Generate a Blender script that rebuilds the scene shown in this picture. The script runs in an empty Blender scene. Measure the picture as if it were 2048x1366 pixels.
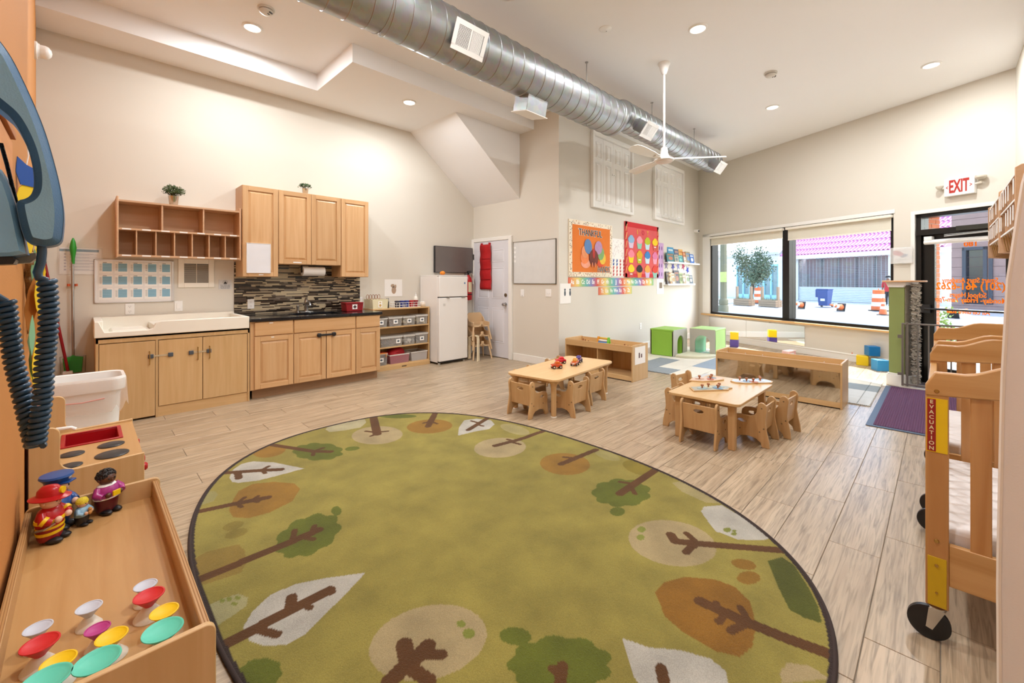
import bpy, bmesh, math, random
import numpy as np
from mathutils import Vector, Matrix
random.seed(7)
C = bpy.context.scene.collection
SC = bpy.context.scene
PI = math.pi
R = math.radians

# ---------------------------------------------------------------- camera
cam_d = bpy.data.cameras.new('camera'); cam = bpy.data.objects.new('camera', cam_d); C.objects.link(cam)
cam.location = (0, 0, 1.33); cam.rotation_euler = (PI/2, 0, -PI/4)
cam_d.sensor_width = 36; cam_d.lens = 856/2048*36; cam_d.shift_x = -1/2048; cam_d.shift_y = -121/2048
cam_d.clip_start = 0.02; cam_d.clip_end = 300
SC.camera = cam
# ---------------------------------------------------------------- world, sun, exposure
SC.view_settings.view_transform = 'Standard'; SC.view_settings.look = 'None'
SC.view_settings.gamma = 1; SC.view_settings.use_curve_mapping = False
SC.view_settings.exposure = 0.22
W = bpy.data.worlds.new('sky'); SC.world = W; W.use_nodes = True
wn = W.node_tree.nodes; wl = W.node_tree.links
sky = wn.new('ShaderNodeTexSky'); sky.sky_type = 'NISHITA'; sky.sun_disc = False
sky.sun_elevation = R(48); sky.sun_rotation = R(150); sky.dust_density = 1.5; sky.ozone_density = 1.5
wl.new(sky.outputs[0], wn['Background'].inputs[0]); wn['Background'].inputs[1].default_value = 0.8
sd = bpy.data.lights.new('sun', 'SUN'); sd.energy = 10.0; sd.angle = R(0.6); sd.color = (1, .95, .86)
so = bpy.data.objects.new('sun', sd); C.objects.link(so)
so.location = (25, 4, 20)
so.rotation_euler = (Vector((-1.16, -.113, -1.45))).to_track_quat('-Z', 'Y').to_euler()
LAMP_W = 32.0

# ---------------------------------------------------------------- geometry helpers on known planes
CH, CX, CY, CF = 1.33, 1025.0, 562.0, 856.0
CK = CF*math.sqrt(2)
P0 = (10.44, 4.12); THD = R(-115.4)
UD = (math.cos(THD), math.sin(THD)); ND = (-math.sin(THD), math.cos(THD))
CEIL = 3.98; SOFF = 3.77
YA, XB, YC, YF = 6.15, 5.12, 4.12, -0.66
def ray(px, py, S):
    r = (px-CX)/CF
    return Vector(((1+r)/2*S, (1-r)/2*S, CH-(py-CY)*S/CK))
def on_z(px, py, z=0.0): return ray(px, py, (CH-z)*CK/(py-CY))
def on_y(px, py, Y):
    r = (px-CX)/CF; return ray(px, py, 2*Y/(1-r))
def on_x(px, py, X):
    r = (px-CX)/CF; return ray(px, py, 2*X/(1+r))
def on_d(px, py, b=0.0):
    """point on the storefront plane (or b metres beyond it) -> (a, b, z) in the storefront's own frame"""
    r = (px-CX)/CF; d = ((1+r)/2, (1-r)/2)
    S = (b+ND[0]*P0[0]+ND[1]*P0[1])/(ND[0]*d[0]+ND[1]*d[1])
    p = ray(px, py, S); q = (p[0]-P0[0], p[1]-P0[1])
    return (q[0]*UD[0]+q[1]*UD[1], b, p[2])
def dxy(a, b): return (P0[0]+UD[0]*a+ND[0]*b, P0[1]+UD[1]*a+ND[1]*b)

# ---------------------------------------------------------------- materials
def lin(c):
    if isinstance(c, str):
        c = [int(c[i:i+2], 16)/255 for i in (0, 2, 4)]
    return tuple((v/12.92 if v <= .04045 else ((v+.055)/1.055)**2.4) for v in c)+(1,)
def base(name, rough=.5, metal=0, spec=.5):
    m = bpy.data.materials.new(name); m.use_nodes = True
    b = m.node_tree.nodes['Principled BSDF']
    b.inputs['Roughness'].default_value = rough; b.inputs['Metallic'].default_value = metal
    b.inputs['Specular IOR Level'].default_value = spec
    return m, m.node_tree.nodes, m.node_tree.links, b
def nd(ns, t, **k):
    n = ns.new(t)
    for a, v in k.items(): setattr(n, a, v)
    return n
def coords(ns, ls, scale=(1, 1, 1), kind='Object', rnd=0):
    tc = ns.new('ShaderNodeTexCoord'); mp = ns.new('ShaderNodeMapping')
    mp.inputs['Scale'].default_value = scale
    ls.new(tc.outputs[kind], mp.inputs[0])
    if rnd:
        oi = ns.new('ShaderNodeObjectInfo'); mu = nd(ns, 'ShaderNodeMath', operation='MULTIPLY')
        mu.inputs[1].default_value = rnd; ls.new(oi.outputs['Random'], mu.inputs[0])
        ls.new(mu.outputs[0], mp.inputs['Location'])
    return mp.outputs[0]
def mat(name, col, rough=.5, metal=0, var=.06, scale=6, bump=0, bscale=60, spec=.5, kind='Object'):
    m, ns, ls, b = base(name, rough, metal, spec)
    co = coords(ns, ls, (1, 1, 1), kind)
    nz = ns.new('ShaderNodeTexNoise'); nz.inputs['Scale'].default_value = scale; nz.inputs['Detail'].default_value = 4
    ls.new(co, nz.inputs[0])
    mx = nd(ns, 'ShaderNodeMix', data_type='RGBA')
    c = lin(col)
    mx.inputs[6].default_value = tuple(min(1, v*(1-var)) for v in c[:3])+(1,)
    mx.inputs[7].default_value = tuple(min(1, v*(1+var)) for v in c[:3])+(1,)
    ls.new(nz.outputs[0], mx.inputs[0]); ls.new(mx.outputs[2], b.inputs['Base Color'])
    if bump:
        n2 = ns.new('ShaderNodeTexNoise'); n2.inputs['Scale'].default_value = bscale; n2.inputs['Detail'].default_value = 3
        ls.new(co, n2.inputs[0])
        bp = ns.new('ShaderNodeBump'); bp.inputs['Strength'].default_value = bump; bp.inputs['Distance'].default_value = .01
        ls.new(n2.outputs[0], bp.inputs['Height']); ls.new(bp.outputs[0], b.inputs['Normal'])
    return m
def wood(name, c1, c2, axis='z', rough=.4, sc=1.0, rnd=7.0, contrast=1.0, knots=False):
    m, ns, ls, b = base(name, rough)
    s = {'x': (1.2, 22, 22), 'y': (22, 1.2, 22), 'z': (22, 22, 1.2)}[axis]
    co = coords(ns, ls, tuple(v*sc for v in s), 'Object', rnd)
    nz = ns.new('ShaderNodeTexNoise'); nz.inputs['Scale'].default_value = 1.3; nz.inputs['Detail'].default_value = 6
    nz.inputs['Distortion'].default_value = .6
    ls.new(co, nz.inputs[0])
    cr = ns.new('ShaderNodeValToRGB')
    cr.color_ramp.elements[0].position = .5-.22/contrast; cr.color_ramp.elements[1].position = .5+.22/contrast
    cr.color_ramp.elements[0].color = lin(c2); cr.color_ramp.elements[1].color = lin(c1)
    ls.new(nz.outputs[0], cr.inputs[0])
    hv = ns.new('ShaderNodeHueSaturation'); oi = ns.new('ShaderNodeObjectInfo')
    mr = ns.new('ShaderNodeMapRange'); mr.inputs[3].default_value = .93; mr.inputs[4].default_value = 1.06
    ls.new(oi.outputs['Random'], mr.inputs[0]); ls.new(mr.outputs[0], hv.inputs['Value'])
    ls.new(cr.outputs[0], hv.inputs['Color']); ls.new(hv.outputs[0], b.inputs['Base Color'])
    bp = ns.new('ShaderNodeBump'); bp.inputs['Strength'].default_value = .05; bp.inputs['Distance'].default_value = .004
    ls.new(nz.outputs[0], bp.inputs['Height']); ls.new(bp.outputs[0], b.inputs['Normal'])
    return m
def emit(name, col, s):
    m, ns, ls, b = base(name)
    b.inputs['Base Color'].default_value = lin(col); b.inputs['Emission Color'].default_value = lin(col)
    b.inputs['Emission Strength'].default_value = s
    return m
def glassy(name, tint=(1, 1, 1), gloss=.06, rough=0.0):
    m = bpy.data.materials.new(name); m.use_nodes = True
    ns, ls = m.node_tree.nodes, m.node_tree.links
    ns.remove(ns['Principled BSDF'])
    t = ns.new('ShaderNodeBsdfTransparent'); t.inputs[0].default_value = tint+(1,)
    g = ns.new('ShaderNodeBsdfGlossy'); g.inputs['Roughness'].default_value = rough
    f = ns.new('ShaderNodeLayerWeight'); pw = nd(ns, 'ShaderNodeMath', operation='POWER'); pw.inputs[1].default_value = 4.5; ls.new(f.outputs['Facing'], pw.inputs[0])
    mu = nd(ns, 'ShaderNodeMath', operation='MULTIPLY_ADD'); mu.inputs[1].default_value = .7; mu.inputs[2].default_value = gloss*.5; mu.use_clamp = True
    x = ns.new('ShaderNodeMixShader')
    ls.new(pw.outputs[0], mu.inputs[0]); ls.new(mu.outputs[0], x.inputs[0]); ls.new(t.outputs[0], x.inputs[1]); ls.new(g.outputs[0], x.inputs[2])
    ls.new(x.outputs[0], ns['Material Output'].inputs[0])
    return m
def plastic_clear(name, col, alpha=.4, rough=.25):
    m, ns, ls, b = base(name, rough)
    b.inputs['Base Color'].default_value = lin(col); b.inputs['Alpha'].default_value = alpha
    return m

M = {}
M['cream'] = mat('wall_paint', 'DCD6CA', .85, var=.012, scale=2, bump=.06, bscale=180)
M['ceiling'] = mat('ceiling_paint', 'F5F5F5', .9, var=.008, scale=2, bump=.04, bscale=150)
M['trim'] = mat('trim_paint', 'F0EEE8', .45, var=.01)
M['orange'] = mat('orange_paint', 'C68442', .7, var=.04, scale=3, bump=.08, bscale=120)
M['doorwhite'] = mat('door_paint', 'DEDEE4', .4, var=.01)
M['white'] = mat('white_plastic', 'F2F1EE', .35, var=.01)
M['warmwhite'] = mat('warm_white_plastic', 'EFE9DC', .4, var=.015)
M['paper'] = mat('paper', 'F4F2EE', .8, var=.02, scale=9)
M['black'] = mat('black_plastic', '17171A', .4, var=.1)
M['blackmetal'] = mat('black_frame_metal', '1C1A18', .35, .3, var=.1)
M['chrome'] = mat('chrome', 'C9C9C9', .18, 1, var=.03)
M['steel'] = mat('brushed_steel', 'AFAFAF', .35, 1, var=.05)
M['brass'] = mat('brass', 'B99A5A', .3, 1)
M['maple'] = wood('maple_cabinet', 'D6AE80', 'CA9D6C', 'z', .38)
M['maple_h'] = wood('maple_cabinet_rail', 'D6AE80', 'CA9D6C', 'x', .38)
M['ply'] = wood('birch_plywood', 'D8B585', 'C69E68', 'z', .42, contrast=.7)
M['ply_x'] = wood('birch_plywood_long', 'D8B585', 'C69E68', 'x', .42, contrast=.7)
M['ply_y'] = wood('birch_plywood_lengthwise', 'C69C68', 'B48650', 'y', .38, contrast=.7)
M['edge'] = wood('plywood_edge', 'D9BC90', 'A67F50', 'y', .5, 2.2, contrast=2)
M['beech'] = wood('beech_toddler_wood', 'CFAC7E', 'BE9563', 'z', .38, contrast=.8)
M['laminate'] = wood('maple_laminate', 'DFBC8B', 'D3AC77', 'x', .32, contrast=.6)
M['pink_ply'] = wood('pale_cubby_maple', 'D6B08C', 'C99E78', 'x', .5, contrast=.7)
M['pine'] = wood('golden_pine_crib', 'CB9860', 'B27A42', 'z', .3, .7, contrast=1.0)
M['pine_y'] = wood('golden_pine_rail', 'CFA068', 'BC8A50', 'y', .3, .7, contrast=1.0)
M['granite'] = mat('black_granite', '17171A', .12, var=.9, scale=160)
M['fridge'] = mat('fridge_enamel', 'EDEAE6', .18, var=.008)
M['red'] = mat('red_plastic', 'B3131B', .3, var=.04)
M['darkred'] = mat('dark_red_plastic', '8E0F1A', .3, var=.05)
M['blue'] = mat('blue_plastic', '1E5FA8', .3, var=.05)
M['green'] = mat('green_plastic', '2E9B35', .35, var=.05)
M['yellow'] = mat('yellow_plastic', 'EDC411', .35, var=.03)
M['galv'] = None
M['glass'] = glassy('window_glass', (.97, .985, .98), .05)
M['beige_pl'] = mat('beige_plastic', 'D3B48C', .45, var=.03)

# ---------------------------------------------------------------- mesh builder
class MB:
    def __init__(s): s.v = []; s.f = []; s.T = None; s.mi = []; s.cur = 0
    def add(s, vs, fs):
        o = len(s.v)
        for v in vs:
            v = Vector(v)
            s.v.append(tuple(s.T @ v) if s.T else tuple(v))
        for f in fs: s.f.append(tuple(o+i for i in f)); s.mi.append(s.cur)
        return s
    def box(s, x0, x1, y0, y1, z0, z1):
        vs = [(x, y, z) for z in (z0, z1) for y in (y0, y1) for x in (x0, x1)]
        return s.add(vs, [(0, 2, 3, 1), (4, 5, 7, 6), (0, 1, 5, 4), (2, 6, 7, 3), (0, 4, 6, 2), (1, 3, 7, 5)])
    def prism(s, poly, ax, a0, a1):
        """poly: 2-D points; ax: axis of extrusion. x: poly=(y,z)  y: poly=(x,z)  z: poly=(x,y)"""
        ar = sum(poly[i][0]*poly[(i+1) % len(poly)][1]-poly[(i+1) % len(poly)][0]*poly[i][1] for i in range(len(poly)))
        if ar < 0: poly = poly[::-1]
        if a1 < a0: a0, a1 = a1, a0
        n = len(poly)
        def P(p, a): return {'x': (a, p[0], p[1]), 'y': (p[0], a, p[1]), 'z': (p[0], p[1], a)}[ax]
        vs = [P(p, a0) for p in poly]+[P(p, a1) for p in poly]
        fs = [tuple(range(n))[::-1], tuple(range(n, 2*n))]+[(i, (i+1) % n, n+(i+1) % n, n+i) for i in range(n)]
        if ax == 'y': fs = [f[::-1] for f in fs]
        return s.add(vs, fs)
    def frame(s, p0, p1):
        d = (Vector(p1)-Vector(p0)); z = d.normalized()
        x = z.orthogonal().normalized(); return x, z.cross(x), z
    def cyl(s, p0, p1, r0, r1=None, n=16, caps=True):
        r1 = r0 if r1 is None else r1
        x, y, z = s.frame(p0, p1); vs = []
        for p, r in ((p0, r0), (p1, r1)):
            for i in range(n):
                a = 2*PI*i/n; vs.append(Vector(p)+x*math.cos(a)*r+y*math.sin(a)*r)
        fs = [(i, (i+1) % n, n+(i+1) % n, n+i) for i in range(n)]
        if caps: fs += [tuple(range(n))[::-1], tuple(range(n, 2*n))]
        return s.add(vs, fs)
    def lathe(s, prof, n=24, c=(0, 0, 0), ax='z', sx=1, sy=1):
        vs = []; fs = []; rings = []
        for r, z in prof:
            if r < 1e-6: rings.append([len(vs)]); vs.append((0, 0, z))
            else:
                rings.append(list(range(len(vs), len(vs)+n)))
                vs += [(r*math.cos(2*PI*i/n)*sx, r*math.sin(2*PI*i/n)*sy, z) for i in range(n)]
        for A, B in zip(rings, rings[1:]):
            for i in range(n):
                j = (i+1) % n
                if len(A) == 1 and len(B) == 1: break
                if len(A) == 1: fs.append((A[0], B[j], B[i]))
                elif len(B) == 1: fs.append((A[i], A[j], B[0]))
                else: fs.append((A[i], A[j], B[j], B[i]))
        if len(rings[0]) > 1: fs.append(tuple(rings[0])[::-1])
        if len(rings[-1]) > 1: fs.append(tuple(rings[-1]))
        rot = {'z': lambda v: v, 'x': lambda v: (v[2], v[0], v[1]), 'y': lambda v: (v[1], v[2], v[0])}[ax]
        return s.add([Vector(c)+Vector(rot(v)) for v in vs], fs)
    def ball(s, c, rx, ry=None, rz=None, n=16, m=10):
        ry = ry or rx; rz = rz or rx
        vs = [(c[0], c[1], c[2]-rz)]; fs = []
        for j in range(1, m):
            p = -PI/2+PI*j/m
            for i in range(n):
                a = 2*PI*i/n; vs.append((c[0]+rx*math.cos(p)*math.cos(a), c[1]+ry*math.cos(p)*math.sin(a), c[2]+rz*math.sin(p)))
        vs.append((c[0], c[1], c[2]+rz)); L = len(vs)-1
        for i in range(n): fs.append((0, 1+(i+1) % n, 1+i)); fs.append((L, 1+(m-2)*n+i, 1+(m-2)*n+(i+1) % n))
        for j in range(m-2):
            for i in range(n):
                a = 1+j*n; k = (i+1) % n; fs.append((a+i, a+k, a+n+k, a+n+i))
        return s.add(vs, fs)
    def tube(s, pts, r, n=8, caps=True, rs=None):
        pts = [Vector(p) for p in pts]; m = len(pts); vs = []; fs = []
        t0 = (pts[1]-pts[0]).normalized(); x = t0.orthogonal().normalized()
        for k, p in enumerate(pts):
            t = (pts[min(k+1, m-1)]-pts[max(k-1, 0)]).normalized()
            x = (x-t*x.dot(t)).normalized(); y = t.cross(x)
            rr = rs[k] if rs else r
            for i in range(n):
                a = 2*PI*i/n; vs.append(p+x*math.cos(a)*rr+y*math.sin(a)*rr)
        for k in range(m-1):
            for i in range(n):
                j = (i+1) % n; fs.append((k*n+i, k*n+j, (k+1)*n+j, (k+1)*n+i))
        if caps: fs += [tuple(range(n))[::-1], tuple(range((m-1)*n, m*n))]
        return s.add(vs, fs)
    def flat(s, pts): return s.add(pts, [tuple(range(len(pts)))])

def prism_h(mb, outer, holes, ax, a0, a1):
    """extruded polygon with holes"""
    from mathutils.geometry import tessellate_polygon
    def area(p): return sum(p[i][0]*p[(i+1) % len(p)][1]-p[(i+1) % len(p)][0]*p[i][1] for i in range(len(p)))
    if area(outer) < 0: outer = outer[::-1]
    holes = [h[::-1] if area(h) > 0 else h for h in holes]
    loops = [outer]+holes; flat = [p for l in loops for p in l]; n = len(flat)
    tri = tessellate_polygon([[Vector((p[0], p[1], 0)) for p in l] for l in loops])
    def P(p, a): return {'x': (a, p[0], p[1]), 'y': (p[0], a, p[1]), 'z': (p[0], p[1], a)}[ax]
    vs = [P(p, a0) for p in flat]+[P(p, a1) for p in flat]; fs = []
    for t in tri:
        a, b, c = (flat[i] for i in t)
        if (b[0]-a[0])*(c[1]-a[1])-(b[1]-a[1])*(c[0]-a[0]) < 0: t = t[::-1]
        fs.append(tuple(i+n for i in t)); fs.append(tuple(t[::-1]))
    o = 0
    for l in loops:
        m = len(l)
        for i in range(m): fs.append((o+i, o+(i+1) % m, n+o+(i+1) % m, n+o+i))
        o += m
    if (ax == 'y') != (a1 < a0): fs = [f[::-1] for f in fs]
    return mb.add(vs, fs)
def link(o, parent=None):
    C.objects.link(o)
    if parent is not None: o.parent = parent
    return o
def obj(name, mb, m, parent=None, bev=0, smooth=35, seg=2, loc=None):
    me = bpy.data.meshes.new(name)
    me.from_pydata([tuple(v) for v in mb.v], [], mb.f)
    ms = m if isinstance(m, (list, tuple)) else [m]
    for q in ms: me.materials.append(q)
    if len(ms) > 1: me.polygons.foreach_set('material_index', mb.mi)
    me.update()
    if smooth:
        me.shade_smooth()
        try: me.set_sharp_from_angle(angle=R(smooth))
        except Exception: pass
    o = link(bpy.data.objects.new(name, me), parent)
    if loc: o.location = loc
    if bev:
        b = o.modifiers.new('bevel', 'BEVEL'); b.width = bev; b.segments = seg; b.limit_method = 'ANGLE'; b.angle_limit = R(40)
        b.harden_normals = False
    return o
def thing(name, label, cat, loc=(0, 0, 0), rotz=0, group=None):
    o = bpy.data.objects.new(name, None); C.objects.link(o); o.empty_display_size = .1
    o.location = loc; o.rotation_euler = (0, 0, rotz); o['label'] = label; o['category'] = cat
    if group: o['group'] = group
    return o
def tag(o, label, cat, group=None):
    o['label'] = label; o['category'] = cat
    if group: o['group'] = group
    return o
def struct(name, mb, m, parent=None, **k):
    o = obj(name, mb, m, parent, **k)
    if parent is None: o['kind'] = 'structure'
    return o
def dup(root, loc, rotz, label, group=None):
    r = root.copy(); C.objects.link(r); r.location = loc; r.rotation_euler = (0, 0, rotz); r['label'] = label
    if group: r['group'] = group
    for ch in list(root.children):
        c = ch.copy(); C.objects.link(c); c.parent = r
        for g in ch.children:
            d = g.copy(); C.objects.link(d); d.parent = c
    return r
def B(x0, x1, y0, y1, z0, z1): return MB().box(x0, x1, y0, y1, z0, z1)
def rrect(x0, x1, y0, y1, r, n=5):
    pts = []
    for cx, cy, a in ((x1-r, y1-r, 0), (x0+r, y1-r, 90), (x0+r, y0+r, 180), (x1-r, y0+r, 270)):
        for i in range(n+1):
            t = R(a+90*i/n); pts.append((cx+r*math.cos(t), cy+r*math.sin(t)))
    return pts
def ell(cx, cy, rx, ry, n=24, rot=0):
    return [(cx+rx*math.cos(t)*math.cos(rot)-ry*math.sin(t)*math.sin(rot), cy+rx*math.cos(t)*math.sin(rot)+ry*math.sin(t)*math.cos(rot)) for t in [2*PI*i/n for i in range(n)]]
def text(name, s, size, m, parent, loc, rot=(PI/2, 0, 0), align='CENTER', ext=.0006, bold=0, sx=1, mirror=False):
    cu = bpy.data.curves.new(name, 'FONT'); cu.body = s; cu.size = size; cu.align_x = align; cu.align_y = 'CENTER'
    cu.extrude = ext; cu.offset = bold; cu.resolution_u = 3
    t = bpy.data.objects.new(name, cu); C.objects.link(t)
    me = bpy.data.meshes.new_from_object(t.evaluated_get(bpy.context.evaluated_depsgraph_get()))
    bpy.data.objects.remove(t)
    sgn = -1 if mirror else 1
    if sx != 1 or mirror:
        me.transform(Matrix.Diagonal((sx*sgn, 1, 1, 1)))
        if mirror: me.flip_normals()
    me.transform(Matrix.Translation(Vector(loc)) @ (Matrix.Rotation(rot[2], 4, 'Z') @ Matrix.Rotation(rot[0], 4, 'X')))
    me.name = name; me.materials.clear(); me.materials.append(m)
    return link(bpy.data.objects.new(name, me), parent)
# ================================================================ STRUCTURE
def dparent(name, a=0.0, b=0.0, z=0.0, **k):
    x, y = dxy(a, b)
    return (x, y, z)
# walls
struct('wall_kitchen', MB().box(-.7, XB, YA, YA+.2, 0, 4.3), M['cream'])
struct('wall_door', MB().box(XB, XB+.15, YC, YA+.2, 0, 4.3), M['cream'])
struct('wall_posters', MB().box(XB+.15, 10.6, YC, YC+.2, 0, 4.3), M['cream'])
struct('wall_cribs', MB().box(-.4, 8.6, YF-.2, YF, -.25, 4.3), M['cream'])
struct('wall_left', MB().prism([(-.16, YF), (-.16, 2.4), (-.33, YA), (-.7, YA), (-.7, YF)], 'z', 0, 4.3), M['orange'])
# storefront wall with its window and door openings, in its own frame
DA0, DA1, WZ0, WZ1 = .366, 4.0, .57, 2.36
EA0, EA1, EZ1 = 4.27, 5.29, 2.30
w = MB()
w.box(-.4, DA0, 0, .22, -.3, 4.3); w.box(DA0, DA1, 0, .22, -.3, WZ0); w.box(DA0, DA1, 0, .22, WZ1, 4.3)
w.box(DA1, EA0, 0, .22, -.3, 4.3); w.box(EA0, EA1, 0, .22, EZ1, 4.3); w.box(EA1, 5.6, 0, .22, -.3, 4.3)
wd = struct('wall_storefront', w, M['cream']); wd.location = (*P0, 0); wd.rotation_euler = (0, 0, THD)
# ceiling + soffits
_q = [dxy(6.0, .22), dxy(-.45, .22)]
struct('ceiling', MB().prism([(-.7, YF-.2), (_q[0][0], YF-.2), _q[0], _q[1], (_q[1][0], YA+.2), (-.7, YA+.2)], 'z', CEIL, CEIL+.2), M['ceiling'])
st = MB().prism([(-.7, 5.65), (2.11, 5.65), (2.11, 4.63), (XB, 4.63), (XB, YA), (-.7, YA)], 'z', SOFF, CEIL)
struct('ceiling', st, M['ceiling'])
st = MB().prism([(3.78, SOFF), (XB, SOFF), (XB, 2.70)], 'y', 4.95, YA)
struct('ceiling', st, M['ceiling'])
# baseboards
def bb(name, x0, x1, y0, y1, h=.12):
    return struct(name, MB().box(x0, x1, y0, y1, 0, h), M['trim'], bev=.004)
bb('baseboard_door', XB-.015, XB, YC, 5.09); bb('baseboard_posters', XB-.015, 10.4, YC-.015, YC, .13)
bb('baseboard_posters', XB-.015, XB, YC-.015, YC, .12)
bd = struct('baseboard_storefront', MB().box(0.02, 4.2, -.018, 0, 0, .125).box(.02, 4.2, -.024, 0, .105, .115), M['trim'], bev=.003)
bd.location = (*P0, 0); bd.rotation_euler = (0, 0, THD)

# ---------------------------------------------------------------- floor of wood-look planks
def plank_mat():
    m, ns, ls, b = base('wood_look_porcelain_plank', .33, 0, .5)
    co = coords(ns, ls, (1.6, 30, 1), 'Object', 31.0)
    n1 = ns.new('ShaderNodeTexNoise'); n1.inputs['Scale'].default_value = 2.2; n1.inputs['Detail'].default_value = 8; n1.inputs['Distortion'].default_value = 1.2
    n2 = ns.new('ShaderNodeTexNoise'); n2.inputs['Scale'].default_value = .8; n2.inputs['Detail'].default_value = 3
    ls.new(co, n1.inputs[0]); ls.new(co, n2.inputs[0])
    r = ns.new('ShaderNodeValToRGB'); e = r.color_ramp.elements
    e[0].position = .30; e[0].color = lin('928069'); e[1].position = .58; e[1].color = lin('C0AB90')
    k = r.color_ramp.elements.new(.44); k.color = lin('AD9A80')
    ls.new(n1.outputs[0], r.inputs[0])
    mx = nd(ns, 'ShaderNodeMix', data_type='RGBA', blend_type='MULTIPLY'); mx.inputs[0].default_value = .35
    r2 = ns.new('ShaderNodeValToRGB'); r2.color_ramp.elements[0].color = lin('B5A595'); r2.color_ramp.elements[0].position = .35
    r2.color_ramp.elements[1].color = (1, 1, 1, 1); r2.color_ramp.elements[1].position = .6
    ls.new(n2.outputs[0], r2.inputs[0]); ls.new(r.outputs[0], mx.inputs[6]); ls.new(r2.outputs[0], mx.inputs[7])
    hv = ns.new('ShaderNodeHueSaturation'); oi = ns.new('ShaderNodeObjectInfo'); mr = ns.new('ShaderNodeMapRange')
    mr.inputs[3].default_value = .93; mr.inputs[4].default_value = 1.06
    ls.new(oi.outputs['Random'], mr.inputs[0]); ls.new(mr.outputs[0], hv.inputs['Value'])
    ls.new(mx.outputs[2], hv.inputs['Color']); ls.new(hv.outputs[0], b.inputs['Base Color'])
    bp = ns.new('ShaderNodeBump'); bp.inputs['Strength'].default_value = .08; bp.inputs['Distance'].default_value = .003
    ls.new(n1.outputs[0], bp.inputs['Height']); ls.new(bp.outputs[0], b.inputs['Normal'])
    return m
M['plank'] = plank_mat()
M['grout'] = mat('grout', '8A8072', .9)
STEPX, STEPY = 7.28, .40
fl = struct('floor', MB().prism([(-.6, YF), (STEPX, YF), (STEPX, STEPY), (9.5, STEPY), (10.7, 4.3), (10.7, YA), (-.6, YA)], 'z', -.14, -.0035), M['grout'])
ent = struct('floor', MB().prism([(STEPX, YF), (8.9, YF), (8.9, STEPY), (STEPX, STEPY)], 'z', -.35, -.145), mat('entry_mat', '3A3238', .9, bump=.5, bscale=200))
def clip(poly, nx, ny, c):   # keep nx*x+ny*y <= c
    out = []
    for i in range(len(poly)):
        p, q = poly[i], poly[(i+1) % len(poly)]
        dp, dq = nx*p[0]+ny*p[1]-c, nx*q[0]+ny*q[1]-c
        if dp <= 0: out.append(p)
        if (dp < 0) != (dq < 0):
            t = dp/(dp-dq); out.append((p[0]+t*(q[0]-p[0]), p[1]+t*(q[1]-p[1])))
    return out
def rug_r(x, y, k=1.0): return (abs(x-1.61)/(1.27*k))**2.4+(abs(y-2.085)/(1.84*k))**2.4
cD = ND[0]*P0[0]+ND[1]*P0[1]+.02
PL, PW, G = .89, .2025, .0016
offs = [.28, .03, .55]
cand = []
for row in range(-3, 31):
    y0 = row*PW; y1 = y0+PW
    off = offs[row % 3]
    for k in range(-2, 13):
        x0 = off+k*PL; x1 = x0+PL
        poly = [(x0+G, y0+G), (x1-G, y0+G), (x1-G, y1-G), (x0+G, y1-G)]
        full = True
        def cl(nx, ny, c):
            global poly
            q = clip(poly, nx, ny, c)
            r = q != poly; poly = q; return r
        cut = cl(ND[0], ND[1], cD) if poly else False
        cut |= cl(-1, 0, .34) if poly else False
        cut |= cl(0, 1, YA) if poly else False
        cut |= cl(0, -1, -YF) if poly else False
        if poly and y1 < STEPY+.02: cut |= cl(1, 0, STEPX)
        if poly and y0 > YC-.05 and x0 > XB+.1: poly = []
        if not poly or len(poly) < 3: continue
        cx = sum(p[0] for p in poly)/len(poly); cy = sum(p[1] for p in poly)/len(poly)
        if all(rug_r(*p, .97) < 1 for p in poly): vis = 0
        else:
            S = max(.3, cx+cy); py = CY+CK*CH/S; px = CX+CF*(cx-cy)/S
            vis = 1/S**2 if (-150 < px < 2200 and py < 1500) else 0
        cand.append((vis, poly, cut, (x0, y0)))
cand.sort(key=lambda c: -c[0])
def plank_mb(poly):
    cx = sum(p[0] for p in poly)/len(poly); cy = sum(p[1] for p in poly)/len(poly)
    b = .0012
    inner = [(p[0]-b*(1 if p[0] > cx else -1), p[1]-b*(1 if p[1] > cy else -1)) for p in poly]
    n = len(poly)
    vs = [(*p, -.005) for p in poly]+[(*p, -b) for p in poly]+[(*p, 0) for p in inner]
    fs = [tuple(range(2*n, 3*n))]
    for L in (0, n): fs += [(L+i, L+(i+1) % n, L+n+(i+1) % n, L+n+i) for i in range(n)]
    return MB().add(vs, fs)
shared = None; rest = MB(); cnt = 0
for vis, poly, cut, (x0, y0) in cand:
    if vis > 0 and cnt < 300:
        if not cut and len(poly) == 4:
            if shared is None:
                o = obj('plank', plank_mb([(G, G), (PL-G, G), (PL-G, PW-G), (G, PW-G)]), M['plank'], fl); shared = o.data
            else: o = link(bpy.data.objects.new('plank', shared), fl)
            o.location = (x0, y0, 0)
        else:
            o = obj('plank', plank_mb([(p[0]-x0, p[1]-y0) for p in poly]), M['plank'], fl); o.location = (x0, y0, 0)
        cnt += 1
    else:
        q = plank_mb(poly); rest.add(q.v, q.f)
o = obj('planks', rest, M['plank'], fl); o['kind'] = 'stuff'

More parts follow.
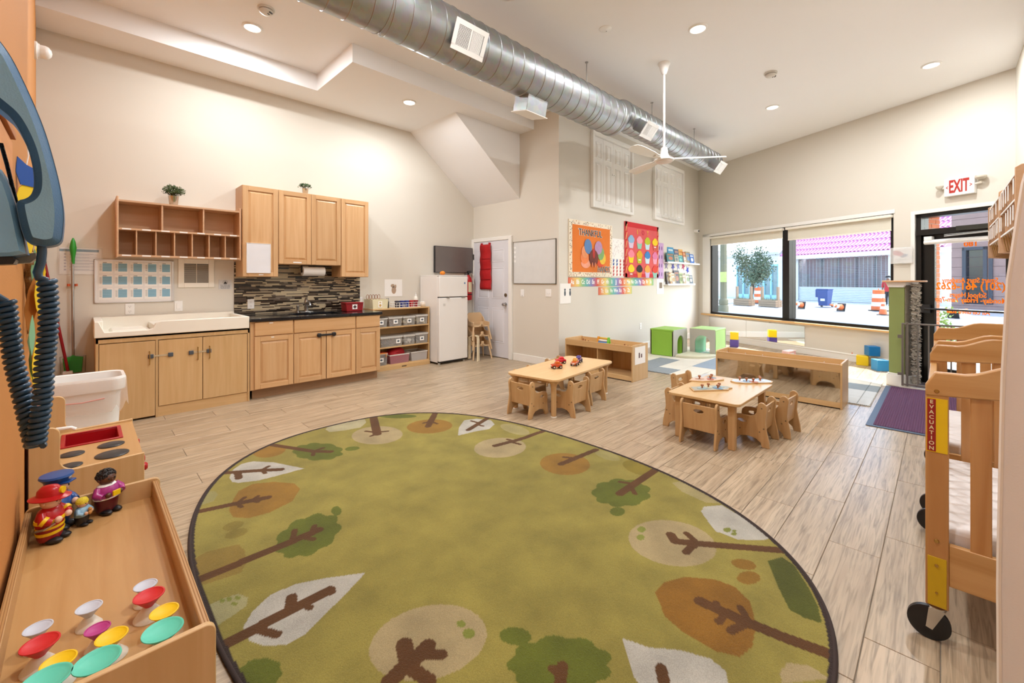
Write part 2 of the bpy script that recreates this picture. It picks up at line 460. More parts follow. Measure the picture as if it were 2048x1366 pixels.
# ---------------------------------------------------------------- storefront window
def dthing(name, label, cat, a, b, z, group=None, rz=0):
    return thing(name, label, cat, (*dxy(a, b), z), THD+rz, group)
w1 = obj('window_1', MB().box(DA0, DA1, .02, .2, WZ0, WZ0+.05).box(DA0, DA1, .02, .2, WZ1-.05, WZ1).box(DA0, DA0+.05, .02, .2, WZ0, WZ1).box(DA1-.05, DA1, .02, .2, WZ0, WZ1).box(2.16, 2.30, .02, .2, WZ0, WZ1), M['blackmetal'])
w1['kind'] = 'structure'; w1.location = (*P0, 0); w1.rotation_euler = (0, 0, THD)
for x0, x1 in ((DA0+.05, 2.16), (2.30, DA1-.05)):
    obj('pane', MB().box(x0, x1, .10, .108, WZ0+.05, WZ1-.05), M['glass'], w1)
sl = struct('trim_1', MB().box(.15, 4.02, -.07, .02, WZ0-.035, WZ0-.002), wood('sill_wood', 'E0B67E', 'CFA063', 'x', .4), bev=.004)
sl.location = (*P0, 0); sl.rotation_euler = (0, 0, THD)
tr = struct('trim_2', MB().box(.15, DA0, -.012, .0, WZ0, 2.42).box(.15, 4.02, -.012, 0, WZ1, 2.42), M['trim'], bev=.003)
tr.location = (*P0, 0); tr.rotation_euler = (0, 0, THD)
for (a0, a1, zb, lab) in ((DA0+.01, 2.2, 2.17, 'narrow rolled window blind over the left window pane'), (2.27, DA1-.01, 2.12, 'wider rolled window blind over the right window pane')):
    t = dthing('roller_blind', lab, 'blind', a0, .0, 0, 'roller blinds over the storefront window')
    L = a1-a0
    obj('cassette', MB().box(0, L, -.05, .04, 2.30, 2.345), M['warmwhite'], t, bev=.006)
    obj('fabric', MB().box(.02, L-.02, .0, .004, zb, 2.31), mat('blind_fabric', 'DDD8C8', .9), t)
    obj('hem_bar', MB().box(.02, L-.02, -.006, .012, zb-.022, zb), M['warmwhite'], t, bev=.004)

# ---------------------------------------------------------------- glass exit door
tr = struct('trim_3', MB().box(EA0-.05, EA0, -.012, .2, -.14, EZ1+.05).box(EA0, EA1+.05, -.012, .2, EZ1, EZ1+.05), M['trim'], bev=.003)
tr.location = (*P0, 0); tr.rotation_euler = (0, 0, THD)
DB = .16
d1 = obj('door_1', MB().box(EA0, EA0+.06, .02, .2, -.145, EZ1).box(EA1-.05, EA1, .02, .2, -.145, EZ1).box(EA0, EA1, .02, .2, EZ1-.05, EZ1).box(EA0+.02, EA1-.02, -.02, .12, 1.99, 2.07), M['blackmetal'])
d1['kind'] = 'structure'; d1.location = (*P0, 0); d1.rotation_euler = (0, 0, THD)
x0, x1 = EA0+.06, EA1-.05
obj('transom_pane', MB().box(x0, x1, .10, .106, 2.07, EZ1-.05), M['glass'], d1)
leaf = obj('door_leaf', MB().box(x0, x0+.135, .06, .11, -.14, 1.99).box(x1-.06, x1, .06, .11, -.14, 1.99).box(x0, x1, .06, .11, 1.88, 1.99).box(x0, x1, .06, .11, -.14, .10), M['blackmetal'], d1, bev=.003)
obj('pane', MB().box(x0+.135, x1-.06, .082, .088, .10, 1.88), M['glass'], leaf)
obj('push_bar', MB().cyl((x0+.04, .02, .93), (x1, .02, .93), .014).box(x0, x0+.1, .02, .06, .87, .99), M['black'], leaf)
obj('pull_handle', MB().tube([(x0+.13, .05, .93), (x0+.165, .02, .93), (x0+.165, .02, .70), (x0+.13, .05, .70)], .012), M['black'], leaf)
obj('door_closer', MB().box(x0+.42, x1, -.06, .02, 2.01, 2.075), mat('dark_bronze', '3A3A33', .4, .4), d1, bev=.004)
obj('closer_arm', MB().cyl((x0+.3, -.06, 1.95), (x1, -.05, 1.975), .008).cyl((x0+.3, -.06, 1.97), (x1, -.05, 1.985), .005), M['steel'], d1)
t = dthing('door_blind', 'white rolled blind at the top of the glass door', 'blind', x0+.05, .0, 1.865)
obj('roll', MB().cyl((0, .01, .02), (x1-x0-.05, .01, .02), .034, n=20), M['white'], t)
obj('bracket', MB().box(.0, .09, -.02, .05, .045, .10), M['white'], t, bev=.004)
# writing on the glass, read from outside, so mirrored in here
ltr, _n, _l, _b = base('orange_vinyl', .5); _b.inputs['Base Color'].default_value = lin('F59A1A')
_t = _n.new('ShaderNodeBsdfTranslucent'); _t.inputs[0].default_value = lin('F9A01A'); _x = _n.new('ShaderNodeMixShader'); _x.inputs[0].default_value = .55
_l.new(_b.outputs[0], _x.inputs[1]); _l.new(_t.outputs[0], _x.inputs[2]); _l.new(_x.outputs[0], _n['Material Output'].inputs[0])
def gl(s, size, pa, pz, sx=1, bold=.0):
    o = text('lettering', s, size, ltr, leaf, (pa, .078, pz), mirror=True, bold=bold, sx=sx)
    return o
gl('180', .085, on_d(1935, 488)[0], on_d(1935, 488)[2], 1.15, .003)
for s, px, py, hpx, wpx in (('Smart Start Academy', 1938, 561, 10, 112), ('(201) 461-6262', 1938, 573, 15, 138), ('School Hours', 1935, 590.5, 10, 74), ('Monday- Friday 7am-7pm', 1937, 600.5, 10, 146), ('All certified staff', 1935, 624, 9, 88)):
    c = on_d(px, py, .08); L = on_d(px-wpx/2, py, .08)[0]; Rr = on_d(px+wpx/2, py, .08)[0]
    o = gl(s, .1, 0, 0, 1, .0025)
    w_ = max(v.co.x for v in o.data.vertices)-min(v.co.x for v in o.data.vertices)
    sx = (Rr-L)/w_; sz = hpx*8.1/CK/.073
    o.data.transform(Matrix.Translation((c[0], 0, c[2])) @ Matrix.Diagonal((sx, 1, sz, 1)))
# ================================================================ CEILING
M['glow'] = emit('lamp_diffuser', 'FFF6E8', 6.0)
dls = [(1.24, 5.08, CEIL, 'recessed light in the raised ceiling over the sink wall, nearest the orange wall'), (3.13, 5.12, SOFF, 'recessed light in the low soffit by the sloped stair underside'),
       (4.55, 1.80, CEIL, 'recessed light between the duct and the camera side, left of the far smoke detector'), (7.41, 1.81, CEIL, 'recessed light beyond the ceiling fan, nearest the storefront window'),
       (7.34, .08, CEIL, 'recessed light above the exit sign, nearest the storefront door'),
       (4.5, .1, CEIL, 'recessed light over the far cribs'), (1.7, 1.8, CEIL, 'recessed light above the middle of the tree rug'), (.62, .62, CEIL, 'added unseen recessed light in the corner above the camera and telephone'), (1.3, 3.4, CEIL, 'recessed light above the rug edge by the kitchen')]  # corner light above the telephone is added to brighten phone, shelf and curtain
for x, y, z, lab in dls:
    t = thing('recessed_light', lab, 'ceiling light', (x, y, z), 0, 'recessed ceiling lights')
    obj('trim_ring', MB().lathe([(.095, 0), (.095, -.006), (.085, -.014), (.075, -.014), (.07, -.004), (.07, 0)], 32), M['white'], t)
    obj('diffuser', MB().lathe([(.0, -.009), (.04, -.009), (.073, -.007), (.073, 0)], 32), M['glow'], t)
    ld = bpy.data.lights.new('downlight', 'AREA'); ld.shape = 'DISK'; ld.size = .16; ld.energy = LAMP_W; ld.color = (.95, .975, 1)
    lo = link(bpy.data.objects.new('downlight', ld), t); lo.location = (0, 0, -.02)
M['smoke'] = mat('off_white_detector', 'D8D4CC', .5)
for x, y, lab in ((1.25, 4.64, 'smoke detector beside the near recessed light over the kitchen side'), (6.18, 1.53, 'smoke detector on the main ceiling between two recessed lights')):
    t = thing('smoke_detector', lab, 'smoke detector', (x, y, CEIL), .6, 'smoke detectors')
    obj('base_plate', MB().lathe([(.075, 0), (.075, -.012), (.07, -.018), (0, -.018)], 28), M['smoke'], t)
    h = obj('head', MB().lathe([(.05, -.018), (.062, -.024), (.062, -.034), (.045, -.05), (.025, -.055), (0, -.055)], 28), M['smoke'], t)
    obj('sensor_slot', MB().box(-.018, .018, -.058, -.046, -.052, -.044).box(-.012, .012, -.03, -.02, -.057, -.053), M['black'], h)
t = thing('ceiling_speaker', 'round white ceiling speaker partly hidden above the duct', 'speaker', (2.71, 3.08-.30, CEIL))
obj('rim', MB().lathe([(.13, 0), (.13, -.03), (.115, -.045), (.105, -.045), (.10, -.04), (.1, 0)], 32), M['white'], t)
obj('grille', MB().lathe([(0, -.05), (.06, -.047), (.102, -.038), (.102, 0)], 32), mat('speaker_grille', 'C9CBD0', .6, bump=.5, bscale=300), t)
t = thing('sprinkler_cover', 'flat round white cover plate on the ceiling between duct and fan', 'cover', (3.87, 2.49, CEIL))
obj('plate', MB().lathe([(.065, 0), (.065, -.004), (.058, -.008), (0, -.009)], 28), M['white'], t)
obj('screw', MB().lathe([(.006, -.008), (.006, -.011), (0, -.012)], 10, (.035, .01, 0)), M['steel'], t)

# ---------------------------------------------------------------- spiral duct
def galv():
    m, ns, ls, b = base('galvanised_steel', .36, .92)
    co = coords(ns, ls, (1, 1, 1))
    v = ns.new('ShaderNodeTexVoronoi'); v.inputs['Scale'].default_value = 22
    n = ns.new('ShaderNodeTexNoise'); n.inputs['Scale'].default_value = 5; n.inputs['Detail'].default_value = 4
    ls.new(co, v.inputs[0]); ls.new(co, n.inputs[0])
    a = nd(ns, 'ShaderNodeMix', data_type='RGBA'); a.inputs[6].default_value = lin('989C9F'); a.inputs[7].default_value = lin('B9BDBF')
    ls.new(n.outputs[0], a.inputs[0])
    c = nd(ns, 'ShaderNodeMix', data_type='RGBA', blend_type='MULTIPLY'); c.inputs[0].default_value = .12
    ls.new(a.outputs[2], c.inputs[6]); ls.new(v.outputs['Color'], c.inputs[7]); ls.new(c.outputs[2], b.inputs['Base Color'])
    r = ns.new('ShaderNodeMapRange'); r.inputs[3].default_value = .28; r.inputs[4].default_value = .5
    ls.new(n.outputs[0], r.inputs[0]); ls.new(r.outputs[0], b.inputs['Roughness'])
    bp = ns.new('ShaderNodeBump'); bp.inputs['Strength'].default_value = .25; bp.inputs['Distance'].default_value = .02
    ls.new(n.outputs[0], bp.inputs['Height']); ls.new(bp.outputs[0], b.inputs['Normal'])
    return m
M['galv'] = galv()
DY = 3.03
duct = thing('spiral_duct', 'long galvanised spiral air duct hung under the ceiling, running to the storefront', 'air duct', (0, DY, 0))
def spiral(x0, x1, zc, rad, pitch=.152, n=56):
    mb = MB(); vs = []; fs = []
    per = [0, .02, .035, .05, .065, .08, .5]        # positions in one pitch, ridge between .02 and .08
    hts = [0, 0, .8, 1, .8, 0, 0]
    K = int((x1-x0)/pitch)+2; cols = [(k+p, h) for k in range(-1, K) for p, h in zip(per, hts)]
    for c, h in cols:
        for i in range(n):
            a = 2*PI*i/n
            x = min(x1, max(x0, x0+(c+i/n)*pitch)); r = rad+h*.0055
            vs.append((x, r*math.cos(a), zc+r*math.sin(a)))
    L = len(cols)
    for k in range(L-1):
        for i in range(n):
            if i == n-1:
                k2 = k-7
                j0, j1 = (k2+7)*n, (k2+8)*n
                a, b_ = k*n+i, (k+1)*n+i
                c0, c1 = (k+7)*n, (k+8)*n
                if k+8 < L: fs.append((a, c0, c1, b_))
            else: fs.append((k*n+i, k*n+i+1, (k+1)*n+i+1, (k+1)*n+i))
    o = MB(); o.v = [tuple(v) for v in vs]; o.f = fs; o.mi = [0]*len(fs)
    return o
obj('wide_section', spiral(-.3, 4.86, 3.46, .222), M['galv'], duct, smooth=60)
obj('narrow_section', spiral(5.05, 8.3, 3.553, .186), M['galv'], duct, smooth=60)
red = MB().lathe([(.218, 4.84), (.229, 4.85), (.229, 4.9), (.222, 4.91), (.19, 5.04), (.19, 5.08), (.186, 5.09)], 48, ax='x')
red.v = [(x, y, z+3.46+(0.093 if x > 5.0 else .093*max(0, (x-4.9)/.14))) for x, y, z in red.v]
red.f = [f for f in red.f if len(f) == 4]; red.mi = [0]*len(red.f)
obj('reducer', red, M['galv'], duct, smooth=60)
obj('end_cap', MB().lathe([(0, 8.335), (.17, 8.335), (.186, 8.33), (.192, 8.32), (.192, 8.26), (.186, 8.26)], 48, (0, 0, 3.553), ax='x'), M['galv'], duct)
for hx in (1.6, 4.3-0.0, 5.96, 7.5):
    zt = 3.69 if hx < 4.9 else 3.74; zb = 3.23 if hx < 4.9 else 3.36
    o = MB().cyl((hx, 0, zt-.02), (hx, 0, CEIL), .006, n=8).cyl((hx, 0, CEIL-.008), (hx, 0, CEIL), .02, n=12)
    rr = .224 if hx < 4.9 else .188; zc = 3.46 if hx < 4.9 else 3.553
    o.tube([(hx, rr*math.cos(2*PI*i/32), zc+rr*math.sin(2*PI*i/32)) for i in range(33)], .003, 6)
    o.cyl((hx, 0, zc-rr-.03), (hx, 0, zc-rr+.005), .005, n=8)
    obj('hanger', o, M['steel'], duct)
def grille(name, x, ang, L, Hh, out, zc, rad, label=None, facing=-1, mx=.0):
    """register box on the duct: x centre, ang below horizontal toward the camera side"""
    a = ang; dy = facing*math.cos(a); dz = -math.sin(a)
    n_ = Vector((0, dy, dz)); up = Vector((0, -facing*math.sin(a)*-1*-1, 0))
    tz = Vector((0, -dz, dy))
    if tz.z < 0: tz = -tz
    o_ = Vector((x, 0, zc)); T = Matrix(((1, n_.x, tz.x, 0), (0, n_.y, tz.y, 0), (0, n_.z, tz.z, 0), (0, 0, 0, 1)))
    T = Matrix.Translation(o_) @ T
    b_ = MB(); b_.T = T; d0 = rad*.80; d1_ = rad+out
    b_.box(-L/2, L/2, d0, d1_, -Hh/2, Hh/2)
    bx = obj(name, b_, M['galv'], duct, bev=.002)
    f = MB(); f.T = T; e = .028
    f.box(-L/2-e, L/2+e, d1_, d1_+.006, Hh/2-.012, Hh/2+e).box(-L/2-e, L/2+e, d1_, d1_+.006, -Hh/2-e, -Hh/2+.012)
    f.box(-L/2-e, -L/2+.012, d1_, d1_+.006, -Hh/2, Hh/2).box(L/2-.012, L/2+e, d1_, d1_+.006, -Hh/2, Hh/2).box(-.008, .008, d1_, d1_+.006, -Hh/2, Hh/2)
    g = obj('grille_frame', f, M['white'], bx)
    k = MB(); k.T = T; k.box(-L/2+.01, L/2-.01, d1_+.0004, d1_+.001, -Hh/2+.01, Hh/2-.01)
    obj('dark_backing', k, M['black'], bx)
    v = MB(); v.T = T
    nn = 12
    for i in range(nn):
        xx = .012+(L/2-.03)*(i+.5)/nn; v.box(xx-.0028, xx+.0028, d1_-.004, d1_+.005, -Hh/2+.01, Hh/2-.01)
        xx = -xx; v.box(xx-.0012, xx+.0012, d1_-.004, d1_+.004, -Hh/2+.01, Hh/2-.01)
    for i in range(14):
        zz = -Hh/2+.014+(Hh-.028)*(i+.5)/14; v.box(-L/2+.012, -.008, d1_-.002, d1_+.003, zz-.0015, zz+.0015)
    s_ = obj('louvres', v, M['white'], bx); s_['kind'] = 'stuff'
grille('register_box', 2.30, R(24), .29, .18, .02, 3.46, .222)
grille('register_box', 5.38, R(38), .26, .16, .14, 3.553, .186)
grille('register_box', 8.02, R(38), .26, .16, .14, 3.553, .186)
b_ = MB(); a = R(78); n_ = Vector((0, math.cos(a), -math.sin(a))); tz = Vector((0, math.sin(a), math.cos(a)))
b_.T = Matrix.Translation((3.36, 0, 3.46)) @ Matrix(((1, n_.x, tz.x, 0), (0, n_.y, tz.y, 0), (0, n_.z, tz.z, 0), (0, 0, 0, 1)))
b_.box(-.15, .15, .17, .36, -.1, .1)
bx = obj('register_box', b_, M['galv'], duct, bev=.004)
e_ = MB(); e_.T = b_.T; e_.box(-.165, .165, .36, .368, -.115, .115)
obj('grille_frame', e_, M['white'], bx)

# ---------------------------------------------------------------- ceiling fan
fan = thing('ceiling_fan', 'white three-blade ceiling fan on a long rod, hanging before the upper closet doors', 'ceiling fan', (4.99, 2.38, CEIL))
FW = M['white']
obj('canopy', MB().lathe([(.072, 0), (.072, -.015), (.06, -.03), (.045, -.09), (.035, -.12), (.02, -.14), (0, -.14)], 28), FW, fan)
obj('rod', MB().cyl((0, 0, -.12), (0, 0, -1.07), .013, n=16), FW, fan)
obj('motor_housing', MB().lathe([(.016, -1.02), (.038, -1.03), (.045, -1.10), (.06, -1.14), (.085, -1.155), (.115, -1.17), (.118, -1.185), (.10, -1.195), (0, -1.195)], 32), FW, fan)
obj('bottom_cap', MB().lathe([(.095, -1.195), (.09, -1.205), (.05, -1.215), (0, -1.217)], 32), mat('fan_cap', 'E8DAD2', .35), fan)
for d in (-52, 62, 177):
    mb = MB(); mb.T = Matrix.Rotation(R(d), 4, 'Z') @ Matrix.Translation((0, 0, -1.165)) @ Matrix.Rotation(R(13), 4, 'X')
    st = [(.12, .035), (.2, .04), (.3, .055), (.5, .07), (.62, .072), (.68, .062), (.71, .035)]
    vs = []; fs = []
    for x, w_ in st:
        for y, z in ((-w_, 0), (-w_*.3, .012), (w_, .004), (w_, -.002), (-w_*.3, .006), (-w_, -.006)): vs.append((x, y, z))
    for k in range(len(st)-1):
        for i in range(6): fs.append((k*6+i, k*6+(i+1) % 6, k*6+6+(i+1) % 6, k*6+6+i))
    fs += [tuple(range(6))[::-1], tuple(range(len(vs)-6, len(vs)))]
    mb.add(vs, fs)
    bl = obj('blade', mb, FW, fan)
    ib = MB(); ib.T = mb.T; ib.box(.06, .22, -.018, .018, -.01, .0)
    obj('blade_iron', ib, FW, bl)
# PVC elbow on orange wall
t = thing('wall_sensor', 'white cylindrical sensor high on the orange wall', 'sensor', (-.285, 5.13, 3.18), 0)
obj('mount', MB().lathe([(.07, 0), (.07, .015), (.06, .02), (.055, .03)], 24, ax='x'), M['white'], t)
obj('lens_body', MB().lathe([(.05, .03), (.052, .06), (.045, .08), (.025, .095), (0, .10)], 24, ax='x'), M['white'], t)

# ================================================================ KITCHEN WALL  (local x = +X, y = into the wall)
def panel_door(parent, x0, x1, z0, z1, y, m=None, mh=None, name='door', fw=.055, th=.019):
    m = m or M['maple']; mh = mh or M['maple_h']
    f = MB().box(x0, x0+fw, y-th, y, z0, z1).box(x1-fw, x1, y-th, y, z0, z1)
    d = obj(name, f, m, parent, bev=.003)
    obj('rail', MB().box(x0+fw, x1-fw, y-th, y, z1-fw, z1), mh, d, bev=.002)
    obj('rail', MB().box(x0+fw, x1-fw, y-th, y, z0, z0+fw), mh, d, bev=.002)
    a, b_, c, e = x0+fw, x1-fw, z0+fw, z1-fw; s = .028
    vs = [(a, y-.006, c), (b_, y-.006, c), (b_, y-.006, e), (a, y-.006, e), (a+.006, y-.006, c+.006), (b_-.006, y-.006, c+.006), (b_-.006, y-.006, e-.006), (a+.006, y-.006, e-.006),
          (a+s, y-.017, c+s), (b_-s, y-.017, c+s), (b_-s, y-.017, e-s), (a+s, y-.017, e-s)]
    fs = [(8, 9, 10, 11)]+[(i, (i+1) % 4, 4+(i+1) % 4, 4+i) for i in range(4)]+[(4+i, 4+(i+1) % 4, 8+(i+1) % 4, 8+i) for i in range(4)]
    obj('raised_panel', MB().add(vs, fs), m, d, smooth=20)
    return d
def lab(parent, x0, x1, z0, z1, y): return obj('label_sticker', B(x0, x1, y-.001, y, z0, z1), M['paper'], parent)
# --- wall cabinets
t = thing('wall_cabinet', 'tall single-door maple wall cabinet with a small whiteboard on its door, left of the row', 'wall cabinet', (1.317, YA, 1.38), 0, 'maple wall cabinets')
obj('carcass', B(0, .388, -.312, -.003, 0, 1.09), M['maple'], t, bev=.002)
d = panel_door(t, .003, .385, .004, 1.086, -.313); lab(d, .17, .22, .02, .032, -.333)
nb = thing('small_whiteboard', 'small frameless whiteboard stuck on the left maple cabinet door', 'whiteboard', (1.36, YA-.333, 1.43))
obj('board', B(.0, .25, -.012, 0, 0, .35), mat('whiteboard_face', 'E4E5EA', .25), nb, bev=.003)
obj('edge_trim', MB().box(-.004, .0, -.014, 0, -.004, .354).box(.25, .254, -.014, 0, -.004, .354).box(0, .25, -.014, 0, -.004, 0).box(0, .25, -.014, 0, .35, .354), M['white'], nb)
t = thing('wall_cabinet', 'shorter double-door maple wall cabinet above the paper towel roll', 'wall cabinet', (1.706, YA, 1.54), 0, 'maple wall cabinets')
obj('carcass', B(0, .785, -.312, -.003, 0, .93), M['maple'], t, bev=.002)
d = panel_door(t, .004, .391, .004, .926, -.313); lab(d, .17, .27, .02, .034, -.333)
panel_door(t, .395, .782, .004, .926, -.313)
t = thing('wall_cabinet', 'tall single-door maple wall cabinet at the right end of the row', 'wall cabinet', (2.492, YA, 1.385), 0, 'maple wall cabinets')
obj('carcass', B(0, .40, -.312, -.003, 0, 1.085), M['maple'], t, bev=.002)
panel_door(t, .004, .397, .004, 1.08, -.313)
# --- backsplash of strip tiles
bs = struct('trim_4', B(1.30, 2.915, YA-.006, YA, .915, 1.56), mat('tile_grout', '8F867A', .9))
tm = [mat('mosaic_cream', 'C9B998', .3), mat('mosaic_dark', '1E1712', .12), mat('mosaic_brown', '54473C', .2), mat('mosaic_grey', '7D7265', .25)]
rng = random.Random(3)
mb = MB(); z = .917; 
while z < 1.555:
    h = rng.choice([.0125, .0125, .0195]); x = 1.302-rng.random()*.1
    while x < 2.912:
        L = rng.choice([.05, .09, .14, .16, .2]); a, b_ = max(1.302, x), min(2.912, x+L-.002)
        if b_-a > .004:
            mb.cur = rng.choices([0, 1, 2, 3], [38, 27, 20, 15])[0]; mb.box(a, b_, YA-.0105, YA-.005, z, z+h-.002)
        x += L
    z += h
o = obj('mosaic_tiles', mb, tm, bs, smooth=0); o['kind'] = 'stuff'
# --- base cabinets
def base_cab(x0, x1, lab_, doors, drawer_lab=None, latch=False):
    t = thing('base_cabinet', lab_, 'base cabinet', (x0, YA, 0), 0, 'maple base cabinets under the granite counter')
    w_ = x1-x0
    obj('carcass', MB().box(0, .018, -.735, -.01, .11, .874).box(w_-.018, w_, -.735, -.01, .11, .874).box(.018, w_-.018, -.735, -.01, .11, .128).box(.018, w_-.018, -.735, -.715, .68, .874).box(.018, w_-.018, -.02, -.01, .128, .874), M['maple'], t, bev=.002)
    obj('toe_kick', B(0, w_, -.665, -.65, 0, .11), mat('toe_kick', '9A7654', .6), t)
    dr = obj('drawer_front', B(.006, w_-.006, -.755, -.736, .715, .868), M['maple_h'], t, bev=.004)
    if drawer_lab: lab(dr, *drawer_lab, -.756)
    n = len(doors)
    for i, (a, b_) in enumerate(doors):
        d = panel_door(t, a+.004, b_-.004, .118, .705, -.736)
        if drawer_lab: lab(d, drawer_lab[0]+.02, drawer_lab[1]+.01, .685, .695, -.756)
    return t
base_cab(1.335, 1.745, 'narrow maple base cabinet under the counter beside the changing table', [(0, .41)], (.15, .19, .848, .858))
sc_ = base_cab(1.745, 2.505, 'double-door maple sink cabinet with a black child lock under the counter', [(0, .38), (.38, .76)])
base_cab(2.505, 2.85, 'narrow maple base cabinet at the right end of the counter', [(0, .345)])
t = thing('filler_strip', 'upright maple filler strip between changing table and base cabinets', 'trim strip', (1.3, YA, 0))
obj('strip', B(0, .034, -.735, -.70, .11, .874), M['maple'], t)
lk = thing('cabinet_lock', 'black plastic child lock strap across the sink cabinet doors', 'child lock', (2.125, YA-.757, .665))
obj('strap', MB().box(-.09, .09, -.02, -.01, -.012, .012), M['black'], lk, bev=.004)
for sx in (-.09, .09): obj('knob', MB().lathe([(.026, 0), (.026, -.018), (.018, -.026), (0, -.026)], 20, (sx, 0, 0), ax='y'), M['black'], lk)
ct = thing('countertop', 'black granite countertop with an undermount sink opening', 'countertop', (1.30, YA, .875))
obj('slab', MB().box(.0, .52, -.775, -.011, 0, .036).box(.52, 1.12, -.775, -.62, 0, .036).box(.52, 1.12, -.2, -.011, 0, .036).box(1.12, 1.57, -.775, -.011, 0, .036), M['granite'], ct, bev=.004)
obj('sink_bowl', MB().box(.53, 1.11, -.61, -.21, -.17, -.16).box(.52, .53, -.62, -.2, -.17, 0).box(1.11, 1.12, -.62, -.2, -.17, 0).box(.53, 1.11, -.62, -.61, -.17, 0).box(.53, 1.11, -.21, -.2, -.17, 0), M['steel'], ct)
fz = .911
t = thing('faucet', 'brushed nickel centreset faucet behind the counter sink', 'faucet', (2.11, YA-.12, fz))
obj('deck_plate', MB().prism(rrect(-.09, .09, -.028, .028, .02), 'z', 0, .012), M['steel'], t, bev=.003)
obj('spout', MB().tube([(0, 0, .01), (0, 0, .08), (0, -.02, .12), (0, -.07, .135), (0, -.12, .12), (0, -.14, .095)], .016, 12, rs=[.026, .022, .02, .018, .016, .015]), M['steel'], t)
obj('lever', MB().tube([(0, .0, .10), (0, .015, .15), (0, .0, .19)], .012, 10, rs=[.024, .022, .016]), M['steel'], t)
t = thing('side_sprayer', 'brushed nickel side sprayer beside the counter faucet', 'sprayer', (2.0, YA-.12, fz))
obj('sprayer_head', MB().lathe([(.02, 0), (.02, .012), (.012, .02), (.014, .06), (.018, .085), (.01, .1), (0, .1)], 16), M['steel'], t)
# paper towel
t = thing('paper_towel_roll', 'white paper towel roll mounted under the middle wall cabinet', 'paper towel', (2.03, YA-.20, 1.46))
obj('roll', MB().lathe([(.02, 0), (.062, 0), (.062, .28), (.02, .28)], 32, ax='x'), M['paper'], t)
obj('core', MB().lathe([(.021, -.002), (.019, -.002), (.019, .282), (.021, .282)], 20, ax='x'), mat('cardboard', 'A98E6E', .9), t)
obj('holder', MB().box(-.012, -.006, -.02, .02, -.02, .078).box(.286, .292, -.02, .02, -.02, .078).cyl((-.01, 0, 0), (.29, 0, 0), .008).box(-.012, .292, -.02, .02, .072, .078), M['black'], t)
# first-aid box
t = thing('first_aid_box', 'dark red plastic first aid box with a white cross, on the granite counter', 'first aid box', (2.52, YA-.42, .911))
obj('tub', MB().prism([(.012, 0), (.238, 0), (.25, .105), (0, .105)], 'y', 0, .17), M['darkred'], t, bev=.006)
obj('lid', MB().prism(rrect(-.006, .256, -.006, .176, .02), 'z', .105, .122), M['darkred'], t, bev=.004)
l_ = obj('cross_label', B(.09, .16, -.003, 0, .03, .095), M['paper'], t)
obj('cross', MB().box(.117, .133, -.0045, -.003, .04, .085).box(.1025, .1475, -.0045, -.003, .054, .071), mat('cross_dark', '4A1A20', .6), l_)
# outlets and switches
def plate(parent_loc, rz, lab_, kind='outlet', cat='outlet', w_=.075, h=.12, group='wall outlets'):
    t = thing('wall_outlet' if kind == 'outlet' else 'light_switch', lab_, cat, parent_loc, rz, group)
    obj('cover_plate', B(-w_/2, w_/2, -.007, 0, -h/2, h/2), M['white'], t, bev=.003)
    if kind == 'outlet':
        for dz in (-.026, .026):
            s_ = obj('socket', MB().prism(ell(0, dz, .017, .016, 16), 'y', -.009, -.006), M['white'], t)
            obj('slots', MB().box(-.008, -.006, -.0095, -.008, dz-.002, dz+.009).box(.006, .008, -.0095, -.008, dz-.002, dz+.009).box(-.002, .002, -.0095, -.008, dz-.012, dz-.007), M['black'], s_)
    elif kind == 'rocker':
        obj('rocker', B(-.017, .017, -.013, -.006, -.034, .034), M['white'], t, bev=.002)
    else:
        for k in range(2): obj('toggle', B(-.022+k*.036, -.014+k*.036, -.018, -.006, -.012, .006), M['white'], t)
    return t
def ya(px, py, off=.0): p = on_y(px, py, YA-off); return (p[0], YA-off, p[2])
plate(ya(259.5, 618), 0, 'white duplex outlet under the calendar whiteboard')
plate(ya(357, 612), 0, 'white rocker switch right of the outlet above the changing table', 'rocker', 'switch', group='wall switches')
plate(ya(501.5, 608, .011), 0, 'white duplex outlet set in the mosaic backsplash')
plate(ya(720, 602), 0, 'white duplex outlet just right of the mosaic backsplash')
# --- changing table
CT = thing('changing_table', 'long birch changing table cabinet with a white moulded basin top', 'changing table', (.07, YA, 0))
cw, cd = 1.225, .735
obj('carcass', MB().box(0, .02, -cd, -.01, 0, .81).box(cw-.02, cw, -cd, -.01, 0, .81).box(.42, .44, -cd, -.01, 0, .76).box(0, cw, -cd, -.71, .755, .81).box(0, cw, -cd, -.01, .79, .81).box(.02, cw-.02, -.03, -.01, 0, .8).box(.02, cw-.02, -.70, -.68, .03, .755), M['ply'], CT, bev=.002)
obj('toe_board', MB().box(.44, cw-.02, -.725, -.71, 0, .10), M['ply_x'], CT)
def cdoor(x0, x1, z0, hx, lx):
    d = obj('door', B(x0, x1, -cd-.002, -cd+.018, z0, .748), M['ply'], CT, bev=.002)
    if hx is not None: obj('handle', MB().tube([(hx, -cd, .52), (hx, -cd-.025, .525), (hx, -cd-.025, .645), (hx, -cd, .65)], .004, 8), M['brass'], d)
    return d
a_ = cdoor(.024, .417, .02, .375, None); b2 = cdoor(.444, .795, .105, .755, None); c2 = cdoor(.80, 1.20, .105, .855, None)
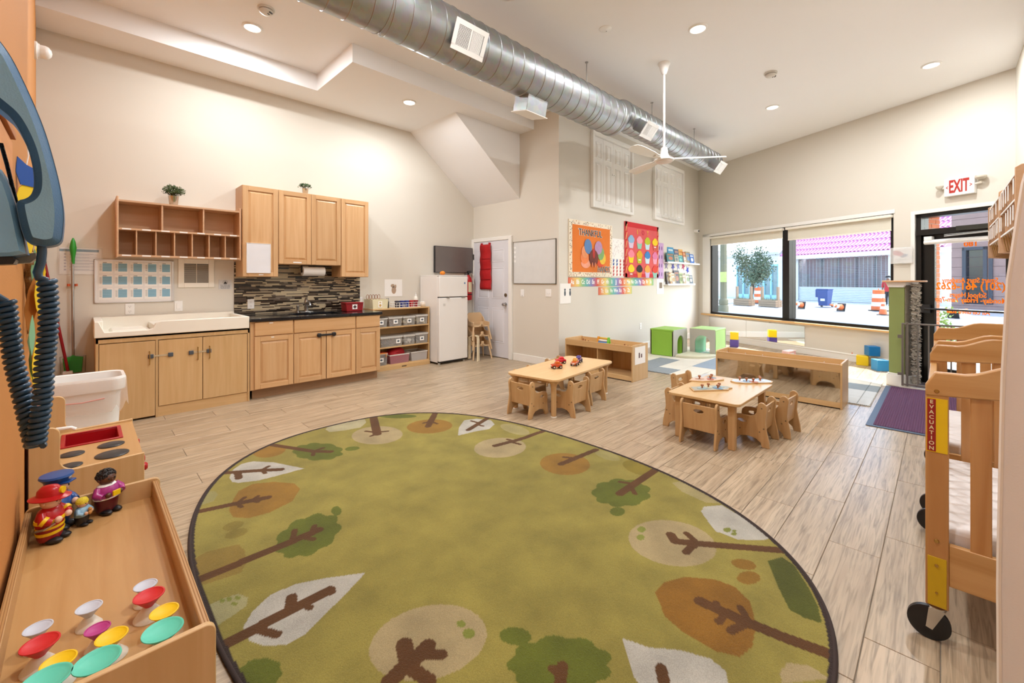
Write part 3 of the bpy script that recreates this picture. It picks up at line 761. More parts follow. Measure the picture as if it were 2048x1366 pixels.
for i, (x0, x1, lb) in enumerate(((.385, .535, 'child lock strap between the left and middle changing table doors'), (.70, .85, 'child lock strap between the middle and right changing table doors'))):
    t = thing('strap_lock', lb, 'child lock', (.07+x0, YA-cd-.004, .60), 0, 'strap locks on the changing table')
    for sx in (0, x1-x0): obj('pad', B(sx-.02, sx+.02, -.014, 0, -.02, .02), mat('lock_pad', '4A5058', .4), t, bev=.004)
    obj('strap', B(.02, x1-x0-.02, -.006, -.002, -.008, .008), plastic_clear('clear_strap', 'D8C8A8', .5), t)
bz = .81
basin = MB()
basin.prism([(-.01, bz), (-.01, bz+.15), (.02, bz+.15), (.06, bz+.05), (.36, bz+.05), (.40, bz+.06), (.42, bz+.11), (.46, bz+.13), (cw-.007, bz+.13), (cw-.007, bz)], 'y', -cd-.02, -cd+.03)
basin.box(-.01, .05, -cd+.03, -.07, bz+.0, bz+.15).box(cw-.05, cw-.007, -cd+.03, -.07, bz+.0, bz+.13)
basin.box(-.01, cw-.007, -.07, -.004, bz+.0, bz+.15)
basin.box(.05, .42, -cd+.03, -.07, bz+.0, bz+.02)
basin.box(.42, cw-.05, -cd+.03, -.07, bz+.0, bz+.08)
basin.prism([(.10, bz+.02), (.38, bz+.02), (.36, bz+.045), (.12, bz+.045)], 'y', -.55, -.15)
obj('basin_top', basin, M['warmwhite'], CT, bev=.006, seg=2)
# --- cubby shelf on the kitchen wall
def cubby(name_lab, loc, rz, L=1.085, H=.595, D=.295, mm='pink_ply', group=None, tags=True):
    t = thing('wall_cubby', name_lab, 'wall shelf', loc, rz, group)
    m = M[mm]
    obj('side_panel', B(0, .018, -D-.01, -.002, -.01, H+.01), m, t, bev=.004); obj('side_panel', B(L-.018, L, -D-.01, -.002, -.01, H+.01), m, t, bev=.004)
    obj('back_panel', B(.018, L-.018, -.012, -.004, 0, H), m, t)
    obj('shelf', B(.018, L-.018, -D, -.012, H-.04, H-.022), m, t); obj('shelf', B(.018, L-.018, -D, -.012, .27, .288), m, t); obj('shelf', B(.018, L-.018, -D, -.012, 0, .018), m, t)
    for k in (1, 2): x = L*k/3; obj('divider', B(x-.007, x+.007, -D+.01, -.012, .288, H-.04), m, t)
    for k in range(1, 7): x = L*k/7; obj('divider', B(x-.005, x+.005, -D+.01, -.012, .018, .27), m, t)
    if tags:
        for k in range(7):
            x = L*(k+.5)/7
            lab(t, x-.035, x+.035, .272, .286, -D); lab(t, x-.035, x+.035, .002, .016, -D)
    return t
cubby('pale wood wall cubby with three wide and seven narrow compartments, above the changing table', (.225, YA, 1.582), 0)
# potted plants on top
def potted(loc, lab_, s, droop, n=420, seed=1, pot='C9CCCE'):
    t = thing('potted_plant', lab_, 'plant', loc)
    obj('pot', MB().lathe([(.03*s, 0), (.032*s, .003), (.042*s, .085*s), (.045*s, .09*s), (.04*s, .09*s), (.036*s, .08*s), (0, .08*s)], 24), M['chrome'] if pot else M['white'], t)
    rg = random.Random(seed); mb = MB(); st = MB()
    for i in range(n):
        th = rg.random()*2*PI; ph = math.acos(rg.uniform(-.35, 1)); r = rg.uniform(.45, 1)
        R_ = (.085*s, .06*s)[0 if not droop else 0]
        c = Vector((math.cos(th)*math.sin(ph)*R_*r*1.05, math.sin(th)*math.sin(ph)*R_*r*.8, .13*s+math.cos(ph)*R_*r*(.75 if not droop else .45)))
        if droop and r > .8: c.z -= .03*rg.random()
        d = Vector((rg.uniform(-1, 1), rg.uniform(-1, 1), rg.uniform(-.2, 1))).normalized(); q = d.orthogonal().normalized()*.35
        L = .02*s*rg.uniform(.7, 1.3)
        p0 = c; p1 = c+d*L*.5+q*L*.7; p2 = c+d*L; p3 = c+d*L*.5-q*L*.7
        mb.add([p0, p1, p2, p3], [(0, 1, 2, 3)])
        if i % 12 == 0: st.tube([(0, 0, .08*s), tuple(c*.6+Vector((0, 0, .03*s))), tuple(c)], .0012*s, 5)
    obj('stems', st, mat('plant_stem', '4B4A25', .7), t)
    o = obj('leaves', mb, mat('leaf_green', '47582C' if not droop else '3F6238', .6, var=.4, scale=25), t, smooth=0); o['kind'] = 'stuff'
    return t
p = on_y(347, 408, YA-.2); potted((p[0], YA-.2, 1.582+.573), 'bushy artificial plant in a silver pot on the wall cubby', 1.15, False, 650, 2)
p = on_y(612, 385, YA-.2); potted((p[0], YA-.17, 2.4705), 'small fern in a silver pot on top of the wall cabinets', .95, True, 420, 5)
# --- calendar whiteboard
p = ya(188, 518); q = ya(347, 607)
t = thing('calendar_whiteboard', 'landscape whiteboard holding fifteen small blue calendars above the changing table', 'whiteboard', (p[0], YA, 1.10))
wL, wH = .645, .455
obj('board', B(0, wL, -.012, -.002, 0, wH), mat('board_face', 'EAE8E6', .3), t)
obj('frame', MB().box(0, .012, -.018, 0, 0, wH).box(wL-.02, wL, -.018, 0, 0, wH).box(0, wL, -.018, 0, 0, .01).box(0, wL, -.018, 0, wH-.01, wH), mat('frame_aluminium', 'DADADC', .35, .6), t, bev=.003)
mc = mat('calendar_blue', '9CC3D6', .7); mcd = mat('calendar_ink', '6FA3BE', .7); mk = mat('print_ink', '4A5662', .8)
for r_ in range(3):
    for c_ in range(5):
        x = .035+c_*.120; z = wH-.145-r_*.137
        s_ = obj('calendar_sheet', B(x, x+.105, -.0135, -.012, z, z+.12), M['paper'], t)
        obj('calendar_grid', B(x+.027, x+.098, -.0142, -.0135, z+.02, z+.105), mc, s_)
        g = MB()
        for k in range(5): g.box(x+.03, x+.095, -.0146, -.0142, z+.026+k*.016, z+.033+k*.016)
        obj('calendar_rows', g, mcd, s_)
        g = MB()
        for k in range(6): g.box(x+.006, x+.022, -.0146, -.0135, z+.03+k*.012, z+.033+k*.012)
        g.box(x+.03, x+.06, -.0146, -.0135, z+.109, z+.114)
        obj('calendar_notes', g, mk, s_)
# --- wall vent
p = ya(356, 519); q = ya(428, 577)
t = thing('wall_vent', 'cream return air grille with dark louvres on the kitchen wall', 'vent', (p[0], YA, 1.255))
vw, vh = q[0]-p[0], .33
obj('frame', MB().box(0, .055, -.014, 0, 0, vh).box(vw-.055, vw, -.014, 0, 0, vh).box(.055, vw-.055, -.014, 0, 0, .055).box(.055, vw-.055, -.014, 0, vh-.055, vh).box(vw/2-.003, vw/2+.003, -.012, 0, .055, vh-.055), M['warmwhite'], t, bev=.003)
obj('backing', B(.055, vw-.055, -.002, -.001, .055, vh-.055), M['black'], t)
v_ = MB()
for k in range(18):
    z = .06+k*(vh-.12)/18
    v_.add([(.055, -.010, z), (vw-.055, -.010, z), (vw-.055, -.004, z+.0085), (.055, -.004, z+.0085)], [(0, 1, 2, 3)])
obj('slats', v_, mat('slat_grey', 'BDB9B0', .5), t)['kind'] = 'stuff'
# --- handwash notice
p = ya(437, 559)
t = thing('hand_washing_notice', 'small grey hand washing notice left of the mosaic backsplash', 'sign', (p[0], YA, 1.23))
obj('sheet', B(0, .135, -.003, 0, 0, .115), mat('notice_grey', 'D2D1D0', .5), t)
ik = MB()
for k in range(12):
    a0, a1 = 2*PI*k/12, 2*PI*(k+1)/12
    ik.tube([(.0675+.024*math.cos(a0), -.0035, .083+.024*math.sin(a0)), (.0675+.024*math.cos(a1), -.0035, .083+.024*math.sin(a1))], .0012, 5)
ik.prism([(.055, .066), (.083, .066), (.083, .08), (.072, .088), (.07, .098), (.064, .098), (.064, .086), (.055, .08)], 'y', -.0045, -.003)
obj('pictogram', ik, M['black'], t)
for i, s_ in enumerate(('WASH HANDS WITH', 'SOAP AND WATER', 'BEFORE AND AFTER', 'HANDLING FOOD')): text('notice_text', s_, .011, mk, t, (.0675, -.0035, .05-i*.0125))
# --- information sheet
p = ya(113, 484)
t = thing('information_sheet', 'printed information sheet in a clear sleeve behind the green brush pole', 'notice', (p[0]+.02, YA, 1.40))
obj('sheet', B(0, .30, -.003, 0, 0, .26), M['paper'], t)
o = MB().box(.0, .28, -.004, -.003, .225, .25)
obj('heading_band', o, mat('teal_ink', '6E93A6', .8), t)
o = MB()
for k in range(6):
    o.box(.03, .045, -.004, -.003, .035+k*.031, .052+k*.031)
    for j in range(3): o.box(.07, .27-.03*((k+j) % 3), -.004, -.003, .034+k*.031+j*.007, .037+k*.031+j*.007)
obj('body_text', o, mat('pale_ink', 'B9B9C4', .8), t)
o = B(-.01, .31, -.0065, -.0055, -.01, .27); obj('plastic_sleeve', o, plastic_clear('sleeve', 'F4F4F4', .12, .1), t)
# --- brushes leaning in the corner
t = thing('green_brush_broom', 'long-handled broom with a green grip and green dustpan head hung on the kitchen wall', 'broom', (-.08, YA-.06, 0))
obj('pole', MB().cyl((0, 0, .58), (-.005, 0, 1.52), .011, n=14), M['steel'], t)
obj('grip', MB().lathe([(.012, 1.50), (.014, 1.56), (.022, 1.62), (.026, 1.66), (.018, 1.72), (.006, 1.755), (0, 1.76)], 18), M['green'], t)
hd = obj('head', MB().prism([(-.06, .42), (.06, .42), (.072, .57), (.02, .58), (.0, .6), (-.02, .58), (-.072, .57)], 'y', -.012, .02), M['green'], t, bev=.004)
rb = MB()
for k in range(7): rb.box(-.05+k*.015, -.044+k*.015, -.018, -.01, .43, .55)
obj('ridges', rb, M['green'], hd)
obj('wire_rim', MB().tube([(-.085, 0, .42), (-.09, 0, .585), (.09, 0, .585), (.085, 0, .42)], .004, 6), M['steel'], t)
t = thing('wall_clip', 'orange wall clip holding the broom pole', 'clip', (-.085, YA, 1.29))
obj('base', B(-.02, .02, -.02, 0, -.012, .012), M['white'], t)
for sx in (-.026, .026): obj('jaw', MB().cyl((sx, -.05, -.012), (sx, -.05, .012), .012, n=12).box(sx-.005, sx+.005, -.05, 0, -.006, .006), mat('orange_clip', 'C4562A', .5), t)
t = thing('red_broom', 'broom with a dark red handle leaning in the corner behind the coil cord', 'broom', (-.14, YA-.12, 0))
obj('handle', MB().cyl((.03, 0, .42), (-.13, .07, 1.5), .012, n=12), M['darkred'], t)
obj('hanging_loop', MB().cyl((-.13, .07, 1.5), (-.14, .075, 1.6), .013, n=12).tube([(-.145, .075, 1.59), (-.15, .075, 1.63), (-.135, .075, 1.64), (-.13, .075, 1.59)], .003, 6), M['black'], t)
obj('head', MB().box(-.01, .06, -.06, .03, .3, .45), M['white'], t, bev=.01)
obj('bristles', MB().box(-.04, .09, -.09, .05, .0, .3), mat('bristle', 'B8B2A0', .9, bump=1, bscale=90), t)
# ================================================================ OPEN SHELF, FRIDGE, CORNER
SX0, SX1 = 2.96, 3.93
sw = SX1-SX0
U = thing('open_shelf_unit', 'low open birch shelf unit with clear storage bins, between counter and refrigerator', 'shelf', (SX0, YA, 0))
obj('side_panel', B(0, .02, -.33, -.01, 0, .92), M['ply'], U, bev=.002); obj('side_panel', B(sw-.02, sw, -.33, -.01, 0, .92), M['ply'], U, bev=.002)
obj('back_panel', B(.02, sw-.02, -.02, -.01, .0, .9), M['ply_x'], U)
for z in (.06, .325, .625, .90): obj('shelf', B(.02, sw-.02, -.33, -.02, z, z+.02), M['ply_x'], U, bev=.002)
obj('base_board', B(.0, sw, -.345, -.32, 0, .062), M['ply_x'], U, bev=.002)
obj('maker_badge', B(.46, .54, -.347, -.345, .025, .038), M['black'], U)
clear = plastic_clear('clear_bin_plastic', 'D9D7D2', .34, .2)
def binbox(x, z, w_, h, d, lab_, lid=None, sticker=True, content=None, handle=None, stick_dx=.5, m=None, y=-.325):
    t = thing('storage_bin', lab_, 'storage bin', (SX0+x, YA+y, z), 0, 'clear storage bins on the open shelf')
    T = .003; i_ = .012
    b_ = MB()
    b_.add([(i_, 0, 0), (w_-i_, 0, 0), (w_-i_, d-i_, 0), (i_, d-i_, 0), (0, -.0, h), (w_, 0, h), (w_, d, h), (0, d, h)], [(0, 3, 2, 1), (0, 1, 5, 4), (1, 2, 6, 5), (2, 3, 7, 6), (3, 0, 4, 7)])
    obj('tub', b_, m or clear, t)
    obj('rim', MB().box(-.004, w_+.004, -.006, .004, h-.012, h+.002).box(-.004, w_+.004, d-.004, d+.004, h-.012, h+.002).box(-.004, .004, 0, d, h-.012, h+.002).box(w_-.004, w_+.004, 0, d, h-.012, h+.002), mat('bin_rim', 'D8D5CE', .3), t)
    if lid: obj('lid', MB().box(-.006, w_+.006, -.008, d+.004, h+.002, h+.014), lid, t, bev=.003)
    if sticker:
        sx = w_*stick_dx; s_ = obj('sticker', B(sx-.036, sx+.036, -.0065, -.003, h*.3, h*.3+.062), M['paper'], t)
        g = MB(); g.prism(ell(sx, h*.3+.032, .02, .014, 12), 'y', -.0075, -.0065); obj('sticker_picture', g, mk, s_)
    if content:
        rg = random.Random(int(x*1000+z*77)); g = MB()
        for k in range(26):
            c = (rg.uniform(.04, w_-.04), rg.uniform(.04, d-.05), rg.uniform(.02, h*.65)); s_ = rg.uniform(.012, .026)
            g.T = Matrix.Translation(c) @ Matrix.Rotation(rg.random()*3, 4, Vector((rg.random(), rg.random(), 1)).normalized())
            g.box(-s_, s_, -s_*.7, s_*.7, -s_*.5, s_*.5)
        o = obj('contents', g, content, t); o['kind'] = 'stuff'
    return t
lidc = plastic_clear('clear_lid', 'E4E1DA', .55, .2)
cg, cb, cc = mat('grey_toys', '6A6A70', .6, var=.3), mat('brown_toys', '8C6A58', .6, var=.3), mat('cream_toys', 'D6CBAA', .6, var=.2)
binbox(.03, .645, .20, .13, .27, 'clear bin with dark contents on the upper shelf beside the counter', None, content=cg)
binbox(.255, .645, .22, .13, .27, 'clear bin with brown contents on the upper shelf, second from the counter', lidc, content=cb)
binbox(.495, .645, .21, .13, .27, 'clear bin with cream contents on the upper shelf, second from the refrigerator', lidc, content=cc)
binbox(.725, .645, .21, .14, .27, 'clear lidded bin on the upper shelf beside the refrigerator', lidc, content=cc)
binbox(.12, .345, .36, .14, .29, 'wide clear lidded bin at the left of the middle shelf', lidc, stick_dx=.8, content=cb)
binbox(.50, .345, .20, .14, .29, 'clear bin of stacked white sheets in the middle of the middle shelf', lidc, sticker=False, content=M['paper'])
binbox(.715, .345, .225, .15, .29, 'clear bin with grey pieces at the right of the middle shelf', lidc, content=cg)
t = binbox(.03, .08, .20, .17, .27, 'clear bin with an orange lid and yellow handle on the bottom shelf', mat('orange_lid', 'C5482A', .4))
obj('handle', MB().tube([(.05, -.012, .12), (.05, -.018, .18), (.17, -.018, .18), (.17, -.012, .12)], .006, 8), mat('handle_orange', 'F0A04A', .4), t)
binbox(.27, .08, .33, .135, .29, 'pinkish clear tub holding a red bag on the bottom shelf', None, sticker=False, m=plastic_clear('pink_tub', 'C98A92', .55, .3))
binbox(.635, .08, .295, .14, .29, 'empty frosted tub on the bottom shelf beside the refrigerator', None, sticker=False, m=plastic_clear('frosted_tub', 'D8D2CE', .6, .4))
t = thing('red_bag', 'crumpled red fabric bag stuffed in the pinkish tub on the bottom shelf', 'bag', (SX0+.435, YA-.18, .10))
bg = MB(); bg.ball((0, 0, .10), .15, .125, .105, 24, 14)
rg = random.Random(4); bg.v = [(x+.012*math.sin(30*y+11*z), y+.01*math.sin(25*x), z+.012*math.sin(22*x+17*y)) for x, y, z in bg.v]
obj('fabric', bg, mat('red_fabric', 'B01420', .7, var=.2, bump=.4, bscale=60), t)
obj('drawstring', MB().tube([(-.05, -.11, .14), (0, -.13, .15), (.06, -.11, .15)], .004, 6), M['darkred'], t)
# things on top of the shelf unit
tz = .9205
t = thing('storage_bin', 'pale yellow open storage bin with a picture label on the shelf top', 'storage bin', (SX0+.0, YA-.31, tz))
py_ = plastic_clear('pale_yellow_tub', 'E6DEBB', .85, .4)
obj('tub', MB().add([(0.01, 0, 0), (.24, 0, 0), (.24, .26, 0), (.01, .26, 0), (0, -.005, .14), (.25, -.005, .14), (.25, .27, .14), (0, .27, .14)], [(0, 3, 2, 1), (0, 1, 5, 4), (1, 2, 6, 5), (2, 3, 7, 6), (3, 0, 4, 7)]), py_, t)
s_ = obj('sticker', B(.09, .15, -.0065, -.002, .02, .11), M['paper'], t)
obj('sticker_picture', MB().prism(ell(.12, .05, .018, .02, 12), 'y', -.0075, -.0065).box(.105, .135, -.0075, -.0065, .085, .098), mat('gold_print', 'C9A35A', .7), s_)
t = thing('wire_ornament', 'small copper wire ornament standing behind the pale yellow bin', 'ornament', (SX0+.12, YA-.10, tz))
g = MB()
for k in range(5): g.tube([(-.09+.045*k+.02*math.cos(a), .0, .17+.035*math.sin(a)) for a in [2*PI*i/14 for i in range(15)]], .0035, 6)
obj('loops', g, mat('copper', 'A86A4A', .35, .8), t); obj('post', MB().cyl((0, 0, 0), (0, 0, .14), .004).box(-.06, .06, -.02, .02, 0, .01), M['steel'], t)
t = thing('pencil_holder', 'dark narrow pencil holder beside the pale yellow bin', 'pencil holder', (SX0+.29, YA-.22, tz))
obj('cup', MB().lathe([(.02, 0), (.022, .10), (.02, .10), (.018, .005), (0, .005)], 16), M['black'], t)
g = MB()
for k in range(4): g.cyl((.006*math.cos(k*1.6), .006*math.sin(k*1.6), .01), (.016*math.cos(k*1.6), .016*math.sin(k*1.6), .15), .004, n=6)
obj('pencils', g, cg, t)
t = thing('wire_basket', 'white wire basket holding coloured tubs on the shelf top', 'basket', (SX0+.40, YA-.30, tz))
g = MB(); bw, bd_, bh = .42, .22, .075
for z in (.003, bh*.5, bh): g.tube([(0, 0, z), (bw, 0, z), (bw, bd_, z), (0, bd_, z), (0, 0, z)], .003, 6)
for k in range(9): g.cyl((bw*k/8, 0, 0), (bw*k/8, 0, bh), .002, n=6).cyl((bw*k/8, bd_, 0), (bw*k/8, bd_, bh), .002, n=6).cyl((bw*k/8, 0, .003), (bw*k/8, bd_, .003), .002, n=6)
obj('wires', g, M['white'], t)
for k, (c, nm) in enumerate((('3A3A4A', 'dark grey'), ('2B3A86', 'blue'), ('31408F', 'deep blue'), ('B3202A', 'red'), ('8E1A28', 'dark red'))):
    u = thing('paint_tub', nm+' lidded tub in the white wire basket', 'tub', (SX0+.44+k*.083, YA-.24, tz+.006), 0, 'coloured tubs in the wire basket')
    obj('tub', MB().lathe([(.03, 0), (.037, .085), (0, .085)], 18), mat('tub_'+nm, c, .4), u); obj('lid', MB().lathe([(.039, .085), (.039, .098), (.03, .1), (0, .1)], 18), mat('lid_'+nm, c, .35), u)
t = thing('squeeze_bottle', 'white pump bottle at the back of the shelf top by the refrigerator', 'bottle', (SX0+.86, YA-.10, tz))
obj('body', MB().lathe([(.032, 0), (.034, .01), (.034, .13), (.02, .16), (.012, .165), (0, .165)], 20), M['warmwhite'], t); obj('cap', MB().lathe([(.013, .165), (.013, .185), (.005, .19), (.004, .225), (0, .225)], 14), M['white'], t)
t = thing('jar', 'small round off-white jar at the right front of the shelf top', 'jar', (SX0+.885, YA-.26, tz))
obj('body', MB().lathe([(.025, 0), (.045, .02), (.05, .045), (.042, .07), (0, .08)], 20), mat('jar_cream', 'EADFD0', .4), t); obj('lid', MB().lathe([(.03, .075), (.03, .085), (0, .087)], 18), M['white'], t)
p = ya(769, 564)
t = thing('dog_poster', 'white sheet with a small dog picture on the wall above the shelf unit', 'poster', (p[0], YA, 1.085))
obj('sheet', B(0, .31, -.003, 0, 0, .27), M['paper'], t)
obj('picture', MB().prism(ell(.14, .17, .035, .028, 14), 'y', -.004, -.003).prism(ell(.16, .10, .04, .06, 14), 'y', -.004, -.003).prism(ell(.19, .16, .015, .03, 10), 'y', -.004, -.003), mat('dog_brown', 'B49A82', .8), t)
# refrigerator
F_ = thing('refrigerator', 'white two-door refrigerator between the open shelf and the white door', 'refrigerator', (3.955, YA, 0))
fw_ = .575; fy = -.55
obj('cabinet', B(0, fw_, fy+.045, -.02, .03, 1.41), M['fridge'], F_, bev=.006)
obj('top_cap', B(0, fw_, fy-.005, -.02, 1.41, 1.425), M['fridge'], F_, bev=.004)
for nm, z0, z1 in (('freezer_door', 1.075, 1.405), ('fridge_door', .05, 1.062)):
    d = obj(nm, B(0, fw_, fy-.01, fy+.042, z0, z1), M['fridge'], F_, bev=.01, seg=3)
    zz = 1.078 if nm[0] == 'f' and z0 > 1 else 1.058
    obj('handle', MB().box(.14, .20, fy-.02, fy-.008, zz-.008, zz+.004).box(.44, .52, fy-.02, fy-.008, zz-.008, zz+.004), M['chrome'], d, bev=.003)
    if z0 > 1: obj('badge', B(.50, .525, fy-.012, fy-.010, 1.28, 1.31), mat('badge_blue', '5A7FA8', .4), d)
    else: obj('energy_sticker', B(.08, .12, fy-.012, fy-.010, .93, .97), mat('sticker_grey', 'CFCDC8', .6), d)
obj('gasket', B(.004, fw_-.004, fy, fy+.044, 1.062, 1.075), M['black'], F_)
for x in (.04, fw_-.04): obj('foot', MB().cyl((x, fy+.05, 0), (x, fy+.05, .035), .02, n=14).cyl((x, -.06, 0), (x, -.06, .035), .02, n=14), M['white'], F_)
obj('hinge_cover', B(.0, fw_, fy+.0, fy+.03, .03, .048), M['black'], F_)
t = thing('pumpkin', 'small orange pumpkin on top of the refrigerator', 'pumpkin', (4.12, YA-.42, 1.4255))
pk = MB(); pk.ball((0, 0, .033), .045, .045, .034, 40, 12)
pk.v = [((x*(1-.10*abs(math.sin(5*math.atan2(y, x))))), (y*(1-.10*abs(math.sin(5*math.atan2(y, x))))), z) for x, y, z in pk.v]
obj('body', pk, mat('pumpkin_orange', 'E08212', .5), t); obj('stem', MB().cyl((0, 0, .06), (.006, 0, .085), .007, .004, 8), mat('stem_brown', '7A5A2A', .8), t)
# tv panel
p = ya(864, 501); q = ya(938.5, 547)
t = thing('wall_screen', 'dark flat wall screen above the refrigerator', 'screen', (4.23, YA, 1.475))
obj('case', B(0, .83, -.05, -.004, 0, .46), M['black'], t, bev=.004); obj('glass_face', B(.008, .822, -.053, -.05, .008, .452), mat('screen_reflection_grey', '6E6662', .3, var=.1), t); obj('wall_bracket', B(.3, .5, -.012, 0, .12, .34), M['steel'], t)  # face grey is lightened to carry the reflection on the screen
# fire extinguisher
t = thing('fire_extinguisher', 'red fire extinguisher hung in the corner beside the refrigerator', 'fire extinguisher', (4.93, YA-.085, .98))
obj('cylinder', MB().lathe([(.0, 0), (.06, .005), (.068, .02), (.068, .36), (.06, .40), (.03, .44), (.02, .46), (0, .46)], 28), M['red'], t)
obj('label', MB().lathe([(.0692, .12), (.0692, .33)], 28) if False else MB().prism(ell(0, 0, .0695, .0695, 28)[18:24]+[(.04, -.03), (-.04, -.03)], 'z', .15, .33), mat('ext_label', 'D9CDA6', .6), t)
obj('valve', MB().cyl((0, 0, .46), (0, 0, .50), .018, n=12).box(-.01, .01, -.07, .03, .495, .505).box(-.01, .01, -.075, .02, .52, .53).cyl((0, .02, .49), (0, .02, .53), .01, n=8), M['black'], t)
obj('hose', MB().tube([(.01, -.01, .47), (.06, -.02, .49), (.085, -.03, .44), (.085, -.04, .36), (.08, -.04, .30)], .011, 10, rs=[.009, .01, .01, .012, .016]), mat('hose_grey', 'C9C2B8', .5), t)
obj('band', MB().lathe([(.0695, .10), (.0695, .115)], 28), M['black'], t); obj('wall_hook', MB().box(-.02, .02, .06, .084, .35, .5), M['steel'], t)

# ================================================================ WHITE DOOR (wall_door: local x = -Y, y = +X)
def wb(px, py): p = on_x(px, py, XB); return p
def bthing(name, lab_, cat, y, z, group=None): return thing(name, lab_, cat, (XB, y, z), -PI/2, group)
dy0 = on_x(951, 500, XB)[1]; dy1 = on_x(1020, 500, XB)[1]
DW_ = dy0-dy1
d2 = struct('door_2', MB().box(0, DW_, -.035, 0, .012, 2.03), M['doorwhite'], bev=.002)
d2.location = (XB, dy0, 0); d2.rotation_euler = (0, 0, -PI/2)
fr = struct('trim_5', MB().box(-.075, 0, -.045, 0, 0, 2.10).box(DW_, DW_+.07, -.045, 0, 0, 2.10).box(0, DW_, -.045, 0, 2.035, 2.10).box(-.085, -.07, -.02, 0, 0, 2.11), M['trim'], bev=.006)
fr.location = (XB, dy0, 0); fr.rotation_euler = (0, 0, -PI/2)
def panels6(parent, w_, rows, y, m, st=.11, mid=.09):
    pw = (w_-2*st-mid)/2
    for x0 in (st, st+pw+mid):
        for z0, z1 in rows:
            s = .018
            vs = []
            for k, (ins, yy) in enumerate(((0, y), (s*.5, y-.006), (s, y-.001), (s*2.2, y-.008))):
                vs += [(x0+ins, yy, z0+ins), (x0+pw-ins, yy, z0+ins), (x0+pw-ins, yy, z1-ins), (x0+ins, yy, z1-ins)]
            fs = [(12, 13, 14, 15)]+[(4*k+i, 4*k+(i+1) % 4, 4*k+4+(i+1) % 4, 4*k+4+i) for k in range(3) for i in range(4)]
            obj('panel', MB().add(vs, fs), m, parent, smooth=20)
panels6(d2, DW_, ((.26, .86), (1.02, 1.56), (1.66, 1.88)), -.035, M['doorwhite'])
obj('knob', MB().lathe([(.033, -.035), (.033, -.045), (.012, -.05), (.012, -.07), (.028, -.08), (.03, -.10), (.02, -.115), (0, -.117)], 24, (DW_-.065, 0, .93), ax='y'), M['chrome'], d2)
obj('deadbolt', MB().lathe([(.03, -.035), (.03, -.048), (.02, -.055), (0, -.056)], 24, (DW_-.065, 0, 1.09), ax='y'), mat('bronze', '7A6A55', .35, .8), d2)
for z in (.25, 1.72): obj('hinge', B(-.012, .004, -.05, -.035, z, z+.1), mat('hinge_dark', '6A635A', .4, .8), d2)
t = bthing('red_banner', 'narrow red fabric chart hanging on the white door', 'wall hanging', dy0-.20, 1.18)
ban = MB(); nn = 20; vs = []; fs = []
for k in range(nn+1):
    z = .80*k/nn
    for i, x in enumerate((0, .12, .29)):
        off = .03*(1-k/nn)*(1 if i == 2 else 0)
        vs.append((x+off*.6, -.062-.006*math.sin(k*1.1)-.004*i, z))
for k in range(nn):
    for i in range(2): fs.append((k*3+i, k*3+i+1, k*3+4+i, k*3+3+i))
ban.add(vs, fs)
o = obj('cloth', ban, mat('banner_red', 'B50D14', .75, bump=.2), t); mm = o.modifiers.new('s', 'SOLIDIFY'); mm.thickness = .003
pk_ = MB()
for z in (.18, .36, .54): pk_.box(.01, .29, -.078, -.070, z, z+.006)
obj('pocket_seams', pk_, M['darkred'], t); obj('hanging_tab', MB().box(.03, .05, -.075, -.036, .78, .83).box(.24, .26, -.075, -.036, .78, .83), M['red'], t)
p0_ = wb(1028, 566); p1_ = wb(1113, 484)
t = bthing('wall_whiteboard', 'blank framed whiteboard between the white door and the poster wall corner', 'whiteboard', p0_[1], 1.285)
L = p0_[1]-p1_[1]; Hb = .70
obj('board', B(0, L, -.014, -.002, 0, Hb), mat('plain_board', 'DADAD8', .25), t)
obj('frame', MB().box(0, .01, -.02, 0, 0, Hb).box(L-.01, L, -.02, 0, 0, Hb).box(0, L, -.02, 0, 0, .01).box(0, L, -.02, 0, Hb-.01, Hb), mat('grey_frame', '9A968C', .4, .3), t)
g = MB()
for k in range(4): g.prism(ell(.035, Hb-.10-.075*k, .022, .022, 14), 'y', -.0155, -.014)
obj('magnets', g, M['white'], t)
q = wb(1045, 586); plate((XB, q[1], q[2]), -PI/2, 'single white switch under the blank whiteboard near the door', 'rocker', 'switch', group='wall switches')
q = wb(1097, 586); plate((XB, q[1], q[2]), -PI/2, 'double white switch plate under the blank whiteboard near the corner', 'toggle', 'switch', .115, group='wall switches')

# stacked toddler chairs in the corner
def plastic_chair(lab_, loc, rz, grp):
    t = thing('toddler_chair', lab_, 'chair', loc, rz, grp)
    m = M['beige_pl']; w_ = .15
    s_ = MB().prism([(-w_, -.13), (w_, -.13), (w_, .13), (-w_, .13)], 'z', .22, .235)
    s_.box(-.025, .025, -.15, -.135, .235, .31); s_.prism([(-.05, .235), (.05, .235), (.025, .27), (-.025, .27)], 'y', -.15, -.135)
    obj('seat', s_, m, t, bev=.005)
    obj('backrest', MB().prism([(-w_, .235), (w_, .235), (w_+.005, .40), (.11, .45), (-.11, .45), (-w_-.005, .40)], 'y', .115, .135), m, t, bev=.006)
    for sx in (-1, 1):
        obj('arm', MB().prism([(-.14, .235), (.12, .235), (.13, .38), (.09, .38), (.03, .31), (-.14, .30)], 'x', sx*w_-.007, sx*w_+.007), m, t, bev=.004)
        for sy in (-1, 1): obj('leg', MB().cyl((sx*(w_+.03), sy*.15, 0), (sx*(w_-.01), sy*.11, .23), .013, .016, 10), m, t)
    return t
px_, py2 = 4.80, 5.63
c1 = plastic_chair('beige plastic toddler chair, bottom of the stack of three by the white door', (px_, py2, 0), R(-12), 'stacked beige toddler chairs')
c_2 = dup(c1, (px_, py2+.008, .165), R(-12), 'beige plastic toddler chair, middle of the stack of three by the white door')
c_3 = dup(c1, (px_, py2+.016, .33), R(-12), 'beige plastic toddler chair, top of the stack of three by the white door')
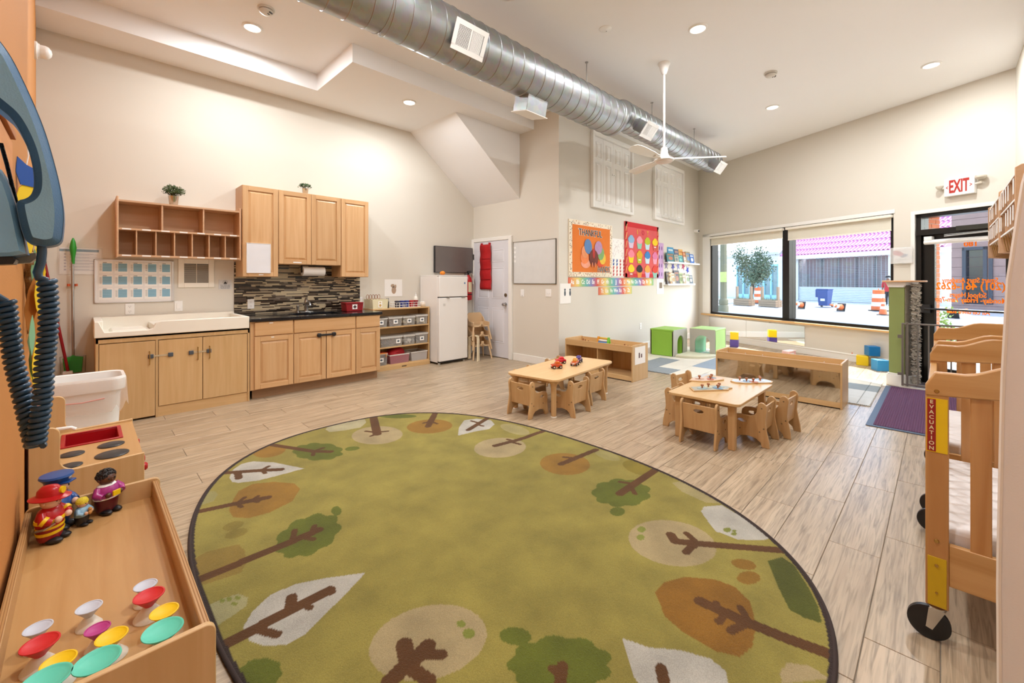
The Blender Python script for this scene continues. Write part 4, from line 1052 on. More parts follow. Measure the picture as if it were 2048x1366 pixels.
t = thing('folding_frame', 'folded cream tubular frame leaning between the refrigerator and the stacked chairs', 'folded frame', (4.60, 5.48, 0))
for k in range(2):
    obj('tube_loop', MB().tube([(.0+.03*k, -.06, .0), (.05+.03*k, .0, .33), (.06+.03*k, .02, .40), (.04+.03*k, .10, .41), (.0+.03*k, .16, .38), (-.02+.03*k, .14, .02)], .011, 10), mat('cream_tube', 'E3D5B5', .4), t)
# baby seat leaning seen behind: top of another chair backrest
# ================================================================ POSTER WALL (local x=+X, y into wall)
def wc(px, py): return on_y(px, py, YC)
def cthing(name, lab_, cat, x, z, group=None): return thing(name, lab_, cat, (x, YC, z), 0, group)
def closet(px0, px1, z0, z1, lab_):
    x0, x1 = wc(px0, 400)[0], wc(px1, 400)[0]; L = x1-x0
    t = cthing('closet', lab_, 'closet', x0, z0, 'upper closets on the poster wall'); Hh = z1-z0
    obj('casing', MB().box(0, .05, -.06, -.001, 0, Hh).box(L-.05, L, -.06, -.001, 0, Hh).box(.05, L-.05, -.06, -.001, 0, .05).box(.05, L-.05, -.06, -.001, Hh-.07, Hh), M['trim'], t, bev=.006)
    iw = (L-.10)/4
    for k in range(4):
        d = obj('bifold_door', B(.05+k*iw+.003, .05+(k+1)*iw-.003, -.022, -.004, .055, Hh-.075), M['trim'], t, bev=.002)
        a = .05+k*iw+.07; b_ = .05+(k+1)*iw-.07
        for z_0, z_1 in ((.12, Hh*.60), (Hh*.66, Hh-.16)):
            vs = []
            for ins, yy in ((0, -.0221), (.010, -.036), (.022, -.018), (.045, -.038)):
                vs += [(a+ins, yy, z_0+ins), (b_-ins, yy, z_0+ins), (b_-ins, yy, z_1-ins), (a+ins, yy, z_1-ins)]
            obj('panel', MB().add(vs, [(12, 13, 14, 15)]+[(4*j+i, 4*j+(i+1) % 4, 4*j+4+(i+1) % 4, 4*j+4+i) for j in range(3) for i in range(4)]), M['trim'], d, smooth=20)
        if k in (1, 2): obj('knob', MB().lathe([(.008, -.022), (.008, -.035), (.016, -.04), (.014, -.05), (0, -.052)], 14, ((b_+.045) if k == 1 else (a-.045), 0, Hh*.5), ax='y'), M['white'], d)
closet(1180.7, 1262, 2.56, 3.84, 'nearer pair of white bifold closet doors high above the orange board')
closet(1304.6, 1364, 2.58, 3.80, 'farther pair of white bifold closet doors high up, partly behind the fan')
# --- orange thankful board
x0 = wc(1136.3, 500)[0]; x1 = wc(1222.5, 500)[0]; L = x1-x0; Hh = .905
t = cthing('thankful_board', 'orange bulletin board reading THANKFUL HANDS with a patterned leaf border', 'bulletin board', x0, 1.40)
obj('backing', B(0, L, -.02, -.002, 0, Hh), mat('board_cream', 'F1E6D0', .8), t)
obj('orange_paper', B(.08, L-.08, -.024, -.02, .075, Hh-.075), mat('orange_paper', 'E37B2C', .8, bump=.3, bscale=6), t)
rg = random.Random(11); g = [MB(), MB(), MB()]
for k in range(190):
    side = rg.randrange(4)
    cx_, cz_ = {0: (rg.uniform(0, L), rg.uniform(.012, .065)), 1: (rg.uniform(0, L), rg.uniform(Hh-.065, Hh-.012)), 2: (rg.uniform(.012, .07), rg.uniform(0, Hh)), 3: (rg.uniform(L-.07, L-.012), rg.uniform(0, Hh))}[side]
    cx_ = min(L-.014, max(.014, cx_)); cz_ = min(Hh-.014, max(.014, cz_))
    g[rg.randrange(3)].prism(ell(cx_, cz_, .011, .005, 8, rg.random()*3), 'y', -.0215, -.02)
for q_, (c, nm) in zip(g, (('8A2A22', 'red'), ('3C4A3A', 'green'), ('C98A5A', 'tan'))):
    o = obj('border_leaves', q_, mat('leaf_print_'+nm, c, .8), t); o['kind'] = 'stuff'
def board_text(s, cx_, cz_, size, wd_, m=None, parent=None):
    o = text('letters', s, size, M['white'], parent, (0, 0, 0), bold=size*.035, ext=.001)
    w_ = max(v.co.x for v in o.data.vertices)-min(v.co.x for v in o.data.vertices)
    o.data.transform(Matrix.Translation((cx_, -.026, cz_)) @ Matrix.Diagonal((wd_/w_, 1, 1, 1)))
    o = text('letters', s, size, M['black'], parent, (0, 0, 0), bold=size*.004, ext=.001)
    w2 = max(v.co.x for v in o.data.vertices)-min(v.co.x for v in o.data.vertices)
    o.data.transform(Matrix.Translation((cx_, -.029, cz_)) @ Matrix.Diagonal((wd_*.97/w2, 1, 1, 1)))
board_text('THANKFUL', .57, .715, .15, .68, parent=t); board_text('HANDS', .96, .125, .14, .37, parent=t)
def blob(cx_, cz_, rx, rz, rot, col, y, nm): return obj(nm, MB().prism(ell(cx_, cz_, rx, rz, 22, rot), 'y', y, y+.003), mat('craft_'+col, col, .85, var=.15, scale=20), t)
blob(.43, .215, .13, .075, 0, 'F2A58A', -.030, 'hand_feather'); blob(.40, .31, .115, .10, .2, 'F08A54', -.032, 'hand_feather'); blob(.40, .40, .09, .10, .3, 'E8976A', -.034, 'hand_feather')
blob(.49, .495, .105, .125, .25, '5F86B8', -.036, 'hand_feather'); blob(.86, .22, .10, .055, 0, 'E2583C', -.030, 'hand_feather'); blob(.92, .31, .095, .10, -.3, 'E9C24A', -.032, 'hand_feather')
blob(.87, .39, .09, .11, -.35, '86AE72', -.034, 'hand_feather'); blob(.79, .49, .11, .115, -.45, 'B892B8', -.036, 'hand_feather')
blob(.645, .32, .13, .13, 0, '7A4038', -.039, 'turkey_body'); blob(.645, .39, .035, .085, 0, 'C0423C', -.041, 'turkey_wattle')
for dx in (-.04, .04): blob(.645+dx, .20, .018, .04, 0, 'E08A6A', -.041, 'turkey_foot')
# --- prints
def sheet(px0, px1, z0, z1, name, lab_, cat, m, y=-.006):
    x0, x1 = wc(px0, 500)[0], wc(px1, 500)[0]
    t = cthing(name, lab_, cat, x0, z0); obj('sheet', B(0, x1-x0, y, -.0005, 0, z1-z0), m, t); return t, x1-x0, z1-z0
t_, L, Hh = sheet(1222.8, 1249, 1.72, 2.09, 'handprint_sheets', 'white scribble drawings between the orange and the red board', 'drawing', M['paper'])
rg = random.Random(5); g = MB()
for k in range(46): a = rg.random()*6; c = (rg.uniform(.03, L-.03), rg.uniform(.03, Hh-.03)); g.tube([(c[0]+.02*math.cos(a+j), -.0065, c[1]+.02*math.sin(a*1.7+j*.9)) for j in range(4)], .0014, 4)
obj('scribbles', g, mat('scribble', 'B89AA0', .8), t_)
t_, L, Hh = sheet(1223, 1250, 1.41, 1.72, 'flag_handprints', 'white sheet of red and blue prints arranged like a flag', 'drawing', M['paper'])
g = MB(); gb = MB()
for r_ in range(5):
    for c_ in range(4):
        tgt = gb if (r_ > 2 and c_ < 2) else g; x, z = L*(c_+.5)/4, Hh*(r_+.5)/5
        tgt.prism(ell(x, z, .028, .018, 10, rg.random()), 'y', -.0075, -.006)
        for q_ in range(3): tgt.prism(ell(x-.02+.02*q_, z+.025, .005, .014, 6), 'y', -.0075, -.006)
obj('red_prints', g, mat('print_red', 'C2504A', .8), t_); obj('blue_prints', gb, mat('print_blue', '3A5AA0', .8), t_)
# --- red board with cupcakes
x0 = wc(1247.8, 500)[0]; x1 = wc(1314, 500)[0]; L = x1-x0; z0 = 1.40; Hh = 1.03
t = cthing('cupcake_board', 'red bulletin board covered with paper cupcakes and a striped border', 'bulletin board', x0, z0)
obj('backing', B(0, L, -.03, -.002, 0, Hh), mat('red_board', 'DA5A5A', .8), t)
obj('scallop_border', MB().box(0, L, -.034, -.03, 0, .07).box(0, L, -.034, -.03, Hh-.09, Hh).box(0, .06, -.034, -.03, 0, Hh).box(L-.06, L, -.034, -.03, 0, Hh), mat('border_red', 'CC2A30', .8), t)
g = MB()
for k in range(6):
    z = .08+k*.155
    for sx in (.03, L-.03): g.add([(sx-.03, -.036, z), (sx-.01, -.036, z), (sx+.03, -.036, z+.13), (sx+.01, -.036, z+.13)], [(0, 1, 2, 3)])
obj('candy_sticks', g, mat('candy', 'E8C07A', .8), t)
def btext(s, cx_, cz_, col):
    o = text('letters', s, .12, mat('letter_'+col, col, .8), t, (cx_, -.033, cz_), ext=.001, bold=.006)
for s, cx_, col in (('I', .44, 'E8B24A'), ("'", .53, 'E0A040'), ('O', .66, 'C93A48'), ('T', .84, 'E09A50')): btext(s, cx_, Hh-.17, col)
cols = [('8FB6D6', 'D9C2DA'), ('F0A0AE', '8FC9B0'), ('B8C42A', 'BFDDEA'), ('F2CE20', 'CC5A50'), ('F0889A', 'F2D21E'), ('D9A81E', 'B9C225'), ('3A84C8', 'CDE2F0'), ('D879A8', 'F0A0B8'), ('F2CE20', 'C24A44'), ('2A2320', 'E08A3A'), ('F0A04A', 'CFB6DC'), ('D8402F', '8FC2B4')]
for k, (ci, cup) in enumerate(cols):
    r_, c_ = divmod(k, 4); x = .20+c_*(L-.36)/3; z = Hh-.36-r_*.275
    if k == 8: pass
    c_o = obj('cupcake', MB().prism([(x-.10, z), (x+.10, z), (x+.065, z-.125), (x-.065, z-.125)], 'y', -.037, -.031), mat('cup_'+cup, cup, .8), t)
    fr_ = MB().prism(ell(x, z+.035, .115, .065, 16), 'y', -.040, -.034); fr_.prism(ell(x, z+.085, .07, .035, 12), 'y', -.041, -.035)
    obj('icing', fr_, mat('icing_'+ci, ci, .8), c_o)
    if k in (3, 5, 8): obj('name_strip', B(x-.04, x+.04, -.039, -.037, z-.07, z-.05), M['paper'], c_o)
# --- purple print
t_, L, Hh = sheet(1314.5, 1326.5, 1.38, 2.12, 'purple_footprint_sheet', 'purple paper with dark footprints right of the red board', 'drawing', mat('purple_paper', 'C7A3CF', .8))
g = MB()
for r_ in range(4):
    for c_ in range(2): g.prism(ell(L*(.3+.4*c_), .09+r_*.18, .018, .045, 10), 'y', -.0075, -.006)
obj('footprints', g, mat('foot_purple', '6A4A86', .8), t_)
t_, L, Hh = sheet(1313, 1327, 1.06, 1.37, 'small_portrait_sheet', 'white sheet with one small picture under the purple paper', 'notice', M['paper'])
obj('picture', MB().box(L*.35, L*.75, -.0075, -.006, .12, .24).prism(ell(L*.55, .20, .03, .03, 10), 'y', -.008, -.006), mat('pic_brown', '8A7A6A', .8), t_)
# --- alphabet strips
def rainbow():
    m, ns, ls, b = base('rainbow_print', .8)
    tc = ns.new('ShaderNodeTexCoord'); sp = ns.new('ShaderNodeSeparateXYZ'); ls.new(tc.outputs['Object'], sp.inputs[0])
    mu = nd(ns, 'ShaderNodeMath', operation='MULTIPLY'); mu.inputs[1].default_value = 1.25; ls.new(sp.outputs[0], mu.inputs[0])
    fr_ = nd(ns, 'ShaderNodeMath', operation='FRACT'); ls.new(mu.outputs[0], fr_.inputs[0])
    r = ns.new('ShaderNodeValToRGB'); e = r.color_ramp.elements
    e[0].position = 0; e[0].color = lin('D8604E'); e[1].position = 1; e[1].color = lin('D8604E')
    for p_, c in ((.18, 'E8B070'), (.32, 'E8D27A'), (.48, '8FC08A'), (.62, '6FB5B5'), (.8, '8A86BE')): k = e.new(p_); k.color = lin(c)
    ls.new(fr_.outputs[0], r.inputs[0]); ls.new(r.outputs[0], b.inputs['Base Color']); return m
M['rainbow'] = rainbow()
def strip(px0, px1, z0, z1, lets, lab_):
    x0, x1 = wc(px0, 500)[0], wc(px1, 500)[0]; L = x1-x0
    t = cthing('alphabet_strip', lab_, 'alphabet strip', x0, z0, 'rainbow alphabet strips'); obj('strip', B(0, L, -.004, -.0005, 0, z1-z0), M['rainbow'], t)
    n = len(lets)
    for k, s in enumerate(lets): text('letters', s, .10, M['white'], t, ((k+.75)*L/(n+.6), -.0045, (z1-z0)/2), bold=.002, sx=.8)
up = [c+c.lower() for c in 'ABCDEFGHIJKLMNOPQRSTUVWXYZ']
strip(1136, 1306.5, 1.24, 1.385, up[:19], 'long rainbow alphabet strip from A to S under the two boards')
strip(1196.5, 1263.5, 1.09, 1.225, up[19:], 'short rainbow alphabet strip from T to Z under the longer one')
t_, L, Hh = sheet(1119.5, 1141, .98, 1.29, 'hand_washing_steps', 'white paper with small figures taped at the wall corner', 'notice', M['paper'])
g = MB()
for c_ in (.12, .25): g.prism(ell(c_, .16, .02, .045, 10), 'y', -.0075, -.006).prism(ell(c_, .215, .018, .018, 10), 'y', -.0075, -.006)
obj('figures', g, mk, t_)
p = wc(1281, 652); plate((p[0], YC, p[2]), 0, 'white outlet low on the poster wall above the divider shelf')
# --- book ledges
lx0 = wc(1326, 527)[0]; lx1 = wc(1381, 527)[0]
def ledge(z, x0, x1, lab_):
    t = cthing('book_ledge', lab_, 'shelf', x0, z, 'white book ledges'); L = x1-x0
    obj('shelf_board', B(0, L, -.11, -.001, 0, .018), M['white'], t, bev=.002); obj('back_rail', B(0, L, -.016, -.001, .018, .07), M['white'], t); obj('front_lip', B(0, L, -.115, -.105, -.005, .03), M['white'], t, bev=.002); return t
zu = 1.33+(562-527.5)*0+.0; zu = wc(1350, 527.5)[2]; zl = wc(1350, 570)[2]
ledge(zu, lx0, 10.25, 'upper white book ledge on the poster wall running to the window corner'); ledge(zl, lx0, lx1, 'lower white book ledge on the poster wall with darker books')
def book(px, z, w_, h, lean, col, lab_, yo=-.05, accent='E8D9B0'):
    x = wc(px, 520)[0]
    t = thing('picture_book', lab_, 'book', (x, YC+yo, z+.019), 0, 'picture books on the ledges')
    T = Matrix.Rotation(-lean, 4, 'X')
    b_ = MB(); b_.T = T; b_.box(0, w_, -.012, .0, 0, h); obj('cover', b_, mat('book_'+col, col, .5, var=.2, scale=18), t)
    g = MB(); g.T = T; g.box(.003, w_-.002, -.0115, -.0005, .001, h+.0008); 
    g = MB(); g.T = T; g.prism(ell(w_*.5, h*.42, w_*.28, h*.2, 12), 'y', -.0128, -.012).box(w_*.15, w_*.85, -.0128, -.012, h*.75, h*.87); obj('cover_art', g, mat('art_'+accent, accent, .6, var=.4, scale=30), t)
    return t
book(1334, zu, .30, .33, .12, '2F8FC0', 'tall blue picture book at the back of the upper ledge', -.03, 'C9DDE8'); book(1347, zu, .22, .30, .12, '4A5470', 'dark slate picture book at the back of the upper ledge', -.03, 'B08A80')
book(1356, zu, .22, .31, .12, 'D9A24A', 'tall golden picture book on the upper ledge', -.03, 'C07A30'); book(1327.5, zu, .36, .20, .16, '1F6A70', 'wide teal picture book at the left front of the upper ledge', -.07, 'B8704A')
book(1342, zu, .20, .17, .16, 'A59A80', 'grey-brown picture book in front on the upper ledge', -.08, '6A7A7A'); book(1350, zu, .26, .17, .16, '1F7A7A', 'small teal picture book in front on the upper ledge', -.07, '7AC0B0')
book(1361, zu, .10, .13, .14, 'EFE6D6', 'small cream booklet on the upper ledge', -.08, 'C09060'); book(1363, zu, .16, .26, .12, 'B5622E', 'rust brown picture book on the upper ledge', -.04, 'D8A070')
book(1368, zu, .24, .27, .13, '9A8A6E', 'tan and blue picture book near the right end of the upper ledge', -.05, '6A8AB0'); book(1375, zu, .22, .22, .13, '3A6AB0', 'blue picture book at the right end of the upper ledge', -.06, 'D8E4F0')
for i, (px, w_, h, c, ac, nm) in enumerate(((1329, .16, .27, '4A3A2E', '9A7A50', 'dark brown picture book at the left end of the lower ledge'), (1333, .18, .25, 'C98A3A', 'E8D0A0', 'orange brown picture book on the lower ledge, second from the left'), (1338, .24, .24, 'E8DCC2', 'C0A070', 'cream picture book on the lower ledge beside the orange one'), (1345, .26, .30, '4A4448', 'B07A60', 'tall charcoal picture book in the middle of the lower ledge'),
        (1354, .22, .25, 'A8B07A', '708050', 'sage green picture book on the lower ledge'), (1360, .20, .22, 'B09A7E', 'D8CBB8', 'tan picture book on the lower ledge between green and grey ones'), (1367, .26, .25, 'CDC8B4', '8A9A7A', 'pale grey picture book on the lower ledge'), (1374, .20, .20, '6A7A86', 'D8D0C0', 'small blue grey picture book at the right end of the lower ledge'))):
    book(px, zl, w_, h, .13, c, nm, -.05, ac)
t = cthing('star_cutouts', 'sheet of purple and red paper star cutouts between the two book ledges', 'wall decoration', wc(1328, 550)[0], zl+.32)
rg = random.Random(8)
for k, (x, z, c) in enumerate(((.10, .10, '8A80A0'), (.28, .22, '7A6A9A'), (.42, .08, '4A4AA0'), (.55, .24, 'C0A8B8'), (.68, .10, '8A8AC0'), (.80, .23, '4A3A90'), (.95, .10, 'B03A60'), (1.02, .25, '5A5AA8'), (1.18, .02, '3A4AA8'), (1.30, .20, 'B0A090'))):
    pts = [((.10 if j % 2 == 0 else .04)*math.cos(R(90+36*j+rg.uniform(-5, 5))+k), (.10 if j % 2 == 0 else .04)*math.sin(R(90+36*j)+k)) for j in range(10)]
    obj('star', MB().prism([(x+a, z+b_) for a, b_ in pts], 'y', -.005, -.001), mat('star_'+c, c, .7), t)
p = wc(1391, 461)
t = thing('security_camera', 'tiny white camera in the corner beside the storefront wall', 'camera', (10.2, YC-.03, p[2]-.02))
obj('body', MB().cyl((0, .02, 0), (-.02, -.08, -.01), .035, n=16), M['white'], t); obj('lens', MB().cyl((-.02, -.08, -.01), (-.022, -.09, -.011), .02, n=14), M['black'], t)
# ================================================================ TOYS AREA, TABLES, CHAIRS
def make_chair(lab_, loc, rz, grp):
    t = thing('toddler_chair', lab_, 'chair', loc, rz, grp)
    prof = [(-.155, 0), (-.150, .06), (-.135, .13), (-.125, .19), (-.130, .26), (-.137, .315), (-.130, .340), (-.112, .355), (-.090, .355), (-.072, .340), (-.066, .310), (-.062, .27), (-.045, .245), (-.015, .235), (.06, .236),
            (.105, .228), (.128, .205), (.133, .17), (.130, .12), (.137, .06), (.150, 0), (.095, 0), (.085, .035), (.055, .062), (.0, .072), (-.055, .062), (-.09, .035), (-.10, 0)]
    slot = [(.045+.034*math.cos(a)*(1 if True else 1), .188+.014*math.sin(a)) for a in [2*PI*i/12 for i in range(12)]]
    for sx in (-1, 1):
        mb = MB(); prism_h(mb, prof, [slot], 'x', sx*.138-.009, sx*.138+.009)
        sd_ = obj('side_panel', mb, M['beech'], t, bev=.004)
        bo = MB()
        for (y, z) in ((-.10, .31), (-.115, .15), (-.085, .12), (.06, .12)): bo.cyl((sx*.1465, y, z), (sx*.1485, y, z), .006, n=10)
        obj('bolts', bo, mat('bolt', '8A7A60', .4, .7), sd_)
    mb = MB(); prism_h(mb, [(-.129, .115), (.129, .115), (.129, .325), (-.129, .325)], [[(.040*math.cos(a), .275+.016*math.sin(a)) for a in [2*PI*i/14 for i in range(14)]]], 'y', -.006, .006)
    mb.v = [(x, y-.108+(z-.22)*-.10, z) for x, y, z in mb.v]
    obj('backrest', mb, M['beech'], t, bev=.003)
    obj('seat', MB().box(-.129, .129, -.095, .125, .150, .162), M['beech'], t, bev=.003)
    return t
G1, G2 = 'toddler chairs around the long table', 'toddler chairs around the puzzle table'
def place(proto, lab_, x, y, deg, grp): return dup(proto, (x, y, 0), R(deg), lab_, grp)
ch = make_chair('toddler chair with its back to the kitchen at the left end of the long table', (3.15, 2.93, 0), R(-88), G1)
place(ch, 'toddler chair on the camera side of the long table, nearest the rounded front leg', 3.49, 2.66, 3, G1)
place(ch, 'toddler chair on the camera side of the long table, nearer the window', 3.96, 2.78, 2, G1)
place(ch, 'toddler chair behind the long table with only its back rail showing', 4.27, 3.42, 188, G1)
place(ch, 'toddler chair pushed far under the back of the long table', 3.53, 3.26, 190, G1)
place(ch, 'toddler chair with its back to the rug at the left end of the puzzle table', 3.63, 1.385, -90, G2)
place(ch, 'toddler chair on the camera side of the puzzle table, tucked by the front leg', 3.97, 1.11, 0, G2)
place(ch, 'toddler chair pulled out a little at the right camera-side corner of the puzzle table', 4.33, 1.03, -3, G2)
place(ch, 'toddler chair behind the puzzle table, nearest its left corner', 3.92, 1.66, 180, G2)
place(ch, 'toddler chair behind the puzzle table, nearest the green cubes', 4.52, 1.87, 172, G2)

def table(lab_, cx, cy, L, Wd, H, rz, rad=.06, inset=.07, leg='round', lname='table'):
    t = thing('toddler_table', lab_, 'table', (cx, cy, 0), rz)
    obj('tabletop', MB().prism(rrect(-L/2, L/2, -Wd/2, Wd/2, rad, 8), 'z', H-.022, H), M['laminate'], t, bev=.003)
    obj('apron', MB().box(-L/2+inset+.02, L/2-inset-.02, -Wd/2+inset, -Wd/2+inset+.015, H-.055, H-.022).box(-L/2+inset+.02, L/2-inset-.02, Wd/2-inset-.015, Wd/2-inset, H-.055, H-.022).box(-L/2+inset, -L/2+inset+.015, -Wd/2+inset, Wd/2-inset, H-.055, H-.022).box(L/2-inset-.015, L/2-inset, -Wd/2+inset, Wd/2-inset, H-.055, H-.022), M['beech'], t)
    for sx in (-1, 1):
        for sy in (-1, 1):
            x, y = sx*(L/2-inset-.005), sy*(Wd/2-inset-.005)
            if leg == 'round':
                g = obj('leg', MB().lathe([(.026, .012), (.027, H-.10), (.034, H-.06), (.06, H-.03), (.06, H-.022)], 20, (x, y, 0)), M['beech'], t)
                obj('foot', MB().lathe([(.03, 0), (.03, .006), (.02, .012), (.0, .012)], 18, (x, y, 0)), M['warmwhite'], g)
            else: obj('leg', MB().box(x-.026, x+.026, y-.026, y+.026, 0, H-.022), M['beech'], t, bev=.004)
    return t
table('long maple toddler table with toy cars on it, near the divider shelf', 3.775, 2.975, 1.28, .62, .38, R(7), .07)
table('nearly square maple toddler table with three wooden puzzles on it', 4.01, 1.375, .94, .575, .38, R(0), .04, leg='square')

# toy cars
def car(lab_, x, y, rz, body, cab, s=1.0, spare='5A3A80'):
    t = thing('toy_car', lab_, 'toy car', (x, y, .3805), rz, 'toy cars on the long table')
    bm_ = mat('car_'+body, body, .25, var=.25, scale=30)
    obj('body', MB().prism([(-.062*s, .018), (.058*s, .018), (.068*s, .030), (.064*s, .046), (.03*s, .052), (-.05*s, .052), (-.066*s, .042)], 'y', -.032*s, .032*s), bm_, t, bev=.008, seg=3)
    obj('cabin', MB().prism([(-.044*s, .05), (.024*s, .05), (.008*s, .078), (-.03*s, .08)], 'y', -.026*s, .026*s), mat('cab_'+cab, cab, .25, var=.2, scale=30), t, bev=.008, seg=3)
    obj('headlights', MB().ball((.064*s, -.02*s, .036), .005, n=8, m=6).ball((.064*s, .02*s, .036), .005, n=8, m=6).box(.066*s, .069*s, -.012*s, .012*s, .024, .036), M['white'], t)
    for sx in (-.038, .040):
        for sy in (-1, 1):
            w_ = obj('wheel', MB().lathe([(.0, sy*.024*s), (.017, sy*.024*s), (.018, sy*.030*s), (.018, sy*.038*s), (.012, sy*.040*s), (0, sy*.040*s)], 18, (sx*s, 0, .018), ax='y'), M['black'], t)
            obj('hub', MB().lathe([(.009, sy*.0395*s), (.007, sy*.042*s), (0, sy*.042*s)], 12, (sx*s, 0, .018), ax='y'), mat('hub_yellow', 'E3C7B0', .4), w_)
    return t
for (px, py, rz, b_, c_, lb) in ((1113, 737, 150, 'C64A22', 'D0631E', 'orange and red toy car, nearest on the long table'), (1121, 727, 150, 'C8202C', 'D8303A', 'bright red toy car behind the orange one'), (1150, 731, 200, 'C0561E', 'D09030', 'orange and yellow toy truck to the right on the long table'), (1157, 725, 200, '5A2E50', '54408A', 'purple and maroon toy car beside the yellow truck')):
    p = on_z(px, py, .38); car(lb, p[0], p[1], R(rz), b_, c_, .95)

# puzzles
def puzzle(lab_, px, py, rz, outline, col, knobs, art):
    p = on_z(px, py, .38)
    t = thing('knob_puzzle', lab_, 'puzzle', (p[0], p[1], .3805), rz, 'wooden knob puzzles on the puzzle table')
    obj('tray', MB().prism(outline, 'z', 0, .010), M['ply_x'], t, bev=.002)
    inner = [(x*.93, y*.90) for x, y in outline]
    obj('painted_face', MB().prism(inner, 'z', .010, .0115), mat('puzzle_'+col, col, .45, var=.25, scale=14), t)
    for k, (x, y) in enumerate(knobs):
        pc = obj('puzzle_piece', MB().prism(ell(x, y, .045, .032, 14, k), 'z', .0115, .0145), mat('piece_'+art[k % len(art)], art[k % len(art)], .45, var=.2, scale=20), t, bev=.001)
        obj('knob', MB().lathe([(.007, .0145), (.006, .028), (.013, .034), (.014, .042), (.009, .047), (0, .048)], 14, (x, y, 0)), mat('knob_wood', 'A8683E', .4), pc)
puzzle('pointed oval wooden puzzle with reddish picture at the back of the table', 1413, 760, R(-32), [(-.20, -.01), (-.10, .075), (.08, .085), (.17, .05), (.19, 0), (.15, -.055), (.02, -.085), (-.10, -.075)], 'D8BBA8', [(-.07, .01), (.02, -.03), (.08, .03)], ['C49A82', 'B8705A', '8A96A0'])
puzzle('grey and blue wooden puzzle with a notched end at the front of the table', 1421, 778.5, R(-35), [(-.20, -.06), (-.16, .07), (.10, .085), (.16, .04), (.20, .04), (.20, -.02), (.16, -.03), (.12, -.075)], 'A9A79A', [(-.08, .0), (.0, .03), (.05, -.03), (.10, .02)], ['9BB0B4', 'C8C4A8', '6D8FA8'])
puzzle('white and blue wooden puzzle with a blunt nose at the right of the table', 1502, 764, R(-38), [(-.19, .03), (-.14, .085), (.0, .09), (.18, .06), (.20, -.03), (.15, -.085), (-.10, -.075), (-.18, -.03)], 'C2CEDA', [(-.10, .02), (-.06, -.02), (-.01, -.045), (.08, -.02), (.11, .03)], ['E8E8EC', '9AB4CC', 'C0744E'])

# divider shelves (local x = -Y, y = +X)
def divider(lab_, X0, Y1, L, D, H, mirror):
    t = thing('divider_shelf', lab_, 'shelf', (X0, Y1, 0), -PI/2)
    m = M['ply']
    for x in (0, L-.018): obj('end_panel', MB().prism([(0, .0), (D, .0), (D, H+.004), (.02, H+.004), (0, H-.012)], 'x', x, x+.018), m, t, bev=.003)
    obj('front_rail', B(.018, L-.018, .004, .018, H-.092, H-.006), M['ply_x'], t, bev=.002)
    obj('back_rail', B(.018, L-.018, D-.016, D-.002, H-.092, H-.006), M['ply_x'], t, bev=.002)
    obj('tray', B(.018, L-.018, .018, D-.016, H-.092, H-.080), M['ply_x'], t)
    obj('bottom_shelf', B(.018, L-.018, .02, D-.016, .055, .068), M['ply_x'], t); obj('kick_board', B(.018, L-.018, .006, .02, .012, .068), M['ply_x'], t, bev=.002)
    obj('back_panel', B(.018, L-.018, D-.012, D-.004, .02, H-.092), m, t)
    if mirror: obj('mirror_panel', B(.018, L-.018, .008, .012, .07, H-.093), mat('acrylic_mirror', 'D8D4CC', .045, 1, var=.02), t)
    else: obj('middle_divider', B(L*.5-.007, L*.5+.007, .02, D-.016, .068, H-.092), m, t)
    return t
t = divider('open divider shelf with a picture label on its end, standing off the poster wall', 5.07, 3.96, 1.11, .42, .478, False)
l_ = obj('picture_label', B(1.1105, 1.1125, .06, .34, .22, .45), M['paper'], t); obj('label_picture', MB().box(1.1125, 1.1135, .16, .19, .30, .37).box(1.1125, 1.1135, .22, .25, .30, .35), mat('pic_dark', '5A3A3A', .8), l_)
divider('divider shelf with a mirrored front between the puzzle table and the window', 5.52, 1.965, 1.25, .41, .470, True)
# toys in the divider tray
def abacus(x, y):
    t = thing('bead_toy', 'colourful plastic bead toy standing in the open divider shelf tray', 'toy', (x, y, .3985), R(-90))
    for sx, c in ((-.085, 'E39A2E'), (.085, '6FBF3A')):
        obj('end_frame', MB().prism([(-.05, 0), (-.03, 0), (0, .09), (.03, 0), (.05, 0), (.018, .13), (-.018, .13)], 'x', sx-.010, sx+.010), mat('frame_'+c, c, .35), t, bev=.004)
    for k, c in enumerate(('2F78B8', 'E8E4DC', 'D8B040')): obj('roller', MB().cyl((-.08, -.02+.02*k, .045+.03*k), (.08, -.02+.02*k, .045+.03*k), .016, n=14), mat('roller_'+c, c, .35), t)
abacus(5.27, 3.42)
rg = random.Random(21)
for k, (xx, yy, c, nm, lb) in enumerate(((5.18, 3.86, 'D89A3A', 'amber', 'amber toy piece nearest the wall in the open divider tray'), (5.30, 3.76, '8A4A2A', 'brown', 'dark brown toy piece at the wall end of the open divider tray'), (5.24, 3.66, 'C8702E', 'rust', 'rust orange toy piece at the wall end of the open divider tray'), (5.36, 3.84, 'E3B65A', 'honey', 'honey yellow toy piece at the wall end of the open divider tray'),
        (5.20, 3.20, 'E0A83C', 'gold', 'golden toy piece at the window end of the open divider tray, nearest the bead toy'), (5.30, 3.10, '7A3A22', 'umber', 'dark umber toy piece at the window end of the open divider tray'), (5.22, 3.00, 'B8602A', 'copper', 'copper brown toy piece near the labelled end of the open divider tray'), (5.34, 2.94, 'A83A26', 'brick', 'brick red toy piece right at the labelled end of the open divider tray'))):
    t = thing('toy_piece', lb, 'toy piece', (xx, yy, .399), rg.random()*3, 'small toy pieces in the open divider tray')
    obj('piece', MB().prism(ell(0, 0, .042, .024, 10), 'z', 0, .016), mat('toy_'+nm, c, .5, var=.2), t, bev=.003); obj('peg', MB().cyl((0, 0, .016), (0, 0, .058), .009, n=10), mat('peg_'+nm, '8A5A3A', .5), t)
